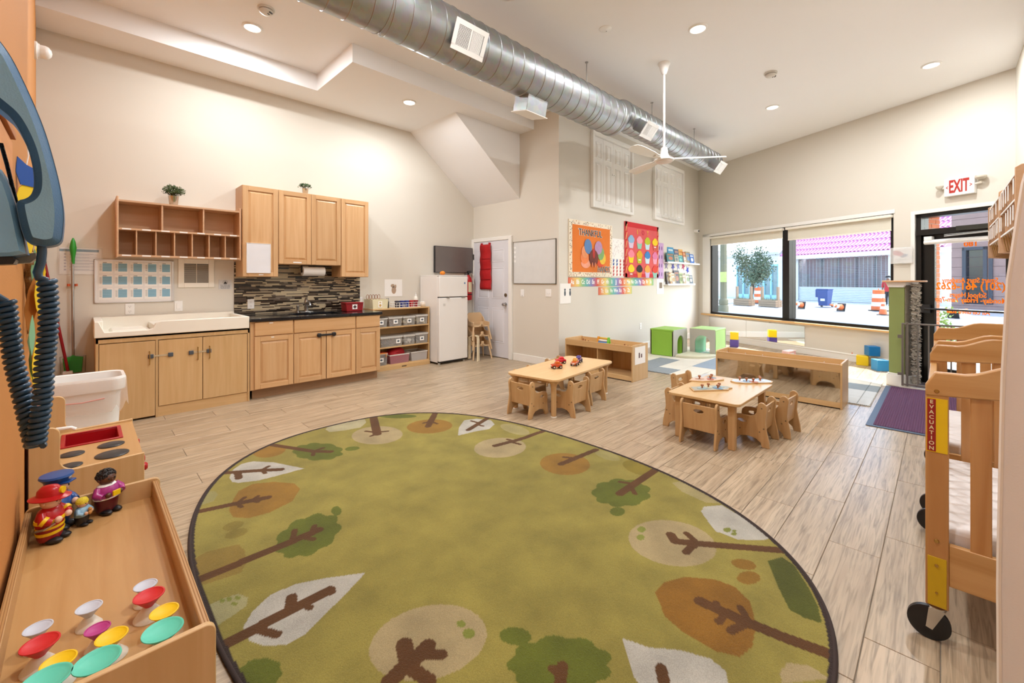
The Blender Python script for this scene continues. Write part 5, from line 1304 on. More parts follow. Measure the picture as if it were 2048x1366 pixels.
for k, (yy, lb) in enumerate(((1.86, 'translucent pale toy piece at the window-wall end of the mirrored divider tray'), (1.66, 'translucent pale toy piece second from the far end of the mirrored divider tray'), (1.48, 'translucent pale toy piece third from the far end of the mirrored divider tray'), (.88, 'translucent pale toy piece at the near right end of the mirrored divider tray'))):
    t = thing('clear_block', lb, 'toy piece', (5.60+.02*(k % 3), yy, .3905), k, 'translucent pieces in the mirrored divider tray')
    obj('block', MB().prism(ell(0, 0, .028, .022, 6), 'z', 0, .03), plastic_clear('amber_clear', 'E6C7A0', .6, .2), t, bev=.003); obj('top_dot', MB().cyl((0, 0, .03), (0, 0, .075), .006, n=8), plastic_clear('amber_clear_dot', 'E8D2B4', .8, .2), t)

# foam floor tiles
fg, fw, fb = mat('foam_grey', '8C9599', .85, bump=.3, bscale=200), mat('foam_cream', 'DEDACB', .85, bump=.3, bscale=200), mat('foam_pale_grey', 'C9CCCB', .85, bump=.3, bscale=200)
def teeth(x0, x1, y0, y1, n=6, d=.009):
    pts = []
    def edge(ax, ay, bx, by, nx, ny, on):
        for k in range(n):
            for f, dd in ((k, 0), (k+.12, d), (k+.5, d), (k+.62, 0)):
                f /= n; q = dd if on else 0
                pts.append((ax+(bx-ax)*f+nx*q, ay+(by-ay)*f+ny*q))
    edge(x0, y0, x1, y0, 0, -1, True); edge(x1, y0, x1, y1, 1, 0, False); edge(x1, y1, x0, y1, 0, 1, False); edge(x0, y1, x0, y0, -1, 0, True)
    return pts
FMT = thing('foam_play_mat', 'interlocking foam play mat of grey, cream and pale blue-grey squares before the window', 'play mat', (5.87, 3.42, 0))
tx, ty = .385, .3475
pat = {}
for c_ in range(9):
    for r_ in range(7):
        if c_ > 2 and r_ > 3: continue
        if c_ in (3, 4, 5) and r_ > 3: continue
        k = 'g' if c_ == 0 else ('g' if (c_ == 1 and r_ == 0) else ('w' if c_ == 1 else ('b' if (c_ == 2 and r_ >= 2) else 'w')))
        if c_ >= 3: k = 'g' if (r_ in (2,) and c_ % 3 == 2) else ('p' if (r_+c_) % 2 else 'w')
        if c_ >= 7: k = 'p' if r_ in (0, 1) else ('g' if r_ == 2 else 'w')
        if c_ == 0 and r_ >= 3: k = 'w'
        x0_, y0_ = r_*tx, -(c_+1)*ty
        if c_ == 8: y0_ = -(c_+1)*ty+.24
        o = obj('foam_tile', MB().prism(teeth(x0_+.002, x0_+tx-.0015, y0_+.002, -(c_)*ty-.0015), 'z', .0004, .012), {'g': fg, 'w': fw, 'b': mat('foam_blue_grey', '96A6B4', .85), 'p': fb}[k], FMT)
for r_ in range(2, 7):
    obj('foam_tile', MB().prism(teeth(r_*tx+.002, r_*tx+tx-.0015, .002, ty-.0015), 'z', .0004, .012), fw, FMT)
# soft play cubes
gm = mat('soft_green_vinyl', '8FC243', .45, var=.03); gg = mat('soft_grey_vinyl', 'B9B7AB', .5, var=.03); mg = mat('soft_mint_vinyl', '8ED8B0', .45, var=.03); lg = mat('soft_lime_vinyl', 'B6E08A', .45, var=.03)
def soft(lab_, loc, rz, W_, D_, H_, mside, mface, minner):
    """tunnel cube: arch opening faces local -y"""
    t = thing('soft_play_cube', lab_, 'play cube', loc, rz, 'soft play tunnel cubes')
    arch = [(-.13, 0.0), (-.13, .22)]+[(-.13*math.cos(a), .22+.13*math.sin(a)) for a in [PI*i/12 for i in range(1, 12)]]+[(.13, .22), (.13, 0.0)]
    outer = [(-W_/2, 0), (-W_/2, H_), (W_/2, H_), (W_/2, 0)]
    for y0, y1 in ((0, .03), (D_-.03, D_)):
        poly = outer+[(p[0], p[1]) for p in arch[::-1]]
        obj('arch_face', MB().prism(poly, 'y', y0, y1), mface, t)
    obj('top_pad', B(-W_/2-.004, W_/2+.004, .004, D_-.004, H_-.03, H_+.006), mside, t, bev=.012, seg=3)
    for sx in (-1, 1): obj('side_pad', MB().box(min(sx*W_/2, sx*(W_/2-.03)), max(sx*W_/2, sx*(W_/2-.03)), .004, D_-.004, 0, H_), mside, t, bev=.01)
    n = len(arch); tn = MB()
    vs = [(p[0], .02, p[1]) for p in arch]+[(p[0], D_-.02, p[1]) for p in arch]
    tn.add(vs, [(i, i+1, n+i+1, n+i) for i in range(n-1)])
    obj('tunnel_lining', tn, minner, t, smooth=60)
    return t
soft('green soft play cube with its grey arch turned right, left of the pair', (7.50, 3.27, .0125), 0, .56, .44, .46, gm, gg, gm)
soft('pale green soft play cube with its grey arch facing the room, right of the pair', (7.77, 3.0, .0125), -PI/2, .44, .54, .46, lg, gg, mg)
t = thing('soft_corner_pad', 'flat cream quarter-round soft pad in front of the two play cubes', 'soft pad', (7.74, 3.24, .0125))
qp = [(0, 0)]+[(-.52*math.cos(a), -.50*math.sin(a)) for a in [PI/2*i/14 for i in range(15)]]
obj('pad', MB().prism(qp, 'z', 0, .045), mat('pad_cream', 'D8D8BE', .5), t, bev=.008); obj('seam', MB().prism([(x*1.004, y*1.004) for x, y in qp], 'z', .02, .024), gg, t)
# soft blocks
def block(lab_, x, y, z, rz, s, col, nm, grp='soft foam blocks'):
    t = thing('foam_block', lab_, 'block', (x, y, z), rz, grp)
    obj('cube', MB().box(-s/2, s/2, -s/2, s/2, 0, s), mat('block_'+nm, col, .4, var=.03), t, bev=.006, seg=3)
    obj('seam', MB().box(-s/2-.0006, s/2+.0006, -s/2-.0006, s/2+.0006, s*.5-.001, s*.5+.001), mat('seam_'+nm, col, .6), t)
    return t
block('purple foam block at the foot of the window wall, under the yellow one', 9.30, 2.95, 0, .2, .15, '5A4A9A', 'purple'); block('yellow foam block stacked on the purple one beside the play cubes', 9.30, 2.95, .1505, .3, .15, 'F0CE12', 'yellow')
for px, py, z, s, c, nm, lb in ((1717, 724, 0, .15, 'DE7A52', 'orange', 'orange foam block at the left of the pile by the green post'), (1729, 731.5, 0, .15, 'F0CE12', 'yellow', 'yellow foam block at the left front of the pile by the green post'),
        (1765, 742.5, 0, .16, '3FA0DC', 'light_blue', 'light blue foam block at the front of the pile by the green post'), (1758, 728.5, 0, .15, 'E6CE2A', 'lemon', 'second yellow foam block behind the light blue one'), (1778, 731, 0, .14, '2A7AA0', 'teal', 'teal foam block mostly hidden at the back right of the pile')):
    p = on_z(px, py, 0); block(lb, p[0]+.07, p[1]+.03, z, rng.random()*.6, s, c, nm)
p = on_z(1747, 713.5, .15); block('blue foam block on top of the pile by the green post', p[0]+.05, p[1]+.02, .1605, .5, .15, '1578B8', 'blue')
p = on_z(1578, 711, 0)
t = thing('pink_box', 'small pale pink box on the floor behind the mirrored divider', 'box', (p[0], p[1], .0), R(-15)); obj('box', B(-.13, .13, -.05, .05, 0, .09), mat('pink_card', 'F0BDBD', .6), t, bev=.004); obj('lid', B(-.133, .133, -.053, .053, .07, .094), mat('pink_lid', 'F8DCDC', .6), t, bev=.004); obj('label', B(-.06, .06, -.054, -.053, .02, .05), M['white'], t)
# mirror under the window
mr_ = thing('wall_mirror', 'low acrylic wall mirror of two panels under the storefront window', 'mirror', (*P0, 0), THD)
ms = mat('mirror_silver', 'E6E6E2', .03, 1, var=.01)
obj('mirror_panel', B(.35, 1.36, -.010, -.003, .135, .50), ms, mr_); obj('mirror_panel', B(1.365, 2.62, -.010, -.003, .135, .50), ms, mr_)
obj('clips', MB().box(.7, .73, -.014, -.002, .495, .51).box(1.9, 1.93, -.014, -.002, .495, .51), plastic_clear('clip_clear', 'E8E8E4', .6), mr_)
# purple entrance mat
def purple():
    m, ns, ls, b = base('ribbed_purple_carpet', .95)
    co = coords(ns, ls); w_ = ns.new('ShaderNodeTexWave'); w_.inputs['Scale'].default_value = 18; w_.bands_direction = 'Y'; ls.new(co, w_.inputs[0])
    n = ns.new('ShaderNodeTexNoise'); n.inputs['Scale'].default_value = 260; ls.new(co, n.inputs[0])
    mx = nd(ns, 'ShaderNodeMix', data_type='RGBA'); mx.inputs[6].default_value = lin('4A2442'); mx.inputs[7].default_value = lin('6E4468'); ls.new(n.outputs[0], mx.inputs[0]); ls.new(mx.outputs[2], b.inputs['Base Color'])
    bp = ns.new('ShaderNodeBump'); bp.inputs['Distance'].default_value = .006; ls.new(w_.outputs[0], bp.inputs['Height']); ls.new(bp.outputs[0], b.inputs['Normal']); return m
t = thing('entrance_mat', 'ribbed purple entrance mat with a dark border coloured by reflected sky before the gate', 'mat', (5.09, .49, 0))
obj('border', MB().prism(rrect(0, 2.12, -1.0, 0, .015), 'z', .0005, .007), mat('mat_border_sky_tint', '3E4A5E', .5), t, bev=.002); obj('carpet', B(.05, 2.07, -.95, -.05, .004, .011), purple(), t, bev=.002)  # border's blue is painted in for the sky reflected on it

# green post with cap and lace
t = thing('green_post', 'green half-height post with a white base and a wooden cap beside the gate', 'post', (*dxy(4.64, -1.26), 0), THD)
gp = mat('olive_paint', '8E9A5A', .75, bump=.1, bscale=150)
obj('core', B(0, .165, 0, .22, .14, 1.25), gp, t)
obj('base', MB().box(-.02, .185, -.02, .24, 0, .14).box(-.012, .177, -.012, .232, .14, .16), M['trim'], t, bev=.004)
obj('moulding', MB().prism([(0, 1.25), (-.03, 1.315), (.195, 1.315), (.165, 1.25)], 'y', -.02, .24), M['trim'], t, bev=.003)
obj('cap', MB().prism(rrect(-.06, .27, -.07, .30, .05), 'z', 1.316, 1.336), wood('cap_wood', 'E6B98C', 'D6A070', 'x', .4), t, bev=.005)
t = thing('lace_trim', 'grey and white ruffled lace strip hanging down the side of the green post', 'lace', (*dxy(4.64, -1.26), 0), THD)
lc = MB(); rg = random.Random(9); nn = 200
vs = []; fs = []
for k in range(nn):
    z = .04+1.26*k/(nn-1)
    for j in range(7): vs.append((.186+.028*abs(math.sin(k*.9+j*1.7))+.02*rg.random(), .05+.03*j+.012*math.sin(k*.53+j)+.006*rg.uniform(-1, 1), z+rg.uniform(-.006, .006)))
for k in range(nn-1):
    for j in range(6):
        if rg.random() < .86: fs.append((k*7+j, k*7+j+1, k*7+8+j, k*7+7+j))
lc.add(vs, fs); o = obj('ruffles', lc, mat('lace', 'D2CCC0', .9, var=.35, scale=50), t, smooth=0); o['kind'] = 'stuff'
obj('backing', B(.166, .178, .01, .215, .03, 1.30), mat('rough_plaster', '8A8272', .95, var=.35, scale=18, bump=1, bscale=40), t)
t = thing('brochure_holder', 'clear wall pocket with a bird and crayon sheet on the pier above the green post', 'brochure holder', (*dxy(*[on_d(1783, 560)[0]][:1]+[0]), 1.62), THD)
hx = on_d(1829, 560)[0]-on_d(1783, 560)[0]; z5 = on_d(1800, 495)[2]-1.62; z6 = on_d(1800, 515)[2]-1.62
zt_, zb_ = on_d(1805, 495)[2]-1.62, on_d(1805, 526)[2]-1.62
obj('sheet', B(.04, hx-.01, -.03, -.027, zb_, zt_), M['paper'], t); obj('pocket', B(.0, hx+.0, -.045, -.042, zb_-.01, zt_), plastic_clear('pocket_clear', 'F4F4F2', .35, .1), t)
cz_ = (zb_+zt_)/2
obj('bird_picture', MB().prism(ell(hx*.36, cz_+.03, .07, .035, 14, -.4), 'y', -.032, -.03).prism(ell(hx*.24, cz_+.03, .03, .03, 10), 'y', -.0325, -.03), mat('bird_red', 'C4505A', .7, var=.5, scale=30), t); obj('crayon_picture', MB().prism(ell(hx*.62, cz_-.01, .05, .02, 10, .4), 'y', -.032, -.03), mat('crayon_blue', '3A6A9A', .7), t)
obj('caption', B(hx*.25, hx*.8, -.032, -.03, cz_-.07, cz_-.064), mat('caption_grey', 'B0B0B0', .8), t)
# metal gate
gt = thing('safety_gate', 'grey metal bar safety gate between the green post and the crib wall', 'gate', (7.19, .345, 0), R(-86))
gm_ = mat('gate_grey', '84807A', .4, .5)
gL = 1.0
obj('frame', MB().box(0, .022, -.012, .012, .03, .80).box(gL-.02, gL, -.012, .012, .03, .80).box(.0, gL, -.01, .01, .79, .81).box(0, gL, -.01, .01, .04, .06).box(.045, .065, -.01, .01, .03, .82), gm_, gt, bev=.003)
for k in range(9): obj('bar', MB().cyl((.15+k*.095, 0, .05), (.15+k*.095, 0, .80), .0075, n=10), gm_, gt)
obj('latch', MB().box(-.035, .02, -.016, .016, .62, .66).box(-.035, .02, -.016, .016, .16, .19), gm_, gt)
obj('threshold', B(-.02, gL+.02, -.03, .03, 0.0, .02), mat('threshold_white', 'D8D4CA', .5), gt)

# exit sign
p = on_d(1893, 385); q = on_d(1950, 378)
t = dthing('exit_sign', 'white emergency exit sign with red EXIT letters and two lamp heads above the glass door', 'exit sign', p[0]-.0, 0, 2.49)
L = q[0]-p[0]+.02
obj('housing', B(0, L, -.06, -.001, 0, .235), M['white'], t, bev=.006)
rl = mat('exit_red', 'B0281E', .5)
o = text('letters', 'EXIT', .2, rl, t, (0, 0, 0), ext=.001, bold=.006)
w_ = max(v.co.x for v in o.data.vertices)-min(v.co.x for v in o.data.vertices); o.data.transform(Matrix.Translation((L/2, -.062, .118)) @ Matrix.Diagonal((L*.66/w_, 1, 1.18, 1)))
obj('arrows', MB().prism([(.02, .12), (.045, .14), (.045, .132), (.03, .12), (.045, .108), (.045, .1)], 'y', -.064, -.06).prism([(L-.02, .12), (L-.045, .14), (L-.045, .132), (L-.03, .12), (L-.045, .108), (L-.045, .1)], 'y', -.064, -.06), rl, t)
for x, s_, rr in ((-.05, -1, .04), (L+.06, 1, .055)):
    h = obj('lamp_head', MB().lathe([(0, -.0), (rr*.6, .005), (rr, .03), (rr, .05), (0, .052)], 20, (x, -.055, .13+(.03 if s_ > 0 else -.02)), ax='z'), mat('lamp_shell', 'CFC8B8', .3), t)
    obj('bracket', MB().cyl((L/2+s_*L/2, -.03, .12), (x, -.05, .13), .015, n=10), M['warmwhite'], h)

# ================================================================ CRIBS
def crib(lab_, loc):
    t = thing('crib', lab_, 'crib', loc, 0, 'wooden evacuation cribs')      # local x along +X, y: 0 at left side, negative to the right
    L, Wd = .98, .60
    pn, py_ = M['pine'], M['pine_y']
    for ei, x in enumerate((0, L-.03)):
        for y in (-.062, -Wd): obj('post', B(x, x+.03, y, y+.062, .13, .93), pn, t, bev=.004)
        n = 24; top = []
        for i in range(n+1):
            y = -Wd*i/n; u_ = i/n
            arch = .045*max(0, min(1, (u_-.16)/.22))*max(0, min(1, (1-.16-u_)/.22)); arch = arch*arch/.045*(3-2*arch/.045)*1 if arch > 0 else 0
            e = min(1, min(u_, 1-u_)/.05); top.append((y, .945+.05*math.sqrt(max(0, 1-(1-e)**2))+arch))
        low = [(-Wd+.0, .905), (-Wd*.5, .925), (0, .905)]
        obj('end_rail', MB().prism(top+[(-Wd, .905), (-Wd*.75, .915), (-Wd*.5, .93), (-Wd*.25, .915), (0, .905)], 'x', x-.003, x+.030), py_, t, bev=.005)
        obj('bottom_rail', B(x+.003, x+.027, -Wd+.062, -.062, .22, .37), py_, t, bev=.003)
        for k in range(4):
            y = -.115-k*.112; obj('slat', B(x+.007, x+.020, y-.052, y, .36, .935), pn, t, bev=.003)
    for y in (-.03, -Wd):
        obj('side_rail', MB().box(.03, L-.03, y+.002, y+.028, .86, .90).box(.03, L-.03, y+.002, y+.028, .24, .29), py_, t, bev=.003)
        for k in range(10): x = .085+k*.09; obj('spindle', MB().cyl((x, y+.015, .28), (x, y+.015, .87), .009, n=10), pn, t)
    obj('mattress_board', B(.03, L-.03, -Wd+.03, -.03, .285, .295), pn, t)
    ms_ = MB().prism(rrect(.045, L-.045, -Wd+.035, -.035, .03), 'z', .296, .42)
    obj('mattress', ms_, mat('crib_sheet', 'E9E4E2', .9, bump=.5, bscale=12), t, bev=.02, seg=3)
    for x in (.015, L-.015):
        for y in (-.031, -Wd+.031):
            f = obj('caster_fork', MB().cyl((x, y, .122), (x, y, .13), .026, n=18).prism([(y+.03, .050), (y+.012, .045), (y-.022, .124), (y+.022, .124)], 'x', x-.022, x-.019).prism([(y+.03, .050), (y+.012, .045), (y-.022, .124), (y+.022, .124)], 'x', x+.019, x+.022), M['chrome'], t)
            obj('caster_wheel', MB().lathe([(.0, -.012), (.02, -.014), (.050, -.013), (.060, -.008), (.060, .008), (.050, .013), (.02, .014), (0, .012)], 32, (x, y+.022, .060), ax='x'), M['black'], f)
    return t
cb1 = crib('near wooden evacuation crib on black casters, beside the white curtain', (2.215, .04, 0))
cb2 = dup(cb1, (3.40, .035, 0), 0, 'far wooden evacuation crib, behind the near one and before the purple mat')
t = cb1
br = obj('evacuation_label', B(-.0015, -.0002, -.0585, -.003, .70, .898), M['yellow'], t)
br['label'] = 'red and yellow EVACUATION label'
obj('red_strip', B(-.0022, -.0015, -.028, -.005, .703, .895), mat('label_red', '9C1E1A', .4), br)
for k, s_ in enumerate('EVACUATION'): 
    o = text('letter', s_, .0185, mat('label_cream', 'EBDDB0', .5), br, (0, 0, 0), ext=.0002, bold=.0004)
    o.data.transform(Matrix.Translation((-.0026, -.0165, .884-k*.0190)) @ Matrix.Rotation(-PI/2, 4, 'Z'))
yb = obj('corner_bracket', B(-.003, -.0005, -.056, -.006, .135, .315), mat('bracket_yellow', 'CDA80E', .35), t, bev=.001)
bo = MB()
for z, r_ in ((.80-.22, .0), (.375, .007), (.285, .006), (.185, .004), (.925, .007)):
    if r_: bo.lathe([(r_, 0), (r_*.8, -.003), (0, -.003)], 14, (-.0035, -.03, z), ax='x')
obj('screws', bo, M['brass'], t)['kind'] = 'stuff'
br2 = obj('rail_sticker', B(-.0045, -.0033, -.42, -.34, .95, .975), M['warmwhite'], cb2)
# cubbies with hooks on the crib wall (local x = -X, y = -Y)
def hookcubby(lab_, X1):
    L = 1.2; D = .29; Hh = .59
    t = thing('hook_cubby', lab_, 'wall shelf', (X1, YF, 1.56), PI, 'coat hook cubbies on the crib wall')
    m = M['pink_ply']
    for x in (0, L-.02): obj('side_panel', MB().prism([(-.005, 0), (-D, 0.02), (-D, Hh-.02), (-D+.03, Hh), (-.005, Hh)], 'x', x, x+.02), m, t, bev=.003)
    obj('back_panel', B(.02, L-.02, -.016, -.006, 0, Hh-.04), m, t)
    for z in (.155, .35, .535): obj('shelf', B(.02, L-.02, -D+.01, -.016, z, z+.016), m, t); lab(t, .05, L-.05, z+.001, z+.015, -D+.0095)
    for k in range(1, 7):
        x = L*k/7; obj('divider', B(x-.005, x+.005, -D+.015, -.016, .171, .35), m, t); obj('divider', B(x-.005, x+.005, -D+.015, -.016, .366, .535), m, t)
    for k in range(7):
        x = L*(k+.5)/7; obj('hook', MB().tube([(x, -.02, .12), (x, -.05, .05), (x, -.09, .03), (x, -.11, .06)], .004, 6).tube([(x+.03, -D+.02, .155), (x+.03, -D+.04, .03), (x+.03, -.10, .0), (x+.03, -.02, .0)], .003, 6), M['brass'], t)
    rg = random.Random(int(X1*10))
    for k in range(14):
        x = L*((k % 7)+.5)/7+rg.uniform(-.02, .02); z = .19+.19*(k//7)
        if rg.random() < .85: obj('paper_tag', B(x-.03, x+.03, -D-.002, -D, z+.02*rg.random(), z+.12+.02*rg.random()), M['paper'], t)
    return t
hookcubby('farther coat hook cubby with hanging papers beside the exit door', 7.03); hookcubby('nearer coat hook cubby above the cribs, partly behind the white curtain', 5.825)
# curtain
cu = thing('white_curtain', 'white fabric curtain hanging in front of the near crib at the right edge', 'curtain', (1.28, 0, 0))
nz_, ny_ = 40, 46
zs = [(1.93, -.215), (1.70, -.150), (1.518, -.1137), (1.427, -.1041), (1.385, -.1003), (1.335, -.0951), (1.272, -.0929), (1.126, -.0877), (.737, -.0823), (.533, -.0832), (.0, -.084)]
def edge_y(z):
    for (z0, y0), (z1, y1) in zip(zs, zs[1:]):
        if z <= z0 and z >= z1: return y0+(y1-y0)*(z0-z)/(z0-z1)
    return zs[0][1]
vs = []; fs = []
for k in range(nz_+1):
    z = .02+1.9*k/nz_
    for j in range(ny_+1):
        f = j/ny_; y = edge_y(z)+(-.62+.0-edge_y(z))*f
        vs.append((.016*math.sin(f*34+z*.5)*(.4+.6*f)+.01*math.sin(z*2+f*5), y, z))
for k in range(nz_):
    for j in range(ny_): fs.append((k*(ny_+1)+j, (k+1)*(ny_+1)+j, (k+1)*(ny_+1)+j+1, k*(ny_+1)+j+1))
o = obj('cloth', MB().add(vs, fs), mat('curtain_cloth', 'EEF2F8', .95, bump=.04, bscale=300), cu, smooth=60); mm = o.modifiers.new('s', 'SOLIDIFY'); mm.thickness = .003
obj('hem', MB().tube([(.016*math.sin(0+z*.5)*.4+.01*math.sin(z*2), edge_y(z), z) for z in [.03+1.86*i/30 for i in range(31)]], .004, 6), M['white'], cu)
obj('curtain_rod', MB().cyl((0, -.655, 1.925), (0, -.11, 1.925), .012, n=14), M['white'], cu)
# ================================================================ RUG
def z8(x, y): return (340+x/2.4136, 800+y/2.4136)
def z7(x, y): return (1340+x/2.5015, 820+y/2.5015)
GR, DG, BR, TN, WH, TR, BD, OL = 'A6994A', '6C7424', 'A37A2E', 'BCA97C', 'CFCBBE', '68431F', '3A2C28', '8F9640'
shapes = []
def PG(col, pts, f=None): shapes.append(('p', col, [on_z(*(f(*p) if f else p))[:2] for p in pts]))
def EL(col, cx, cy, rx, ry, rot=0, f=None, sc=0):
    pts = []
    for i in range(48):
        t = 2*PI*i/48; k = 1+sc*abs(math.sin(t*4.5))
        x, y = rx*k*math.cos(t), ry*k*math.sin(t); pts.append((cx+x*math.cos(rot)-y*math.sin(rot), cy+x*math.sin(rot)+y*math.cos(rot)))
    PG(col, pts, f)
def LN(pts, w_, f=None): shapes.append(('l', TR, [on_z(*(f(*p) if f else p))[:2] for p in pts], w_))
PG('A9A267', [(160, 455), (215, 450), (232, 465), (210, 500), (150, 518), (85, 525)], z8)
EL(BR, 480, 255, 80, 30, -.15, z8)
EL(DG, 715, 258, 108, 38, 0, z8, .16); EL(DG, 880, 243, 36, 10, -.1, z8)
PG(WH, [(287, 385), (300, 350), (345, 318), (400, 305), (500, 310), (648, 340), (520, 375), (420, 400), (330, 410), (298, 405)], z8)
PG('C6BD94', [(750, 150), (770, 128), (850, 110), (940, 100), (948, 115), (920, 140), (840, 155), (770, 162)], z8)
EL(TN, 1000, 178, 123, 44, -.05, z8); EL(BR, 1253, 135, 110, 34, -.05, z8)
PG(WH, [(1390, 180), (1395, 140), (1420, 105), (1480, 97), (1550, 105), (1567, 125), (1540, 148), (1470, 160)], z8)
EL(DG, 1100, 85, 90, 10, 0, z8)
EL(TN, 1000, 899, 52, 20, -.05); EL('B9AC72', 1030, 862, 30, 9, .25)
PG(BR, [(290, 520), (330, 450), (400, 415), (500, 405), (600, 413), (628, 440), (590, 500), (480, 555), (380, 582), (305, 578), (285, 550)], z8)
EL('96853A', 305, 620, 52, 20, -.3, z8); EL('96853A', 320, 657, 58, 20, -.3, z8)
PG('98803A', [(80, 800), (180, 745), (330, 710), (360, 740), (370, 800), (340, 850), (120, 920)], z8)
EL(DG, 665, 668, 150, 80, -.42, z8, .17); EL(DG, 803, 547, 25, 23, 0, z8)
PG('B4AE7C', [(175, 1015), (240, 980), (330, 950), (375, 970), (370, 1010), (300, 1060), (215, 1115), (185, 1060)], z8)
for x, y in ((250, 985), (285, 978), (325, 972), (310, 1000)): EL(OL, x, y, 14, 10, 0, z8)
PG(WH, [(355, 1110), (400, 1035), (480, 960), (600, 905), (750, 875), (945, 848), (850, 950), (740, 1060), (650, 1150), (560, 1200), (450, 1205), (380, 1180)], z8)
EL(DG, 430, 1345, 105, 72, -.3, z8, .1)
EL(TN, 1245, 1190, 290, 178, -.25, z8); EL(OL, 1405, 1098, 22, 17, 0, z8); EL(OL, 1442, 1145, 29, 24, 0, z8)
EL(DG, 1031, 1280, 32, 18, .1); EL(DG, 1120, 1338, 92, 52, 0, None, .17)
PG(WH, [(1245, 1284), (1300, 1303), (1360, 1308), (1420, 1325), (1452, 1350), (1458, 1390), (1400, 1430), (1310, 1420), (1270, 1366)])
PG('9A6C22', [(1310, 1190), (1330, 1170), (1370, 1160), (1430, 1165), (1470, 1180), (1500, 1210), (1512, 1255), (1505, 1300), (1480, 1322), (1430, 1310), (1370, 1275), (1330, 1240)])
EL(TN, 1345, 1092, 89, 45, .17); EL(OL, 1283, 1064, 9, 6); EL(OL, 1281, 1080, 8, 6)
PG(WH, [(155, 520), (170, 495), (260, 488), (380, 560), (510, 655), (460, 665), (340, 662), (230, 620), (190, 570)], z7)
for x, y, r in ((287, 613, 20), (320, 633, 14), (322, 618, 11)): EL(OL, x, y, r, r*.6, 0, z7)
PG('B6A873', [(10, 375), (60, 365), (150, 400), (275, 480), (180, 475), (60, 420)], z7)
EL('9A7226', 370, 787, 64, 25, .2, z7); EL('9A7226', 392, 855, 58, 33, 0, z7)
PG('5E6420', [(490, 770), (560, 750), (620, 790), (690, 900), (740, 1000), (760, 1085), (680, 1060), (600, 1020), (540, 900)], z7)
PG(TN, [(550, 1330), (590, 1285), (700, 1300), (800, 1366), (560, 1390)], z7)
EL(DG, 1243, 990, 52, 25, 0, None, .17); EL(DG, 1235, 1028, 15, 9); EL(BR, 1130, 932, 50, 22, .05); EL('94842F', 1278, 940, 34, 13, .3); EL('B0A565', 1215, 915, 26, 8, .3)
for P_, w_, f in (([(255, 362), (430, 350), (535, 345)], .05, z8), ([(325, 358), (333, 387)], .045, z8), ([(440, 350), (475, 330)], .03, z8), ([(445, 350), (460, 363)], .03, z8),
    ([(500, 226), (690, 256), (775, 258)], .05, z8), ([(690, 257), (740, 240)], .03, z8), ([(695, 258), (690, 276)], .03, z8),
    ([(982, 90), (1000, 172)], .075, z8), ([(998, 165), (945, 158)], .03, z8), ([(998, 163), (1050, 158)], .03, z8), ([(1000, 170), (970, 182)], .03, z8),
    ([(1282, 68), (1245, 135)], .06, z8), ([(1262, 112), (1290, 122)], .03, z8), ([(1262, 112), (1225, 118)], .03, z8), ([(1540, 90), (1440, 152)], .05, z8), ([(1490, 118), (1455, 108)], .03, z8), ([(1480, 125), (1510, 133)], .03, z8),
    ([(1090, 864), (1040, 882), (990, 895)], .05, None), ([(1030, 886), (1015, 882)], .03, None), ([(1025, 888), (1040, 892)], .03, None),
    ([(60, 567), (300, 515), (470, 482)], .05, z8), ([(320, 512), (360, 482)], .025, z8), ([(320, 512), (345, 528)], .025, z8), ([(395, 495), (425, 475)], .025, z8), ([(390, 497), (425, 503)], .025, z8),
    ([(120, 890), (560, 708), (715, 640)], .055, z8), ([(590, 695), (602, 642)], .03, z8), ([(630, 675), (692, 685)], .03, z8), ([(680, 660), (697, 620)], .03, z8),
    ([(245, 1208), (400, 1127), (640, 1000), (765, 935)], .055, z8), ([(580, 1035), (587, 968)], .045, z8), ([(650, 1003), (676, 1020)], .03, z8), ([(430, 1128), (515, 1150)], .035, z8), ([(740, 942), (778, 943)], .04, z8),
    ([(1130, 1198), (1148, 1290), (1060, 1380)], .06, z8), ([(1245, 1205), (1150, 1305)], .06, z8), ([(1225, 1243), (1310, 1249)], .045, z8), ([(1170, 1320), (1250, 1375)], .05, z8),
    ([(1120, 1375), (1125, 1340)], .04, None), ([(1105, 1345), (1125, 1360)], .03, None), ([(1322, 1345), (1330, 1380)], .04, None),
    ([(1402, 1210), (1490, 1250), (1570, 1283), (1665, 1318)], .055, None), ([(1440, 1232), (1432, 1213)], .03, None), ([(1447, 1240), (1437, 1251)], .03, None), ([(1497, 1250), (1481, 1222)], .03, None), ([(1490, 1255), (1462, 1269)], .035, None),
    ([(1342, 1075), (1350, 1088), (1400, 1093), (1560, 1106)], .05, None), ([(1395, 1092), (1373, 1072)], .035, None), ([(1390, 1093), (1372, 1110)], .04, None),
    ([(1316, 940), (1240, 992)], .055, None), ([(1268, 972), (1240, 968)], .03, None), ([(1262, 978), (1270, 992)], .03, None), ([(1192, 903), (1122, 932)], .05, None), ([(1150, 920), (1128, 918)], .03, None)):
    LN(P_, w_, f)
stp = .0055
xs = np.arange(.33, 2.895, stp); ys = np.arange(.235, 3.94, stp)
GX, GY = np.meshgrid(xs, ys, indexing='ij')
col = np.zeros(GX.shape+(4,)); col[...] = lin(GR)
col[..., :3] *= (1+.06*np.sin(GX*3.1+1)*np.sin(GY*2.3))[..., None]
def inpoly(pts):
    x, y = GX, GY; res = np.zeros(GX.shape, bool); n = len(pts); j = n-1
    for i in range(n):
        xi, yi = pts[i]; xj, yj = pts[j]
        if yi != yj:
            res ^= ((yi > y) != (yj > y)) & (x < (xj-xi)*(y-yi)/(yj-yi)+xi)
        j = i
    return res
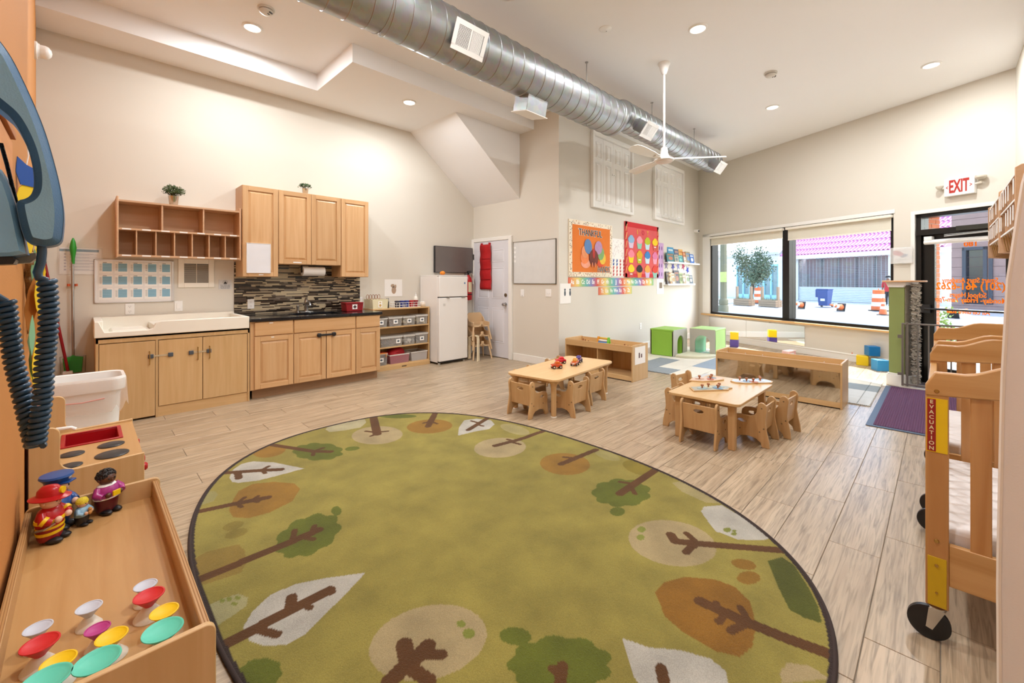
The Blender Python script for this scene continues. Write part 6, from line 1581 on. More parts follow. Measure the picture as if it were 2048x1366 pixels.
for s in shapes:
    if s[0] == 'p': m_ = inpoly([tuple(p) for p in s[2]])
    else:
        m_ = np.zeros(GX.shape, bool)
        for a, b in zip(s[2], s[2][1:]):
            ax, ay = a; bx, by = b; dx, dy = bx-ax, by-ay; L2 = dx*dx+dy*dy+1e-9
            t_ = np.clip(((GX-ax)*dx+(GY-ay)*dy)/L2, 0, 1)
            m_ |= ((GX-ax-t_*dx)**2+(GY-ay-t_*dy)**2) < (s[3]/2)**2
    col[m_] = lin(s[1])
q = (np.abs(GX-1.61)/1.27)**2.4+(np.abs(GY-2.085)/1.84)**2.4
q2 = (np.abs(GX-1.61)/(1.27-.018))**2.4+(np.abs(GY-2.085)/(1.84-.018))**2.4
col[q2 > 1] = lin(BD)
nx, ny = GX.shape
idx = np.arange(nx*ny).reshape(nx, ny); keep = (q[:-1, :-1] < 1.0) & (q[1:, 1:] < 1.0) & (q[1:, :-1] < 1) & (q[:-1, 1:] < 1)
faces = np.stack([idx[:-1, :-1], idx[1:, :-1], idx[1:, 1:], idx[:-1, 1:]], -1)[keep]
used = np.unique(faces); remap = -np.ones(nx*ny, int); remap[used] = np.arange(len(used))
V = np.stack([GX.ravel(), GY.ravel(), np.full(nx*ny, .0135)+.0006*np.random.RandomState(1).rand(nx*ny)], -1)[used]
me = bpy.data.meshes.new('rug_pile'); me.from_pydata(V.tolist(), [], remap[faces].tolist())
ca = me.color_attributes.new('print', 'FLOAT_COLOR', 'POINT'); ca.data.foreach_set('color', col.reshape(-1, 4)[used].ravel().astype(np.float32))
m, ns, ls, b = base('rug_pile', .95, 0, .2)
at = ns.new('ShaderNodeVertexColor'); at.layer_name = 'print'
co = coords(ns, ls); n1 = ns.new('ShaderNodeTexNoise'); n1.inputs['Scale'].default_value = 320; n1.inputs['Detail'].default_value = 2; ls.new(co, n1.inputs[0])
n2 = ns.new('ShaderNodeTexNoise'); n2.inputs['Scale'].default_value = 5; n2.inputs['Detail'].default_value = 6; ls.new(co, n2.inputs[0])
mr2 = ns.new('ShaderNodeMapRange'); mr2.inputs[1].default_value = .3; mr2.inputs[2].default_value = .7; mr2.inputs[3].default_value = .82; mr2.inputs[4].default_value = 1.12; ls.new(n1.outputs[0], mr2.inputs[0])
mr3 = ns.new('ShaderNodeMapRange'); mr3.inputs[1].default_value = .3; mr3.inputs[2].default_value = .7; mr3.inputs[3].default_value = .54; mr3.inputs[4].default_value = .78; ls.new(n2.outputs[0], mr3.inputs[0])
mu = nd(ns, 'ShaderNodeMath', operation='MULTIPLY'); ls.new(mr2.outputs[0], mu.inputs[0]); ls.new(mr3.outputs[0], mu.inputs[1])
vm = nd(ns, 'ShaderNodeVectorMath', operation='SCALE'); ls.new(at.outputs[0], vm.inputs[0]); ls.new(mu.outputs[0], vm.inputs['Scale']); ls.new(vm.outputs[0], b.inputs['Base Color'])
b.inputs['Sheen Weight'].default_value = .15
bp = ns.new('ShaderNodeBump'); bp.inputs['Strength'].default_value = .6; bp.inputs['Distance'].default_value = .004; ls.new(n1.outputs[0], bp.inputs['Height']); ls.new(bp.outputs[0], b.inputs['Normal'])
me.materials.append(m)
RUG = thing('tree_rug', 'large oval green rug printed with a ring of leafy trees and a dark bound edge', 'rug', (0, 0, 0))
link(bpy.data.objects.new('pile', me), RUG)
edge = [(1.61+1.27*math.copysign(abs(math.cos(t))**(2/2.4), math.cos(t)), 2.085+1.84*math.copysign(abs(math.sin(t))**(2/2.4), math.sin(t))) for t in [2*PI*i/200 for i in range(200)]]
eb = MB().tube([(x, y, .0085) for x, y in edge+edge[:1]], .0085, 8, caps=False)
obj('bound_edge', eb, mat('rug_edge', '352824', .9), RUG, smooth=60)
obj('backing', MB().prism([(1.61+(x-1.61)*.995, 2.085+(y-2.085)*.995) for x, y in edge], 'z', .0005, .006), mat('rug_backing', '4A3F38', .9), RUG)

# ================================================================ NEAR SHELF WITH TRAY (lower left)
NX0, NX1, NY0, NY1, NH = -.150, .217, 1.215, 2.292, .52
t = thing('toy_shelf', 'long birch toy shelf with a raised tray rim, in the lower left foreground', 'shelf', (NX0, NY0, 0))
w_, l_ = NX1-NX0, NY1-NY0
for y, nm in ((0, 'n'), (l_-.018, 'f')):
    x0_ = -.0; pp = [(x0_, .0), (w_+.004, 0), (w_+.004, NH-.022)]
    pp += [(w_+.004-.022+.022*math.cos(a), NH-.018+.022*math.sin(a)) for a in [PI/2*i/6 for i in range(7)]]
    pp += [(x0_+.022-.022*math.sin(a), NH-.018+.022*math.cos(a)) for a in [PI/2*i/6 for i in range(7)]]
    obj('end_panel', MB().prism(pp, 'y', y, y+.016), M['ply'], t, bev=.0025)
obj('side_rim', MB().box(w_-.022, w_-.004, .016, l_-.018, NH-.085, NH-.006), M['ply_y'], t, bev=.002)
obj('side_rim', MB().box(.002, .018, .016, l_-.018, NH-.085, NH-.006), M['ply_y'], t, bev=.002)
obj('tray_floor', B(.018, w_-.022, .016, l_-.018, NH-.085, NH-.070), M['ply_y'], t)
obj('lower_shelf', B(.01, w_-.01, .016, l_-.018, .05, .065), M['ply_y'], t); obj('back_panel', B(.004, .012, .016, l_-.018, .02, NH-.085), M['ply_y'], t)
pl = MB()
for k in range(3): pl.box(w_-.0205+k*.006, w_-.0185+k*.006, .017, l_-.019, NH-.0062, NH-.0055).box(.0045+k*.005, .006+k*.005, .017, l_-.019, NH-.0062, NH-.0055)
obj('ply_layers', pl, mat('ply_dark_layer', '9A6E3E', .6), t)
TZ = NH-.070
# suction toys
def spin(lab_, px, py, r, col, nm, h=.052):
    p = on_z(px, py, TZ+h)
    t = thing('suction_spinner', lab_, 'toy', (p[0], p[1], TZ+.0005), 0, 'suction cone toys in the tray')
    obj('white_cone', MB().lathe([(r*.98, 0), (r*.98, .003), (r*.45, h*.45), (r*.26, h*.52), (0, h*.52)], 28), M['warmwhite'], t, smooth=50)
    obj('coloured_cup', MB().lathe([(r*.28, h*.50), (r*.34, h*.55), (r*.92, h*.93), (r, h*.97), (r*.99, h), (r*.9, h), (r*.86, h*.97), (r*.7, h*.965), (r*.66, h*.95), (r*.5, h*.945), (r*.46, h*.935), (0, h*.93)], 36), mat('silicone_'+nm, col, .45, var=.02), t, smooth=50)
    return t
cols_ = dict(white=('C9CFDC', 'pale grey'), red=('D02228', 'red'), yellow=('F2C80F', 'yellow'), teal=('5FD0B6', 'turquoise'), magenta=('B83A86', 'magenta'))
for nm, px, py, r, lb in (('white', 291, 1170, .026, 'pale grey suction cone toy at the back right of the tray'), ('red', 298, 1190, .033, 'red suction cone toy at the right side of the tray'), ('yellow', 328.6, 1222, .030, 'yellow suction cone toy by the right rim of the tray'), ('teal', 325.5, 1259, .040, 'turquoise suction cone toy at the right, touching the near end panel'),
        ('white', 178, 1214, .026, 'pale grey suction cone toy in the middle row of the tray'), ('magenta', 195, 1257, .024, 'magenta suction cone toy in the middle of the tray'), ('yellow', 223.4, 1272, .030, 'yellow suction cone toy in the middle of the tray beside the magenta one'), ('teal', 194.5, 1320, .040, 'largest turquoise suction cone toy in the middle, near the end panel'),
        ('white', 76, 1255, .026, 'pale grey suction cone toy at the left rim of the tray'), ('red', 80, 1286, .033, 'red suction cone toy at the left side of the tray'), ('yellow', 117, 1322, .030, 'yellow suction cone toy at the near left of the tray'), ('teal', 92, 1358, .040, 'turquoise suction cone toy at the nearest left corner, cut by the frame')):
    spin(lb, px, py, r, cols_[nm][0], nm, .058 if nm in ('teal', 'red') else .05)
# toy people
def figure(lab_, px, py, rz, Hh, body, legs, skin, kind):
    p = on_z(px, py, TZ)
    t = thing('toy_figure', lab_, 'toy figure', (p[0], p[1], TZ+.0005), R(rz), 'chunky plastic toy people')
    s = Hh/.17
    def L(pr, n=28, sx=1, sy=.82): return MB().lathe([(a*s, b_*s) for a, b_ in pr], n, sx=sx, sy=sy)
    mb_ = mat('toy_body_'+kind, body, .28, var=.03); ml = mat('toy_legs_'+kind, legs, .28, var=.05); sk = mat('toy_skin_'+kind, skin, .4, var=.03)
    obj('legs', L([(.030, .010), (.034, .02), (.038, .05), (.036, .062), (0, .062)]), ml, t, smooth=60)
    for sx in (-.017, .017): obj('shoe', MB().ball((sx*s, -.020*s, .009*s), .015*s, .026*s, .010*s), M['black'], t, smooth=60)
    bd_ = obj('torso', L([(.037, .058), (.040, .066), (.038, .085), (.032, .102), (.020, .112), (0, .114)]), mb_, t, smooth=60)
    for sx in (-1, 1):
        obj('sleeve', MB().tube([(sx*.030*s, 0, .100*s), (sx*.043*s, -.010*s, .082*s), (sx*.034*s, -.028*s, .074*s)], .01, 10, rs=[.011*s, .013*s, .011*s]), mb_, bd_, smooth=60)
        obj('hand', MB().ball((sx*.020*s, -.036*s, .076*s), .010*s, .009*s, .010*s), sk, bd_, smooth=60)
    hd = obj('head', MB().ball((0, -.002*s, .131*s), .027*s, .025*s, .026*s, 20, 14), sk, t, smooth=60)
    fc = MB()
    for sx in (-.010, .010): fc.ball((sx*s, -.0255*s, .133*s), .0028*s, .0018*s, .0038*s, 8, 6)
    obj('eyes', fc, M['black'], hd); obj('nose', MB().ball((0, -.028*s, .127*s), .0032*s, n=8, m=6), sk, hd)
    obj('mouth', MB().tube([(-.006*s, -.0255*s, .121*s), (0, -.0268*s, .119*s), (.006*s, -.0255*s, .121*s)], .0009*s, 5), mat('toy_lips', '9A4A3A', .5), hd)
    for sx in (-1, 1): obj('ear', MB().ball((sx*.027*s, 0, .130*s), .004*s, .005*s, .006*s, 8, 6), sk, hd)
    if kind == 'firefighter':
        obj('hat', L([(.046, .140), (.047, .143), (.030, .150), (.028, .165), (.018, .178), (0, .182)], sx=.85, sy=1.15), mb_, t, smooth=50); obj('badge', MB().prism(ell(0, .163*s, .010*s, .011*s, 12), 'y', -.037*s, -.030*s), M['yellow'], t)
        for z in (.030, .046, .069): obj('stripe', L([(.0365 if z < .06 else .0415, z), (.0385 if z < .06 else .0415, z+.005), (.0385 if z < .06 else .0405, z+.010)], sy=.83), M['yellow'], t)
        for sx in (-1, 1): obj('cuff', MB().tube([(sx*.044*s, -.010*s, .086*s), (sx*.042*s, -.018*s, .080*s)], .0142*s, 12), M['yellow'], bd_)
        obj('hose', MB().tube([(-.040*s, .01*s, .052*s), (-.045*s, -.015*s, .058*s), (-.03*s, -.034*s, .07*s)], .004*s, 6), M['steel'], t)
    if kind == 'officer':
        obj('cap', L([(.028, .146), (.030, .154), (.040, .166), (.038, .172), (0, .176)], sx=1, sy=1), mb_, t, smooth=50); obj('visor', MB().prism([(-.024*s, -.02*s), (.024*s, -.02*s), (.016*s, -.042*s), (-.016*s, -.042*s)], 'z', .146*s, .150*s), mb_, t, bev=.001); obj('badge', MB().ball((0, -.036*s, .160*s), .006*s, .003*s, .006*s, 8, 6), mat('silver_badge', 'C8C8C8', .3, .7), t)
    if kind == 'child': obj('hair', L([(.0285, .132), (.030, .145), (.022, .160), (0, .166)], sy=.98), mat('toy_blond', 'E8D030', .5, bump=.6, bscale=300), t, smooth=50); obj('teddy', MB().ball((0, -.042*s, .075*s), .012*s, .009*s, .015*s, 10, 8).ball((0, -.042*s, .094*s), .010*s, n=10, m=8), mat('teddy_tan', 'C08A4A', .6), t)
    if kind == 'woman':
        hr = MB(); rg = random.Random(2); hr.ball((0, .004*s, .138*s), .0295*s, .0275*s, .0255*s, 22, 12)
        for k in range(150):
            a, e = rg.uniform(0, 2*PI), rg.uniform(-.1, 1.5); v = Vector((math.cos(a)*math.cos(e)*.029*s, .004*s+math.sin(a)*math.cos(e)*.027*s, .139*s+math.sin(e)*.025*s))
            if v.y > -.020*s or v.z > .150*s: hr.ball(tuple(v), .0036*s, n=6, m=4)
        obj('hair', hr, mat('toy_black_hair', '1C1614', .5), t, smooth=60)
        obj('collar', L([(.030, .106), (.024, .112), (.020, .113)], sy=.84), M['white'], t); obj('hem_trim', L([(.0395, .058), (.0408, .060), (.0395, .063)], sy=.83), M['white'], t)
        obj('book', MB().box(-.013*s, .013*s, -.050*s, -.044*s, .070*s, .090*s), M['yellow'], bd_, bev=.001)
figure('police officer toy figure in a blue cap, half hidden behind the firefighter', 113, 1058, 58, .192, '1F4E94', '1B3A70', 'E0B49A', 'officer')
figure('firefighter toy figure in a red helmet and striped red coat', 100, 1082, 58, .178, 'B8141C', '8E1018', 'E8BFA6', 'firefighter')
figure('small blond child toy figure holding a teddy, between the two adults', 164, 1050, 55, .102, '8FB6CE', '1E1A1C', 'D8A888', 'child')
figure('woman toy figure in a purple blouse holding a book, nearest the play kitchen', 213, 1024, 35, .168, 'A8327E', '5A1620', '5A3622', 'woman')

# ================================================================ PLAY KITCHEN
KX0, KX1, KY0, KY1, KZ = -.155, .190, 2.52, 3.20, .55
w_, l_ = KX1-KX0, KY1-KY0
t = thing('play_kitchen', 'birch toy kitchen with a red sink and black burners behind the toy shelf', 'play kitchen', (KX0, KY0, 0))
prof = [(0, 0), (w_, 0), (w_, KZ+.012)]+[(.135, KZ+.006)]+[(.13-.045*math.sin(a), KZ+.051-.045*math.cos(a)) for a in [PI/2*i/6 for i in range(1, 7)]]+[(.085, .70)]+[(.055+.03*math.cos(a), .71+.03*math.sin(a)) for a in [PI/2*i/5 for i in range(6)]]+[(0, .74)]
for y in (0, l_-.016): obj('side_panel', MB().prism(prof, 'y', y, y+.016), M['ply'], t, bev=.002)
top = MB(); sx0, sx1, sy0, sy1 = .085, .28, .37, .59
top.box(.016, sx0, .016, l_-.016, KZ-.016, KZ).box(sx1, w_-.003, .016, l_-.016, KZ-.016, KZ).box(sx0, sx1, .016, sy0, KZ-.016, KZ).box(sx0, sx1, sy1, l_-.016, KZ-.016, KZ)
obj('counter_top', top, M['ply_y'], t)
sk = MB(); sk.box(sx0-.012, sx0+.004, sy0-.012, sy1+.012, KZ, KZ+.006).box(sx1-.004, sx1+.012, sy0-.012, sy1+.012, KZ, KZ+.006).box(sx0, sx1, sy0-.012, sy0+.004, KZ, KZ+.006).box(sx0, sx1, sy1-.004, sy1+.012, KZ, KZ+.006)
sk.box(sx0, sx0+.004, sy0, sy1, KZ-.07, KZ).box(sx1-.004, sx1, sy0, sy1, KZ-.07, KZ).box(sx0, sx1, sy0, sy0+.004, KZ-.07, KZ).box(sx0, sx1, sy1-.004, sy1, KZ-.07, KZ).box(sx0, sx1, sy0, sy1, KZ-.075, KZ-.07)
obj('sink', sk, mat('toy_sink_red', 'A80F18', .35), t, bev=.002)
obj('faucet', MB().tube([(.045, .48, KZ), (.045, .48, KZ+.055), (.06, .48, KZ+.068), (.11, .475, KZ+.066), (.125, .473, KZ+.055)], .008, 10).cyl((.045, .43, KZ), (.045, .43, KZ+.03), .010, n=10).cyl((.045, .53, KZ), (.045, .53, KZ+.03), .010, n=10), M['white'], t)
for (x, y, r) in ((.245, .27, .048), (.243, .115, .058), (.115, .24, .042), (.115, .075, .036)):
    obj('burner', MB().lathe([(r, 0), (r, .003), (r-.002, .004), (0, .004)], 32, (x, y, KZ+.0003)), mat('burner_black', '26282C', .3, var=.3), t)
obj('backboard', B(0, .014, .016, l_-.016, 0, .73), M['ply_y'], t); obj('front_panel', B(w_-.016, w_-.004, .016, l_-.016, .04, KZ-.016), M['ply_y'], t)
for y in (.08, .20, .5): obj('knob', MB().lathe([(.018, 0), (.018, .014), (.012, .02), (0, .02)], 16, (w_-.003, y, KZ-.075), ax='x'), M['red'], t)
# wastebasket
t = thing('waste_bin', 'white plastic waste bin with a clear liner between the toy kitchen and changing table', 'waste bin', (-.01, 3.90, 0))
def rr(s, z): return [(x, y, z) for x, y in rrect(-.19*s, .19*s, -.145*s, .145*s, .07*s, 6)]
bn = MB(); rings = [rr(.78, .0), rr(.95, .62), rr(.97, .625), rr(1.06, .63), rr(1.08, .70), rr(1.05, .715), rr(.98, .71), rr(.96, .66), rr(.80, .03)]
n = len(rings[0]); vs = [p for r_ in rings for p in r_]
fs = [(k*n+i, k*n+(i+1) % n, (k+1)*n+(i+1) % n, (k+1)*n+i) for k in range(len(rings)-1) for i in range(n)]+[tuple(range(n))[::-1], tuple(range((len(rings)-1)*n, len(rings)*n))]
obj('bin', bn.add(vs, fs), M['white'], t, smooth=50)
ln = MB(); rg = random.Random(6); r1 = rr(1.09, .70); r2 = [(x*(1+rg.uniform(0, .05)), y*(1+rg.uniform(0, .06)), .57-rg.random()*.08) for x, y, z in rr(1.10, .6)]
ln.add(r1+r2, [(i, (i+1) % n, n+(i+1) % n, n+i) for i in range(n)]); ln.f = [f for k, f in enumerate(ln.f) if k not in (9, 10, 11, 12, 13, 14, 15, 16, 17, 18)]; ln.mi = [0]*len(ln.f)
obj('liner', ln, plastic_clear('liner_film', 'EBD9CE', .35, .3), t, smooth=60)
obj('drawstring', MB().tube([(-.2, -.166, .60), (-.08, -.17, .585), (.0, -.172, .58), (.1, -.17, .59)], .004, 6), mat('tie_red', 'D89A90', .6), t)

# ================================================================ ORANGE WALL DECORATIONS
def we(Y): return -.16 if Y <= 2.4 else -.16-.17/3.75*(Y-2.4)
t = thing('paper_tree', 'crumpled kraft paper tree with yellow and green paper leaves on the orange wall', 'wall decoration', (-.16, 0, 0))
rg = random.Random(12); br_ = MB()
for k in range(9):
    y = 2.35+rg.random()*.9; z0 = rg.uniform(.95, 1.2); P_ = [(we(y+.05*i)+.16+.018+.012*rg.random(), y+.05*i*rg.uniform(-1, 1), z0+.08*i) for i in range(6)]
    br_.tube(P_, .012, 6)
obj('branches', br_, mat('kraft_paper', 'B08E68', .9, bump=1, bscale=60), t, smooth=0)
lfm = [mat('paper_yellow', 'E6C21A', .7), mat('paper_leaf_green', '5E7A3A', .7), mat('paper_mint', '7FAE86', .7), mat('paper_ochre', 'B5742A', .7), mat('paper_cream', 'D8CBAA', .7)]
for k in range(46):
    y = 2.25+rg.random()*1.2; z = rg.uniform(.98, 1.42); L = rg.uniform(.05, .13); w0 = rg.uniform(.012, .03)
    x = we(y)+.16+.02+.022*rg.random(); a = rg.uniform(-.35, .35); tw = rg.uniform(.3, 1.2)
    pts = [(0, -L), (w0*.7, -L*.5), (w0, 0), (w0*.6, L*.6), (0, L), (-w0*.6, L*.6), (-w0, 0), (-w0*.7, -L*.5)]
    lf = MB(); lf.T = Matrix.Translation((x, y, z)) @ Matrix.Rotation(a, 4, 'X') @ Matrix.Rotation(tw, 4, 'Z')
    lf.prism([(p[0], p[1]) for p in pts], 'y', -.0006, .0006)
    obj('paper_leaf', lf, lfm[rg.choice((0, 0, 0, 1, 2, 3, 4))], t, smooth=0)
t = thing('paper_parrot', 'paper parrot with a blue head and yellow green wings on the orange wall', 'wall decoration', (-.135, 2.18, 1.52))
def pc(nm, pts, m_, x=0): 
    g = MB(); g.T = Matrix.Rotation(R(-38), 4, 'Z'); g.prism(pts, 'x', x, x+.002); return obj(nm, g, m_, t)
pc('body', [(-.05, -.04), (.03, -.05), (.06, .03), (.05, .12), (.01, .16), (-.03, .12), (-.055, .04)], lfm[0]); pc('head', [(-.03, .13), (.02, .13), (.045, .17), (.07, .20), (.03, .19), (-.01, .20), (-.04, .22), (-.045, .17)], mat('paper_blue', '1E4C9A', .7), .003)
pc('wing', [(.0, -.03), (.03, .0), (.035, .06), (.015, .10), (-.005, .05)], lfm[1], .004); pc('wing', [(-.03, -.04), (-.005, -.03), (-.005, .03), (-.02, .08), (-.035, .02)], mat('paper_lime', '7E9A4A', .7), .004); pc('tail', [(-.04, -.12), (.0, -.13), (.02, -.05), (-.04, -.04)], lfm[0], .001)
t = thing('orange_board', 'orange stained wooden board on the orange wall seen through the phone handset', 'board', (-.16, 1.25, 1.50))
obj('board', B(.0, .009, 0, .70, 0, .24), wood('orange_wood', 'D98F4C', 'C47A38', 'y', .5), t, bev=.001); obj('ledge', B(.0, .016, 0, .70, .25, .27), wood('orange_wood_dark', 'B86A28', 'A85E22', 'y', .5), t, bev=.001)
t = thing('wire_hanger', 'thin white cord hanging on the orange wall above the paper parrot', 'cord', (-.14, 2.2, 1.66))
obj('cord', MB().tube([(0, 0, .16), (.004, .01, .10), (-.002, .0, .05), (.004, .015, .0), (0, .0, -.05)], .0022, 6), M['white'], t); obj('loop', MB().tube([(0, 0, .16), (.004, .01, .17), (0, .02, .16)], .0022, 6), M['white'], t)

# ================================================================ WALL PHONE (very near, left edge)
PY = .56
ph = thing('wall_phone', 'blue-grey wall telephone with a curved handset, very near at the left edge', 'telephone', (-.16, PY, 1.40))
pb = mat('phone_blue_grey', '8AC2EC', .42, var=.10, scale=40, bump=.12, bscale=700); pk = mat('phone_black', '15181C', .35, var=.1)
O_ = Vector((-.16, PY, 1.40))
def pp(px, py): p = on_y(px, py, PY); return (p[0]-O_[0], p[2]-O_[2])
outer = [(122, 486), (126, 462), (128, 430), (125, 400), (118, 360), (105, 310), (90, 260), (70, 210), (47, 160), (25, 115), (0, 78), (-40, 35), (-90, 0), (-150, -25), (-205, -35), (-235, -10), (-240, 40), (-225, 80), (-180, 85), (-150, 80), (-110, 105), (-60, 160), (-25, 195),
         (0, 215), (22, 233), (40, 262), (55, 295), (63, 325), (67, 352), (66, 380), (55, 395), (29, 400), (34, 430), (42, 462), (50, 483), (72, 490), (95, 493)]
for _ in range(2): outer = [q for a, b_ in zip(outer, outer[1:]+outer[:1]) for q in ((a[0]*.75+b_[0]*.25, a[1]*.75+b_[1]*.25), (a[0]*.25+b_[0]*.75, a[1]*.25+b_[1]*.75))]
Po = [pp(*p) for p in outer]
def inset(P, d):
    out = []; n = len(P)
    ar = sum(P[i][0]*P[(i+1) % n][1]-P[(i+1) % n][0]*P[i][1] for i in range(n)); sg = 1 if ar > 0 else -1
    for i in range(n):
        a, b_, c = Vector(P[i-1]), Vector(P[i]), Vector(P[(i+1) % n])
        e1, e2 = (b_-a).normalized(), (c-b_).normalized(); nrm = Vector((-(e1.y+e2.y), e1.x+e2.x)).normalized()*sg
        k = max(.5, math.sqrt(max(.1, (1+e1.dot(e2))/2))); out.append(tuple(b_+nrm*d/k))
    return out
Pi = inset(Po, .0055)
def ringmesh(mb, loops, caps=True):
    n = len(loops[0][0]); vs = []
    for P, y in loops: vs += [(x, y, z) for x, z in P]
    fs = [(k*n+i, k*n+(i+1) % n, (k+1)*n+(i+1) % n, (k+1)*n+i) for k in range(len(loops)-1) for i in range(n)]
    from mathutils.geometry import tessellate_polygon
    if caps:
        for k in (0, len(loops)-1):
            fs += [tuple(i+k*n for i in t_) for t_ in tessellate_polygon([[Vector((x, z, 0)) for x, z in loops[k][0]]])]
    mb.add(vs, fs); return mb
mbk = mat('phone_dark_blue', '456F94', .4, var=.1, bump=.1, bscale=700)
obj('handset', ringmesh(MB(), [(Po, .005), (Po, .034), (Pi, .040)]), mbk, ph, smooth=35)
o = ringmesh(MB(), [(inset(Po, .0005), .005), (Pi, -.004)], False)
obj('handset_bevel', o, mbk, ph, smooth=25)
o = ringmesh(MB(), [(Pi, -.0041), (Pi, -.0038)]); obj('handset_face', o, pb, ph, smooth=0)
Pl = [pp(*p) for p in ((-60, 300), (0, 335), (14, 365), (27, 404), (38, 455), (49, 506), (20, 511), (-60, 514))]
Pli = inset(Pl, .003)
cr_ = obj('cradle', ringmesh(MB(), [(Pl, .012), (Pl, .05)]), mbk, ph, smooth=25)
o = MB(); ringmesh(o, [(Pl, .012), (Pli, .004)]); obj('cradle_face', o, pb, cr_, smooth=25)
obj('ribbed_grip', MB().tube([(*pp(-8, 270)[:1], .03, pp(-8, 270)[1]), (pp(6, 320)[0], .03, pp(6, 320)[1]), (pp(22, 385)[0], .03, pp(22, 385)[1]), (pp(26, 402)[0], .03, pp(26, 402)[1])], .0014, 8), mat('rib_black', '1A1A1C', .5, bump=1, bscale=500), cr_)
obj('body', MB().box(.001, .082, -.02, .15, -.09, .17), pb, ph, bev=.01, seg=3)
bx_ = [pp(*p) for p in ((-60, 512), (20, 512), (28, 518), (22, 527), (-60, 530))]
obj('lower_lip', ringmesh(MB(), [(bx_, .015), (bx_, .045)]), pk, ph); 
bx_ = [pp(*p) for p in ((8, 505), (62, 500), (64, 512), (50, 522), (12, 524))]
obj('under_plate', ringmesh(MB(), [(bx_, .05), (bx_, .07)]), mat('silver_plate', '8A8478', .4, .3), ph)
# coiled cord
def P3(px, py, Y=PY+.012): p = on_y(px, py, Y); return Vector(p)-O_
def coil(cl, rad, wire, pitch, seg=14):
    cl = [Vector(p) for p in cl]; L = [0]
    for a, b_ in zip(cl, cl[1:]): L.append(L[-1]+(b_-a).length)
    tot = L[-1]; n = int(tot/pitch*seg); pts = []
    for i in range(n+1):
        s = tot*i/n; k = max(j for j in range(len(L)-1) if L[j] <= s+1e-9); f = (s-L[k])/(L[k+1]-L[k])
        c = cl[k].lerp(cl[k+1], f); t0 = (cl[min(k+1, len(cl)-1)]-cl[k]).normalized()
        if k+2 < len(cl): t1 = (cl[k+2]-cl[k+1]).normalized(); t0 = t0.lerp(t1, f*.5).normalized()
        x = t0.cross(Vector((0, 1, 0))).normalized(); y = t0.cross(x); a = 2*PI*i/seg
        pts.append(c+x*math.cos(a)*rad+y*math.sin(a)*rad)
    return MB().tube(pts, wire, 7)
cm = mat('cord_black', '2C4A64', .3, var=.1)
cd_ = thing('coiled_cord', 'dark coiled telephone cord hanging in a V at the left edge', 'cord', tuple(O_))
obj('straight_lead', MB().tube([P3(84, 488), P3(84, 505), P3(82, 525), P3(75, 545), P3(78, 556), P3(94, 562)], .0032, 8), cm, cd_, smooth=60)
obj('cord_strand', coil([P3(94, 562), P3(98, 612), P3(97, 656), P3(92.5, 700), P3(88, 743), P3(87, 783), P3(82, 822), P3(76, 860), P3(72, 893)], .0048, .0024, .0051), cm, cd_, smooth=60)
obj('cord_strand', coil([P3(12, 604, PY+.03), P3(20, 668, PY+.03), P3(28, 725, PY+.03), P3(41, 775, PY+.028), P3(52, 820, PY+.025), P3(62, 862, PY+.02), P3(70, 893, PY+.014)], .0048, .0024, .0051), cm, cd_, smooth=60)
obj('straight_lead', MB().tube([P3(12, 604, PY+.03), P3(-20, 585, PY+.03), P3(-60, 560, PY+.03), P3(-90, 530, PY+.03)], .0032, 8), cm, cd_, smooth=60)
# ================================================================ OUTSIDE (everything in the storefront's own frame: a along it, b beyond it)
GZ = -.15
def ex(name, a, b, lab_, cat, grp=None, rz=0, z=GZ): return thing(name, lab_, cat, (*dxy(a, b), z), THD+rz, grp)
asph = mat('asphalt', '7E8286', .9, var=.12, scale=1.5, bump=.2, bscale=60); conc = mat('pavement_concrete', 'CFCDC8', .9, var=.06, scale=1.2)
def dstruct(name, mb, m): o = struct(name, mb, m); o.location = (*P0, 0); o.rotation_euler = (0, 0, THD); return o
dstruct('street_pavement', B(-45, 30, .22, 4.0, GZ-.25, GZ-.02), conc)
dstruct('street_road', B(-45, 30, 4.0, 20.5, GZ-.4, GZ), asph)
dstruct('street_pavement', B(-45, 30, 20.5, 60, GZ-.3, GZ+.02), conc)
FB = 24.0
white = mat('white_render', 'E6E6E4', .85, var=.02)
def A(px, b=FB): return on_d(px, 560, b)[0]
def Zt(px, py, b=FB): return on_d(px, py, b)[2]-GZ
# pink roof shop
a0, a1 = A(1580), A(1903)
t = ex('shop_building', 0, FB, 'white shop with a pink tiled roof and a closed rolling grille across the street', 'building')
ea = Zt(1579, 513); W0 = a0; W1 = a1
g = MB(); s0, s1 = A(1597), A(1776)
g.box(W0, s0, 0, .4, 0, ea); g.box(s1, W1, 0, .4, 0, ea); g.box(s0, s1, 0, .4, ea-.25, ea); g.box(s0, s1, 1.2, 1.3, 0, ea); g.box(s0-.05, s0, 0, 1.3, 0, ea); g.box(W0, W1, 5, 5.2, 0, ea+1.6)
obj('walls', g, white, t)
obj('fascia', B(W0-.4, W1+.3, -.75, -.55, ea-.28, ea), M['white'], t); obj('eave_soffit', B(W0-.3, W1+.2, -.6, .1, ea-.06, ea), white, t)
g = MB(); n = int((W1-W0+.6)/.24); rise = 2.05; run = 2.6; rows = 5
for k in range(n):
    x = W0-.3+k*.24
    for r_ in range(rows):
        y0 = -.75+run*r_/rows; y1 = -.75+run*(r_+1)/rows+.02; z0 = ea+rise*r_/rows+.03; z1 = ea+rise*(r_+1)/rows
        pr = [(x, 0), (x+.04, .05), (x+.09, .075), (x+.14, .05), (x+.18, 0), (x+.24, -.01)]
        vs = [(a, y0, z0+h) for a, h in pr]+[(a, y1, z1+h) for a, h in pr]
        g.add(vs, [(i, i+1, 7+i, 6+i) for i in range(5)])
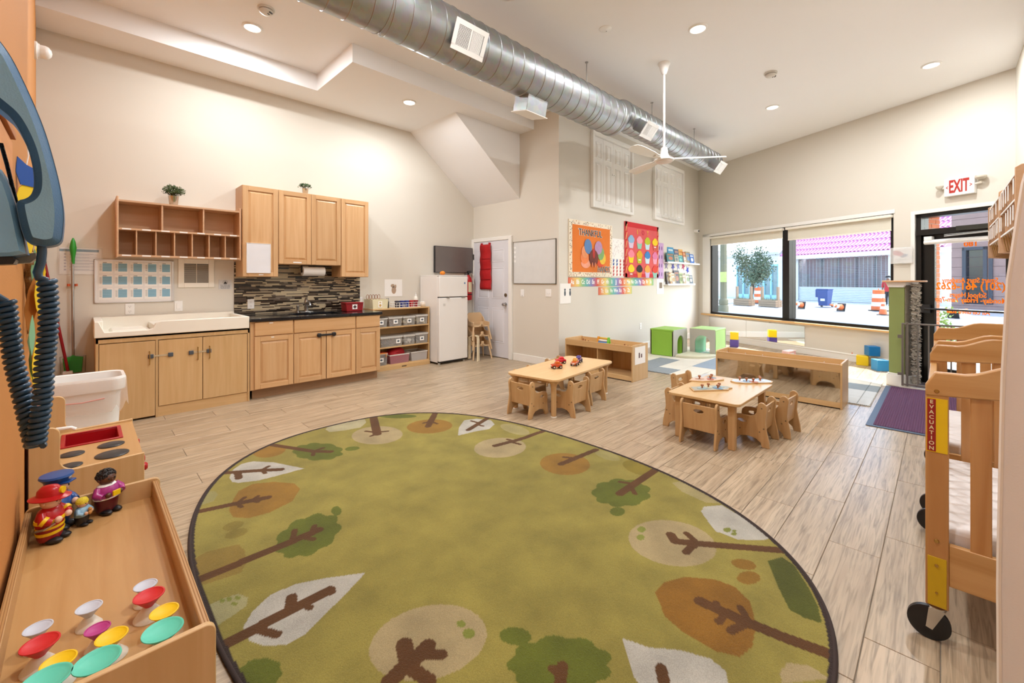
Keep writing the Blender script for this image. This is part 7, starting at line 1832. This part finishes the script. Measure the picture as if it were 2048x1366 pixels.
o = obj('roof_tiles', g, mat('pink_tiles', 'D07AB4', .6, var=.12, scale=3), t, smooth=0); o['kind'] = 'stuff'
g = MB(); g.add([(W0-.3, -.75, ea), (W1+.3, -.75, ea), (W1+.3, run-.75, ea+rise), (W0-.3, run-.75, ea+rise)], [(0, 1, 2, 3)]); obj('roof_deck', g, mat('pink_deck', 'C878AA', .8), t)
g = MB()
for k in range(int((W1-W0+.6)/.5)): g.cyl((W0-.3+k*.5, run-.75, ea+rise+.03), (W0+.16+k*.5, run-.75, ea+rise+.03), .10, n=8)
obj('ridge_tiles', g, mat('pink_ridge', 'D884BC', .6), t)['kind'] = 'stuff'
zs0 = Zt(1700, 575)
g = MB()
for k in range(9): g.cyl((s0, .12, .02+k*zs0/9+.06), (s1, .12, .02+k*zs0/9+.06), zs0/18, n=8)
obj('shutter_slats', g, mat('shutter_white', 'DADCDE', .5), t)['kind'] = 'stuff'
g = MB(); hh = ea-.25-zs0; nr = 34
for k in range(nr): g.box(s0, s1, .08, .10, zs0+hh*k/nr, zs0+hh*k/nr+.022)
x = s0
while x < s1: g.box(x, x+.03, .085, .105, zs0, ea-.25); x += .26
obj('rolling_grille', g, mat('grille_grey', '9A9CA0', .5, .3), t)['kind'] = 'stuff'
obj('shop_windows', B(s0, s1, .9, .95, 0, ea-.25), mat('dark_shopfront', '7E6668', .25, var=.35, scale=.9), t)
for k in range(1, 5): xx = s0+(s1-s0)*k/5; obj('window_post', B(xx-.06, xx+.06, .82, .92, 0, ea-.25), mat('post_dark', '2E3036', .5), t)
d0, d1_ = A(1862), A(1879); obj('side_door', B(d0, d1_, -.03, .02, 0, Zt(1870, 525)), mat('grey_door', '5C6470', .5), t)
# white shop left
t = ex('pale_shop', 0, FB-.3, 'low white shop front with pale blue door frames across the street, behind the tree', 'building')
b0, b1 = A(1430), A(1575); top = Zt(1500, 498)
p0_, p1_ = A(1478), A(1562); dt = Zt(1520, 530)
g = MB(); g.box(b0, p0_, 0, .3, 0, top); g.box(p1_, b1, 0, .3, 0, top); g.box(p0_, p1_, 0, .3, dt, top); g.box(b0, b1, 6, 6.2, 0, top); g.box(b0, b1, 0, 6, top-.1, top)
obj('walls', g, white, t)
g = MB()
for k in range(34): xx = b0+(b1-b0)*k/34; g.cyl((xx, -.5, top-.55), (xx, .1, top-.1), .14, n=6)
obj('awning_tiles', g, mat('white_tiles', 'DEDEDC', .7), t)['kind'] = 'stuff'
obj('glazing', B(p0_, p1_, .12, .16, 0, dt), mat('shop_glass', '7E9496', .15, var=.5, scale=.8), t)
blu = mat('pale_blue_frame', '9CCFD8', .5)
nf = 6
for k in range(nf+1): xx = p0_+(p1_-p0_)*k/nf; obj('frame_post', B(xx-.07, xx+.07, .02, .14, 0, dt), blu, t)
obj('frame_head', B(p0_, p1_, .02, .14, dt-.15, dt), blu, t); obj('frame_sill', B(p0_, p1_, .02, .14, 0, .35), blu, t)
# brown building right, seen through the door
t = ex('brown_building', 0, FB-2, 'purple brown stone building with a dark window, seen through the glass door', 'building')
c0, c1 = A(1903, FB-2), A(2060, FB-2); tp = 7.0
w0_, w1_ = A(1925, FB-2), A(1975, FB-2); zz0, zz1 = Zt(1950, 606, FB-2)+.1, Zt(1950, 494, FB-2)
st = mat('brown_stone', '9C7E74', .85, var=.15, scale=3)
g = MB(); g.box(c0, w0_, 0, .4, 0, tp); g.box(w1_, c1, 0, .4, 0, tp); g.box(w0_, w1_, 0, .4, zz1, tp); g.box(w0_, w1_, 0, .4, -.0, .3)
obj('walls', g, st, t); obj('window_frame', MB().box(w0_, w1_, -.05, .1, zz1-.15, zz1).box(w0_, w0_+.15, -.05, .1, .3, zz1).box(w0_+1.0, w0_+1.15, -.05, .1, .3, zz1).box(w1_-.15, w1_, -.05, .1, .3, zz1), mat('frame_charcoal', '3A3E46', .5), t)
obj('glass', B(w0_, w1_, .1, .14, .3, zz1), mat('dark_glass', '2E3238', .08, var=.5, scale=1), t)
g = MB()
for k in range(14): g.box(c0, c1, -.01, .0, .5*k+.2, .5*k+.215)
obj('stone_courses', g, mat('mortar', '6A5250', .9), t)['kind'] = 'stuff'
# brick piers beside the openings
def brick_pier(a, b0, b1, w_, lab_):
    t = ex('brick_pier', a, b0, lab_, 'brick pier', 'brick piers outside'); D = b1-b0
    obj('core', B(.006, w_-.006, .006, D-.006, 0, 3.2), mat('mortar_grey', 'B0A498', .9), t)
    g = MB(); z = 0; k = 0
    while z < 3.2:
        y = -.1*(k % 2)
        while y < D:
            ya_, yb_ = max(0, y), min(D, y+.19)
            if yb_-ya_ > .02: g.box(0, w_, ya_, yb_, z, z+.057)
            y += .2
        z += .067; k += 1
    obj('bricks', g, mat('brick_orange', 'B9663E', .85, var=.3, scale=12), t)['kind'] = 'stuff'
brick_pier(-.25, .24, .56, .27, 'orange brick pier outside the left edge of the storefront window')
brick_pier(3.95, .24, .64, .30, 'orange brick pier outside, left of the glass door')
t = ex('entrance_canopy', 4.0, .24, 'tan rendered canopy over the outside of the glass door', 'canopy', z=2.36)
arch = [(-.1, .5), (-.1, 0)]+[(.3+.65-.65*math.cos(a), .04+.10*math.sin(a)) for a in [PI*i/10 for i in range(11)]]+[(1.7, 0), (1.7, .5)]
obj('soffit', MB().prism(arch, 'y', 0, .75), mat('tan_render', 'B58A5A', .8, var=.15), t); obj('fascia', B(-.1, 1.7, .75, .8, .1, .5), mat('tan_fascia', 'A87848', .8), t)
# lamp post
t = ex('street_lamp', *[on_d(1447, 560, 8.4)[0], 8.4], 'thick fluted bronze-green street lamp post outside the left window pane', 'street lamp')
fl_ = [(.15*(1-.10*(i % 2))*math.cos(2*PI*i/24), .15*(1-.10*(i % 2))*math.sin(2*PI*i/24)) for i in range(24)]
pm = mat('post_bronze', '6E6A50', .6, var=.1)
obj('shaft', MB().prism(fl_, 'z', .5, 6.0), pm, t); obj('base', MB().lathe([(.22, 0), (.22, .3), (.18, .36), (.21, .42), (.19, .5), (.21, .56), (.15, .66), (.0, .66)], 24), pm, t, smooth=50)
obj('lantern', MB().lathe([(.1, 6), (.28, 6.1), (.32, 6.6), (.05, 6.9), (0, 6.95)], 12), pm, t)
s_ = obj('sign_plate', B(-.02, .34, -.19, -.17, Zt(1448, 564, 8.4), Zt(1448, 544, 8.4)), mat('sign_lime', 'B8C86A', .6, var=.3, scale=14), t)
# tree
ta, tb = on_d(1505, 560, 17.8)[0], 17.8
t = ex('street_tree', ta, tb, 'small leafy tree in front of the pale shop across the street', 'tree')
tr_ = MB(); rg = random.Random(31)
tr_.tube([(0, 0, 0), (-.05, 0, .5), (.05, .05, 1.0), (0, 0, 1.5)], .06, 8, rs=[.08, .07, .06, .05])
tips = []
for k in range(16):
    a = rg.random()*2*PI; r_ = rg.uniform(.5, 1.35); z = rg.uniform(1.6, 3.5); tip = (r_*math.cos(a), r_*math.sin(a)*.8, z); tips.append(tip)
    tr_.tube([(0, 0, rg.uniform(.9, 1.5)), (tip[0]*.4, tip[1]*.4, 1.3+(z-1.3)*.6), tip], .02, 5, rs=[.035, .022, .008])
obj('trunk', tr_, mat('bark', '5A4A3E', .9, var=.2), t)
g = MB()
for k in range(3800):
    tip = rg.choice(tips); s_ = .42
    c = Vector((tip[0]*rg.uniform(.45, 1.05)+rg.gauss(0, s_*.5), tip[1]*rg.uniform(.4, 1)+rg.gauss(0, s_*.5), tip[2]+rg.gauss(-.1, .28)))
    d = Vector((rg.uniform(-1, 1), rg.uniform(-1, 1), rg.uniform(-1, 1))).normalized(); q = d.orthogonal().normalized()
    L = rg.uniform(.08, .16); g.add([c, c+d*L*.5+q*L*.35, c+d*L, c+d*L*.5-q*L*.35], [(0, 1, 2, 3)])
obj('leaves', g, mat('tree_leaf', '5C6B52', .7, var=.4, scale=3), t, smooth=0)['kind'] = 'stuff'
# planters
def planter(px, py, lab_):
    q_ = on_z(px, py, GZ); b = (q_[0]-P0[0])*ND[0]+(q_[1]-P0[1])*ND[1]; a = (q_[0]-P0[0])*UD[0]+(q_[1]-P0[1])*UD[1]
    t = ex('wooden_planter', a, b, lab_, 'planter', 'wooden street planters'); wm = mat('planter_wood', 'A08468', .8, var=.1)
    for k in range(3): obj('side_board', MB().box(-.55, .55, -.25, -.22, .02+.13*k, .14+.13*k).box(-.55, .55, .22, .25, .02+.13*k, .14+.13*k).box(-.55, -.52, -.22, .22, .02+.13*k, .14+.13*k).box(.52, .55, -.22, .22, .02+.13*k, .14+.13*k), wm, t, bev=.006)
    obj('soil', B(-.52, .52, -.22, .22, .02, .36), mat('soil', '4A3C30', .95), t)
    for x in (-.5, .5): obj('corner_post', B(x-.06, x+.06, -.06, .06, 0, 1.15), wm, t, bev=.01)
    g = MB(); rg = random.Random(int(px))
    for k in range(90): x, y = rg.uniform(-.48, .48), rg.uniform(-.2, .2); h = rg.uniform(.08, .25); g.add([(x-.012, y, .36), (x+.012, y, .36), (x+rg.uniform(-.05, .05), y+rg.uniform(-.05, .05), .36+h)], [(0, 1, 2)])
    obj('grass', g, mat('planter_grass', '6A7A52', .8), t, smooth=0)['kind'] = 'stuff'
planter(1488, 611, 'wooden street planter with corner posts, nearer the street lamp'); planter(1540, 614, 'wooden street planter with corner posts beside the window mullion')
# barrels and cones
og, wh_ = mat('hazard_orange', 'E2682E', .55, var=.06), mat('hazard_white', 'E8E8E4', .5)
def ploc(px, py): q_ = on_z(px, py, GZ); return (q_[0], q_[1], GZ)
def barrel(px, py, lab_, s=1.0):
    t = thing('traffic_barrel', lab_, 'traffic barrel', ploc(px, py), 0, 'orange and white traffic barrels')
    rs_ = [.29, .275, .26, .245, .23]
    for k in range(5): obj('band', MB().lathe([(rs_[k]*s, .04+k*.2*s), (rs_[k]*s, .235+k*.2*s), ((rs_[k]-.02)*s, .24+k*.2*s), (0, .24+k*.2*s)], 24), og if k % 2 == 0 else wh_, t)
    obj('rubber_base', MB().lathe([(.40*s, 0), (.40*s, .05), (.29*s, .06), (0, .06)], 24), M['black'], t); obj('handle', MB().tube([(-.08, 0, 1.03*s), (-.06, 0, 1.10*s), (.06, 0, 1.10*s), (.08, 0, 1.03*s)], .015, 6), og, t)
barrel(1757, 622, 'large orange and white traffic barrel at the right of the window'); barrel(1517, 607, 'orange and white traffic barrel beside the tree, behind the planters')
def cone(px, py, lab_, fallen=None, s=1.0):
    t = thing('traffic_cone', lab_, 'traffic cone', ploc(px, py), fallen or 0, 'orange traffic cones')
    T = Matrix.Translation((0, 0, .20*s)) @ Matrix.Rotation(R(78), 4, 'Y') @ Matrix.Translation((0, 0, -.0)) if fallen is not None else Matrix.Identity(4)
    b_ = MB(); b_.T = T; b_.box(-.2*s, .2*s, -.2*s, .2*s, 0, .035); obj('base', b_, M['black'], t, bev=.01)
    zs_ = [.035, .26, .38, .48, .56, .75]; rad = [.15, .105, .082, .064, .05, .022]
    for k in range(5):
        b_ = MB(); b_.T = T; b_.cyl((0, 0, zs_[k]*s), (0, 0, zs_[k+1]*s), rad[k]*s, rad[k+1]*s, 20); obj('cone_section', b_, wh_ if k in (1, 3) else og, t)
    return t
cone(1604, 618, 'fallen traffic cone lying just right of the window mullion', R(150)); cone(1683, 623, 'fallen traffic cone lying right of the blue bin', R(150)); cone(1766, 630, 'upright orange traffic cone in front of the large barrel'); cone(1905, 637, 'fallen traffic cone seen through the glass door', R(-35))
# wheelie bin
t = thing('wheelie_bin', 'dark blue wheelie bin standing in the street', 'wheelie bin', ploc(1650, 614), THD+R(8))
bl_ = mat('bin_blue', '2C4A86', .5, var=.08)
obj('body', MB().add([(-.22, -.24, .08), (.22, -.24, .08), (.22, .18, .08), (-.22, .18, .08), (-.28, -.30, .98), (.28, -.30, .98), (.28, .28, .98), (-.28, .28, .98)], [(0, 3, 2, 1), (0, 1, 5, 4), (1, 2, 6, 5), (2, 3, 7, 6), (3, 0, 4, 7), (4, 5, 6, 7)]), bl_, t, bev=.02)
obj('lid', MB().box(-.30, .30, -.32, .30, .98, 1.04).box(-.42, -.30, -.18, .18, .55, 1.0), bl_, t, bev=.02); obj('logo', B(-.10, .12, -.285, -.262, .35, .48), wh_, t)
for sx in (-.28, .28): obj('wheel', MB().cyl((sx-.03, .22, .11), (sx+.03, .22, .11), .11, n=16), M['black'], t)
# shrub by the door
t = ex('door_shrub', on_d(1884, 560, 2.2)[0], 2.2, 'green shrub outside, beside the brick pier of the glass door', 'shrub')
g = MB(); rg = random.Random(3)
for k in range(500):
    c = Vector((rg.gauss(0, .07), rg.gauss(0, .12), abs(rg.gauss(.45, .25)))); d = Vector((rg.uniform(-1, 1), rg.uniform(-1, 1), rg.uniform(-.3, 1))).normalized(); q = d.orthogonal().normalized(); L = .06
    g.add([c, c+d*L*.5+q*L*.35, c+d*L, c+d*L*.5-q*L*.35], [(0, 1, 2, 3)])
obj('leaves', g, mat('shrub_leaf', '6E8A3A', .7, var=.4, scale=8), t, smooth=0)['kind'] = 'stuff'; obj('stem', MB().cyl((0, 0, 0), (0, 0, .6), .02), M['black'], t)
# person in red
P_ = thing('person', 'person in a red top and dark cap standing far across the street, partly hidden', 'person', ploc(1776, 612), THD)
def skinned(name, vs, es, rad, m_):
    me = bpy.data.meshes.new(name); me.from_pydata(vs, es, []); o = bpy.data.objects.new(name, me); C.objects.link(o); o.parent = P_
    o.modifiers.new('skin', 'SKIN'); sv = me.skin_vertices[0].data
    for i, r_ in enumerate(rad): sv[i].radius = (r_, r_)
    sv[0].use_root = True
    s_ = o.modifiers.new('sub', 'SUBSURF'); s_.levels = 1; s_.render_levels = 1; me.materials.append(m_); return o
skinned('body', [(0, 0, .95), (0, 0, 1.2), (0, 0, 1.42), (0, 0, 1.54), (0, 0, 1.66), (-.1, 0, .88), (-.11, 0, .48), (-.11, .0, .06), (-.11, -.12, .03), (.1, 0, .88), (.11, 0, .48), (.11, 0, .06), (.11, -.12, .03), (-.2, 0, 1.4), (-.27, 0, 1.12), (-.24, -.1, .88), (.2, 0, 1.4), (.27, 0, 1.12), (.24, -.1, .88)],
        [(0, 1), (1, 2), (2, 3), (3, 4), (0, 5), (5, 6), (6, 7), (7, 8), (0, 9), (9, 10), (10, 11), (11, 12), (2, 13), (13, 14), (14, 15), (2, 16), (16, 17), (17, 18)],
        [.16, .15, .15, .06, .10, .10, .07, .05, .05, .10, .07, .05, .05, .07, .05, .035, .07, .05, .035], mat('person_skin', '8A5F48', .6))
obj('red_top', MB().lathe([(.19, .85), (.19, 1.0), (.185, 1.2), (.20, 1.38), (.12, 1.5), (.07, 1.51)], 20, sy=.75), mat('red_top', 'B82A32', .8), P_, smooth=60)
for sx in (-1, 1): obj('sleeve', MB().tube([(sx*.18, 0, 1.42), (sx*.25, 0, 1.28), (sx*.275, 0, 1.1)], .07, 10, rs=[.085, .078, .065]), mat('red_sleeve', 'B82A32', .8), P_, smooth=60)
obj('trousers', MB().tube([(-.1, 0, .92), (-.11, 0, .5), (-.11, 0, .1)], .1, 12, rs=[.12, .09, .075]).tube([(.1, 0, .92), (.11, 0, .5), (.11, 0, .1)], .1, 12, rs=[.12, .09, .075]), mat('dark_trousers', '2A2C34', .8), P_, smooth=60)
obj('cap', MB().lathe([(.115, 1.68), (.115, 1.72), (.09, 1.79), (0, 1.81)], 18).box(-.07, .07, -.2, -.08, 1.68, 1.70), mat('dark_cap', '1E1E22', .7), P_, smooth=50)
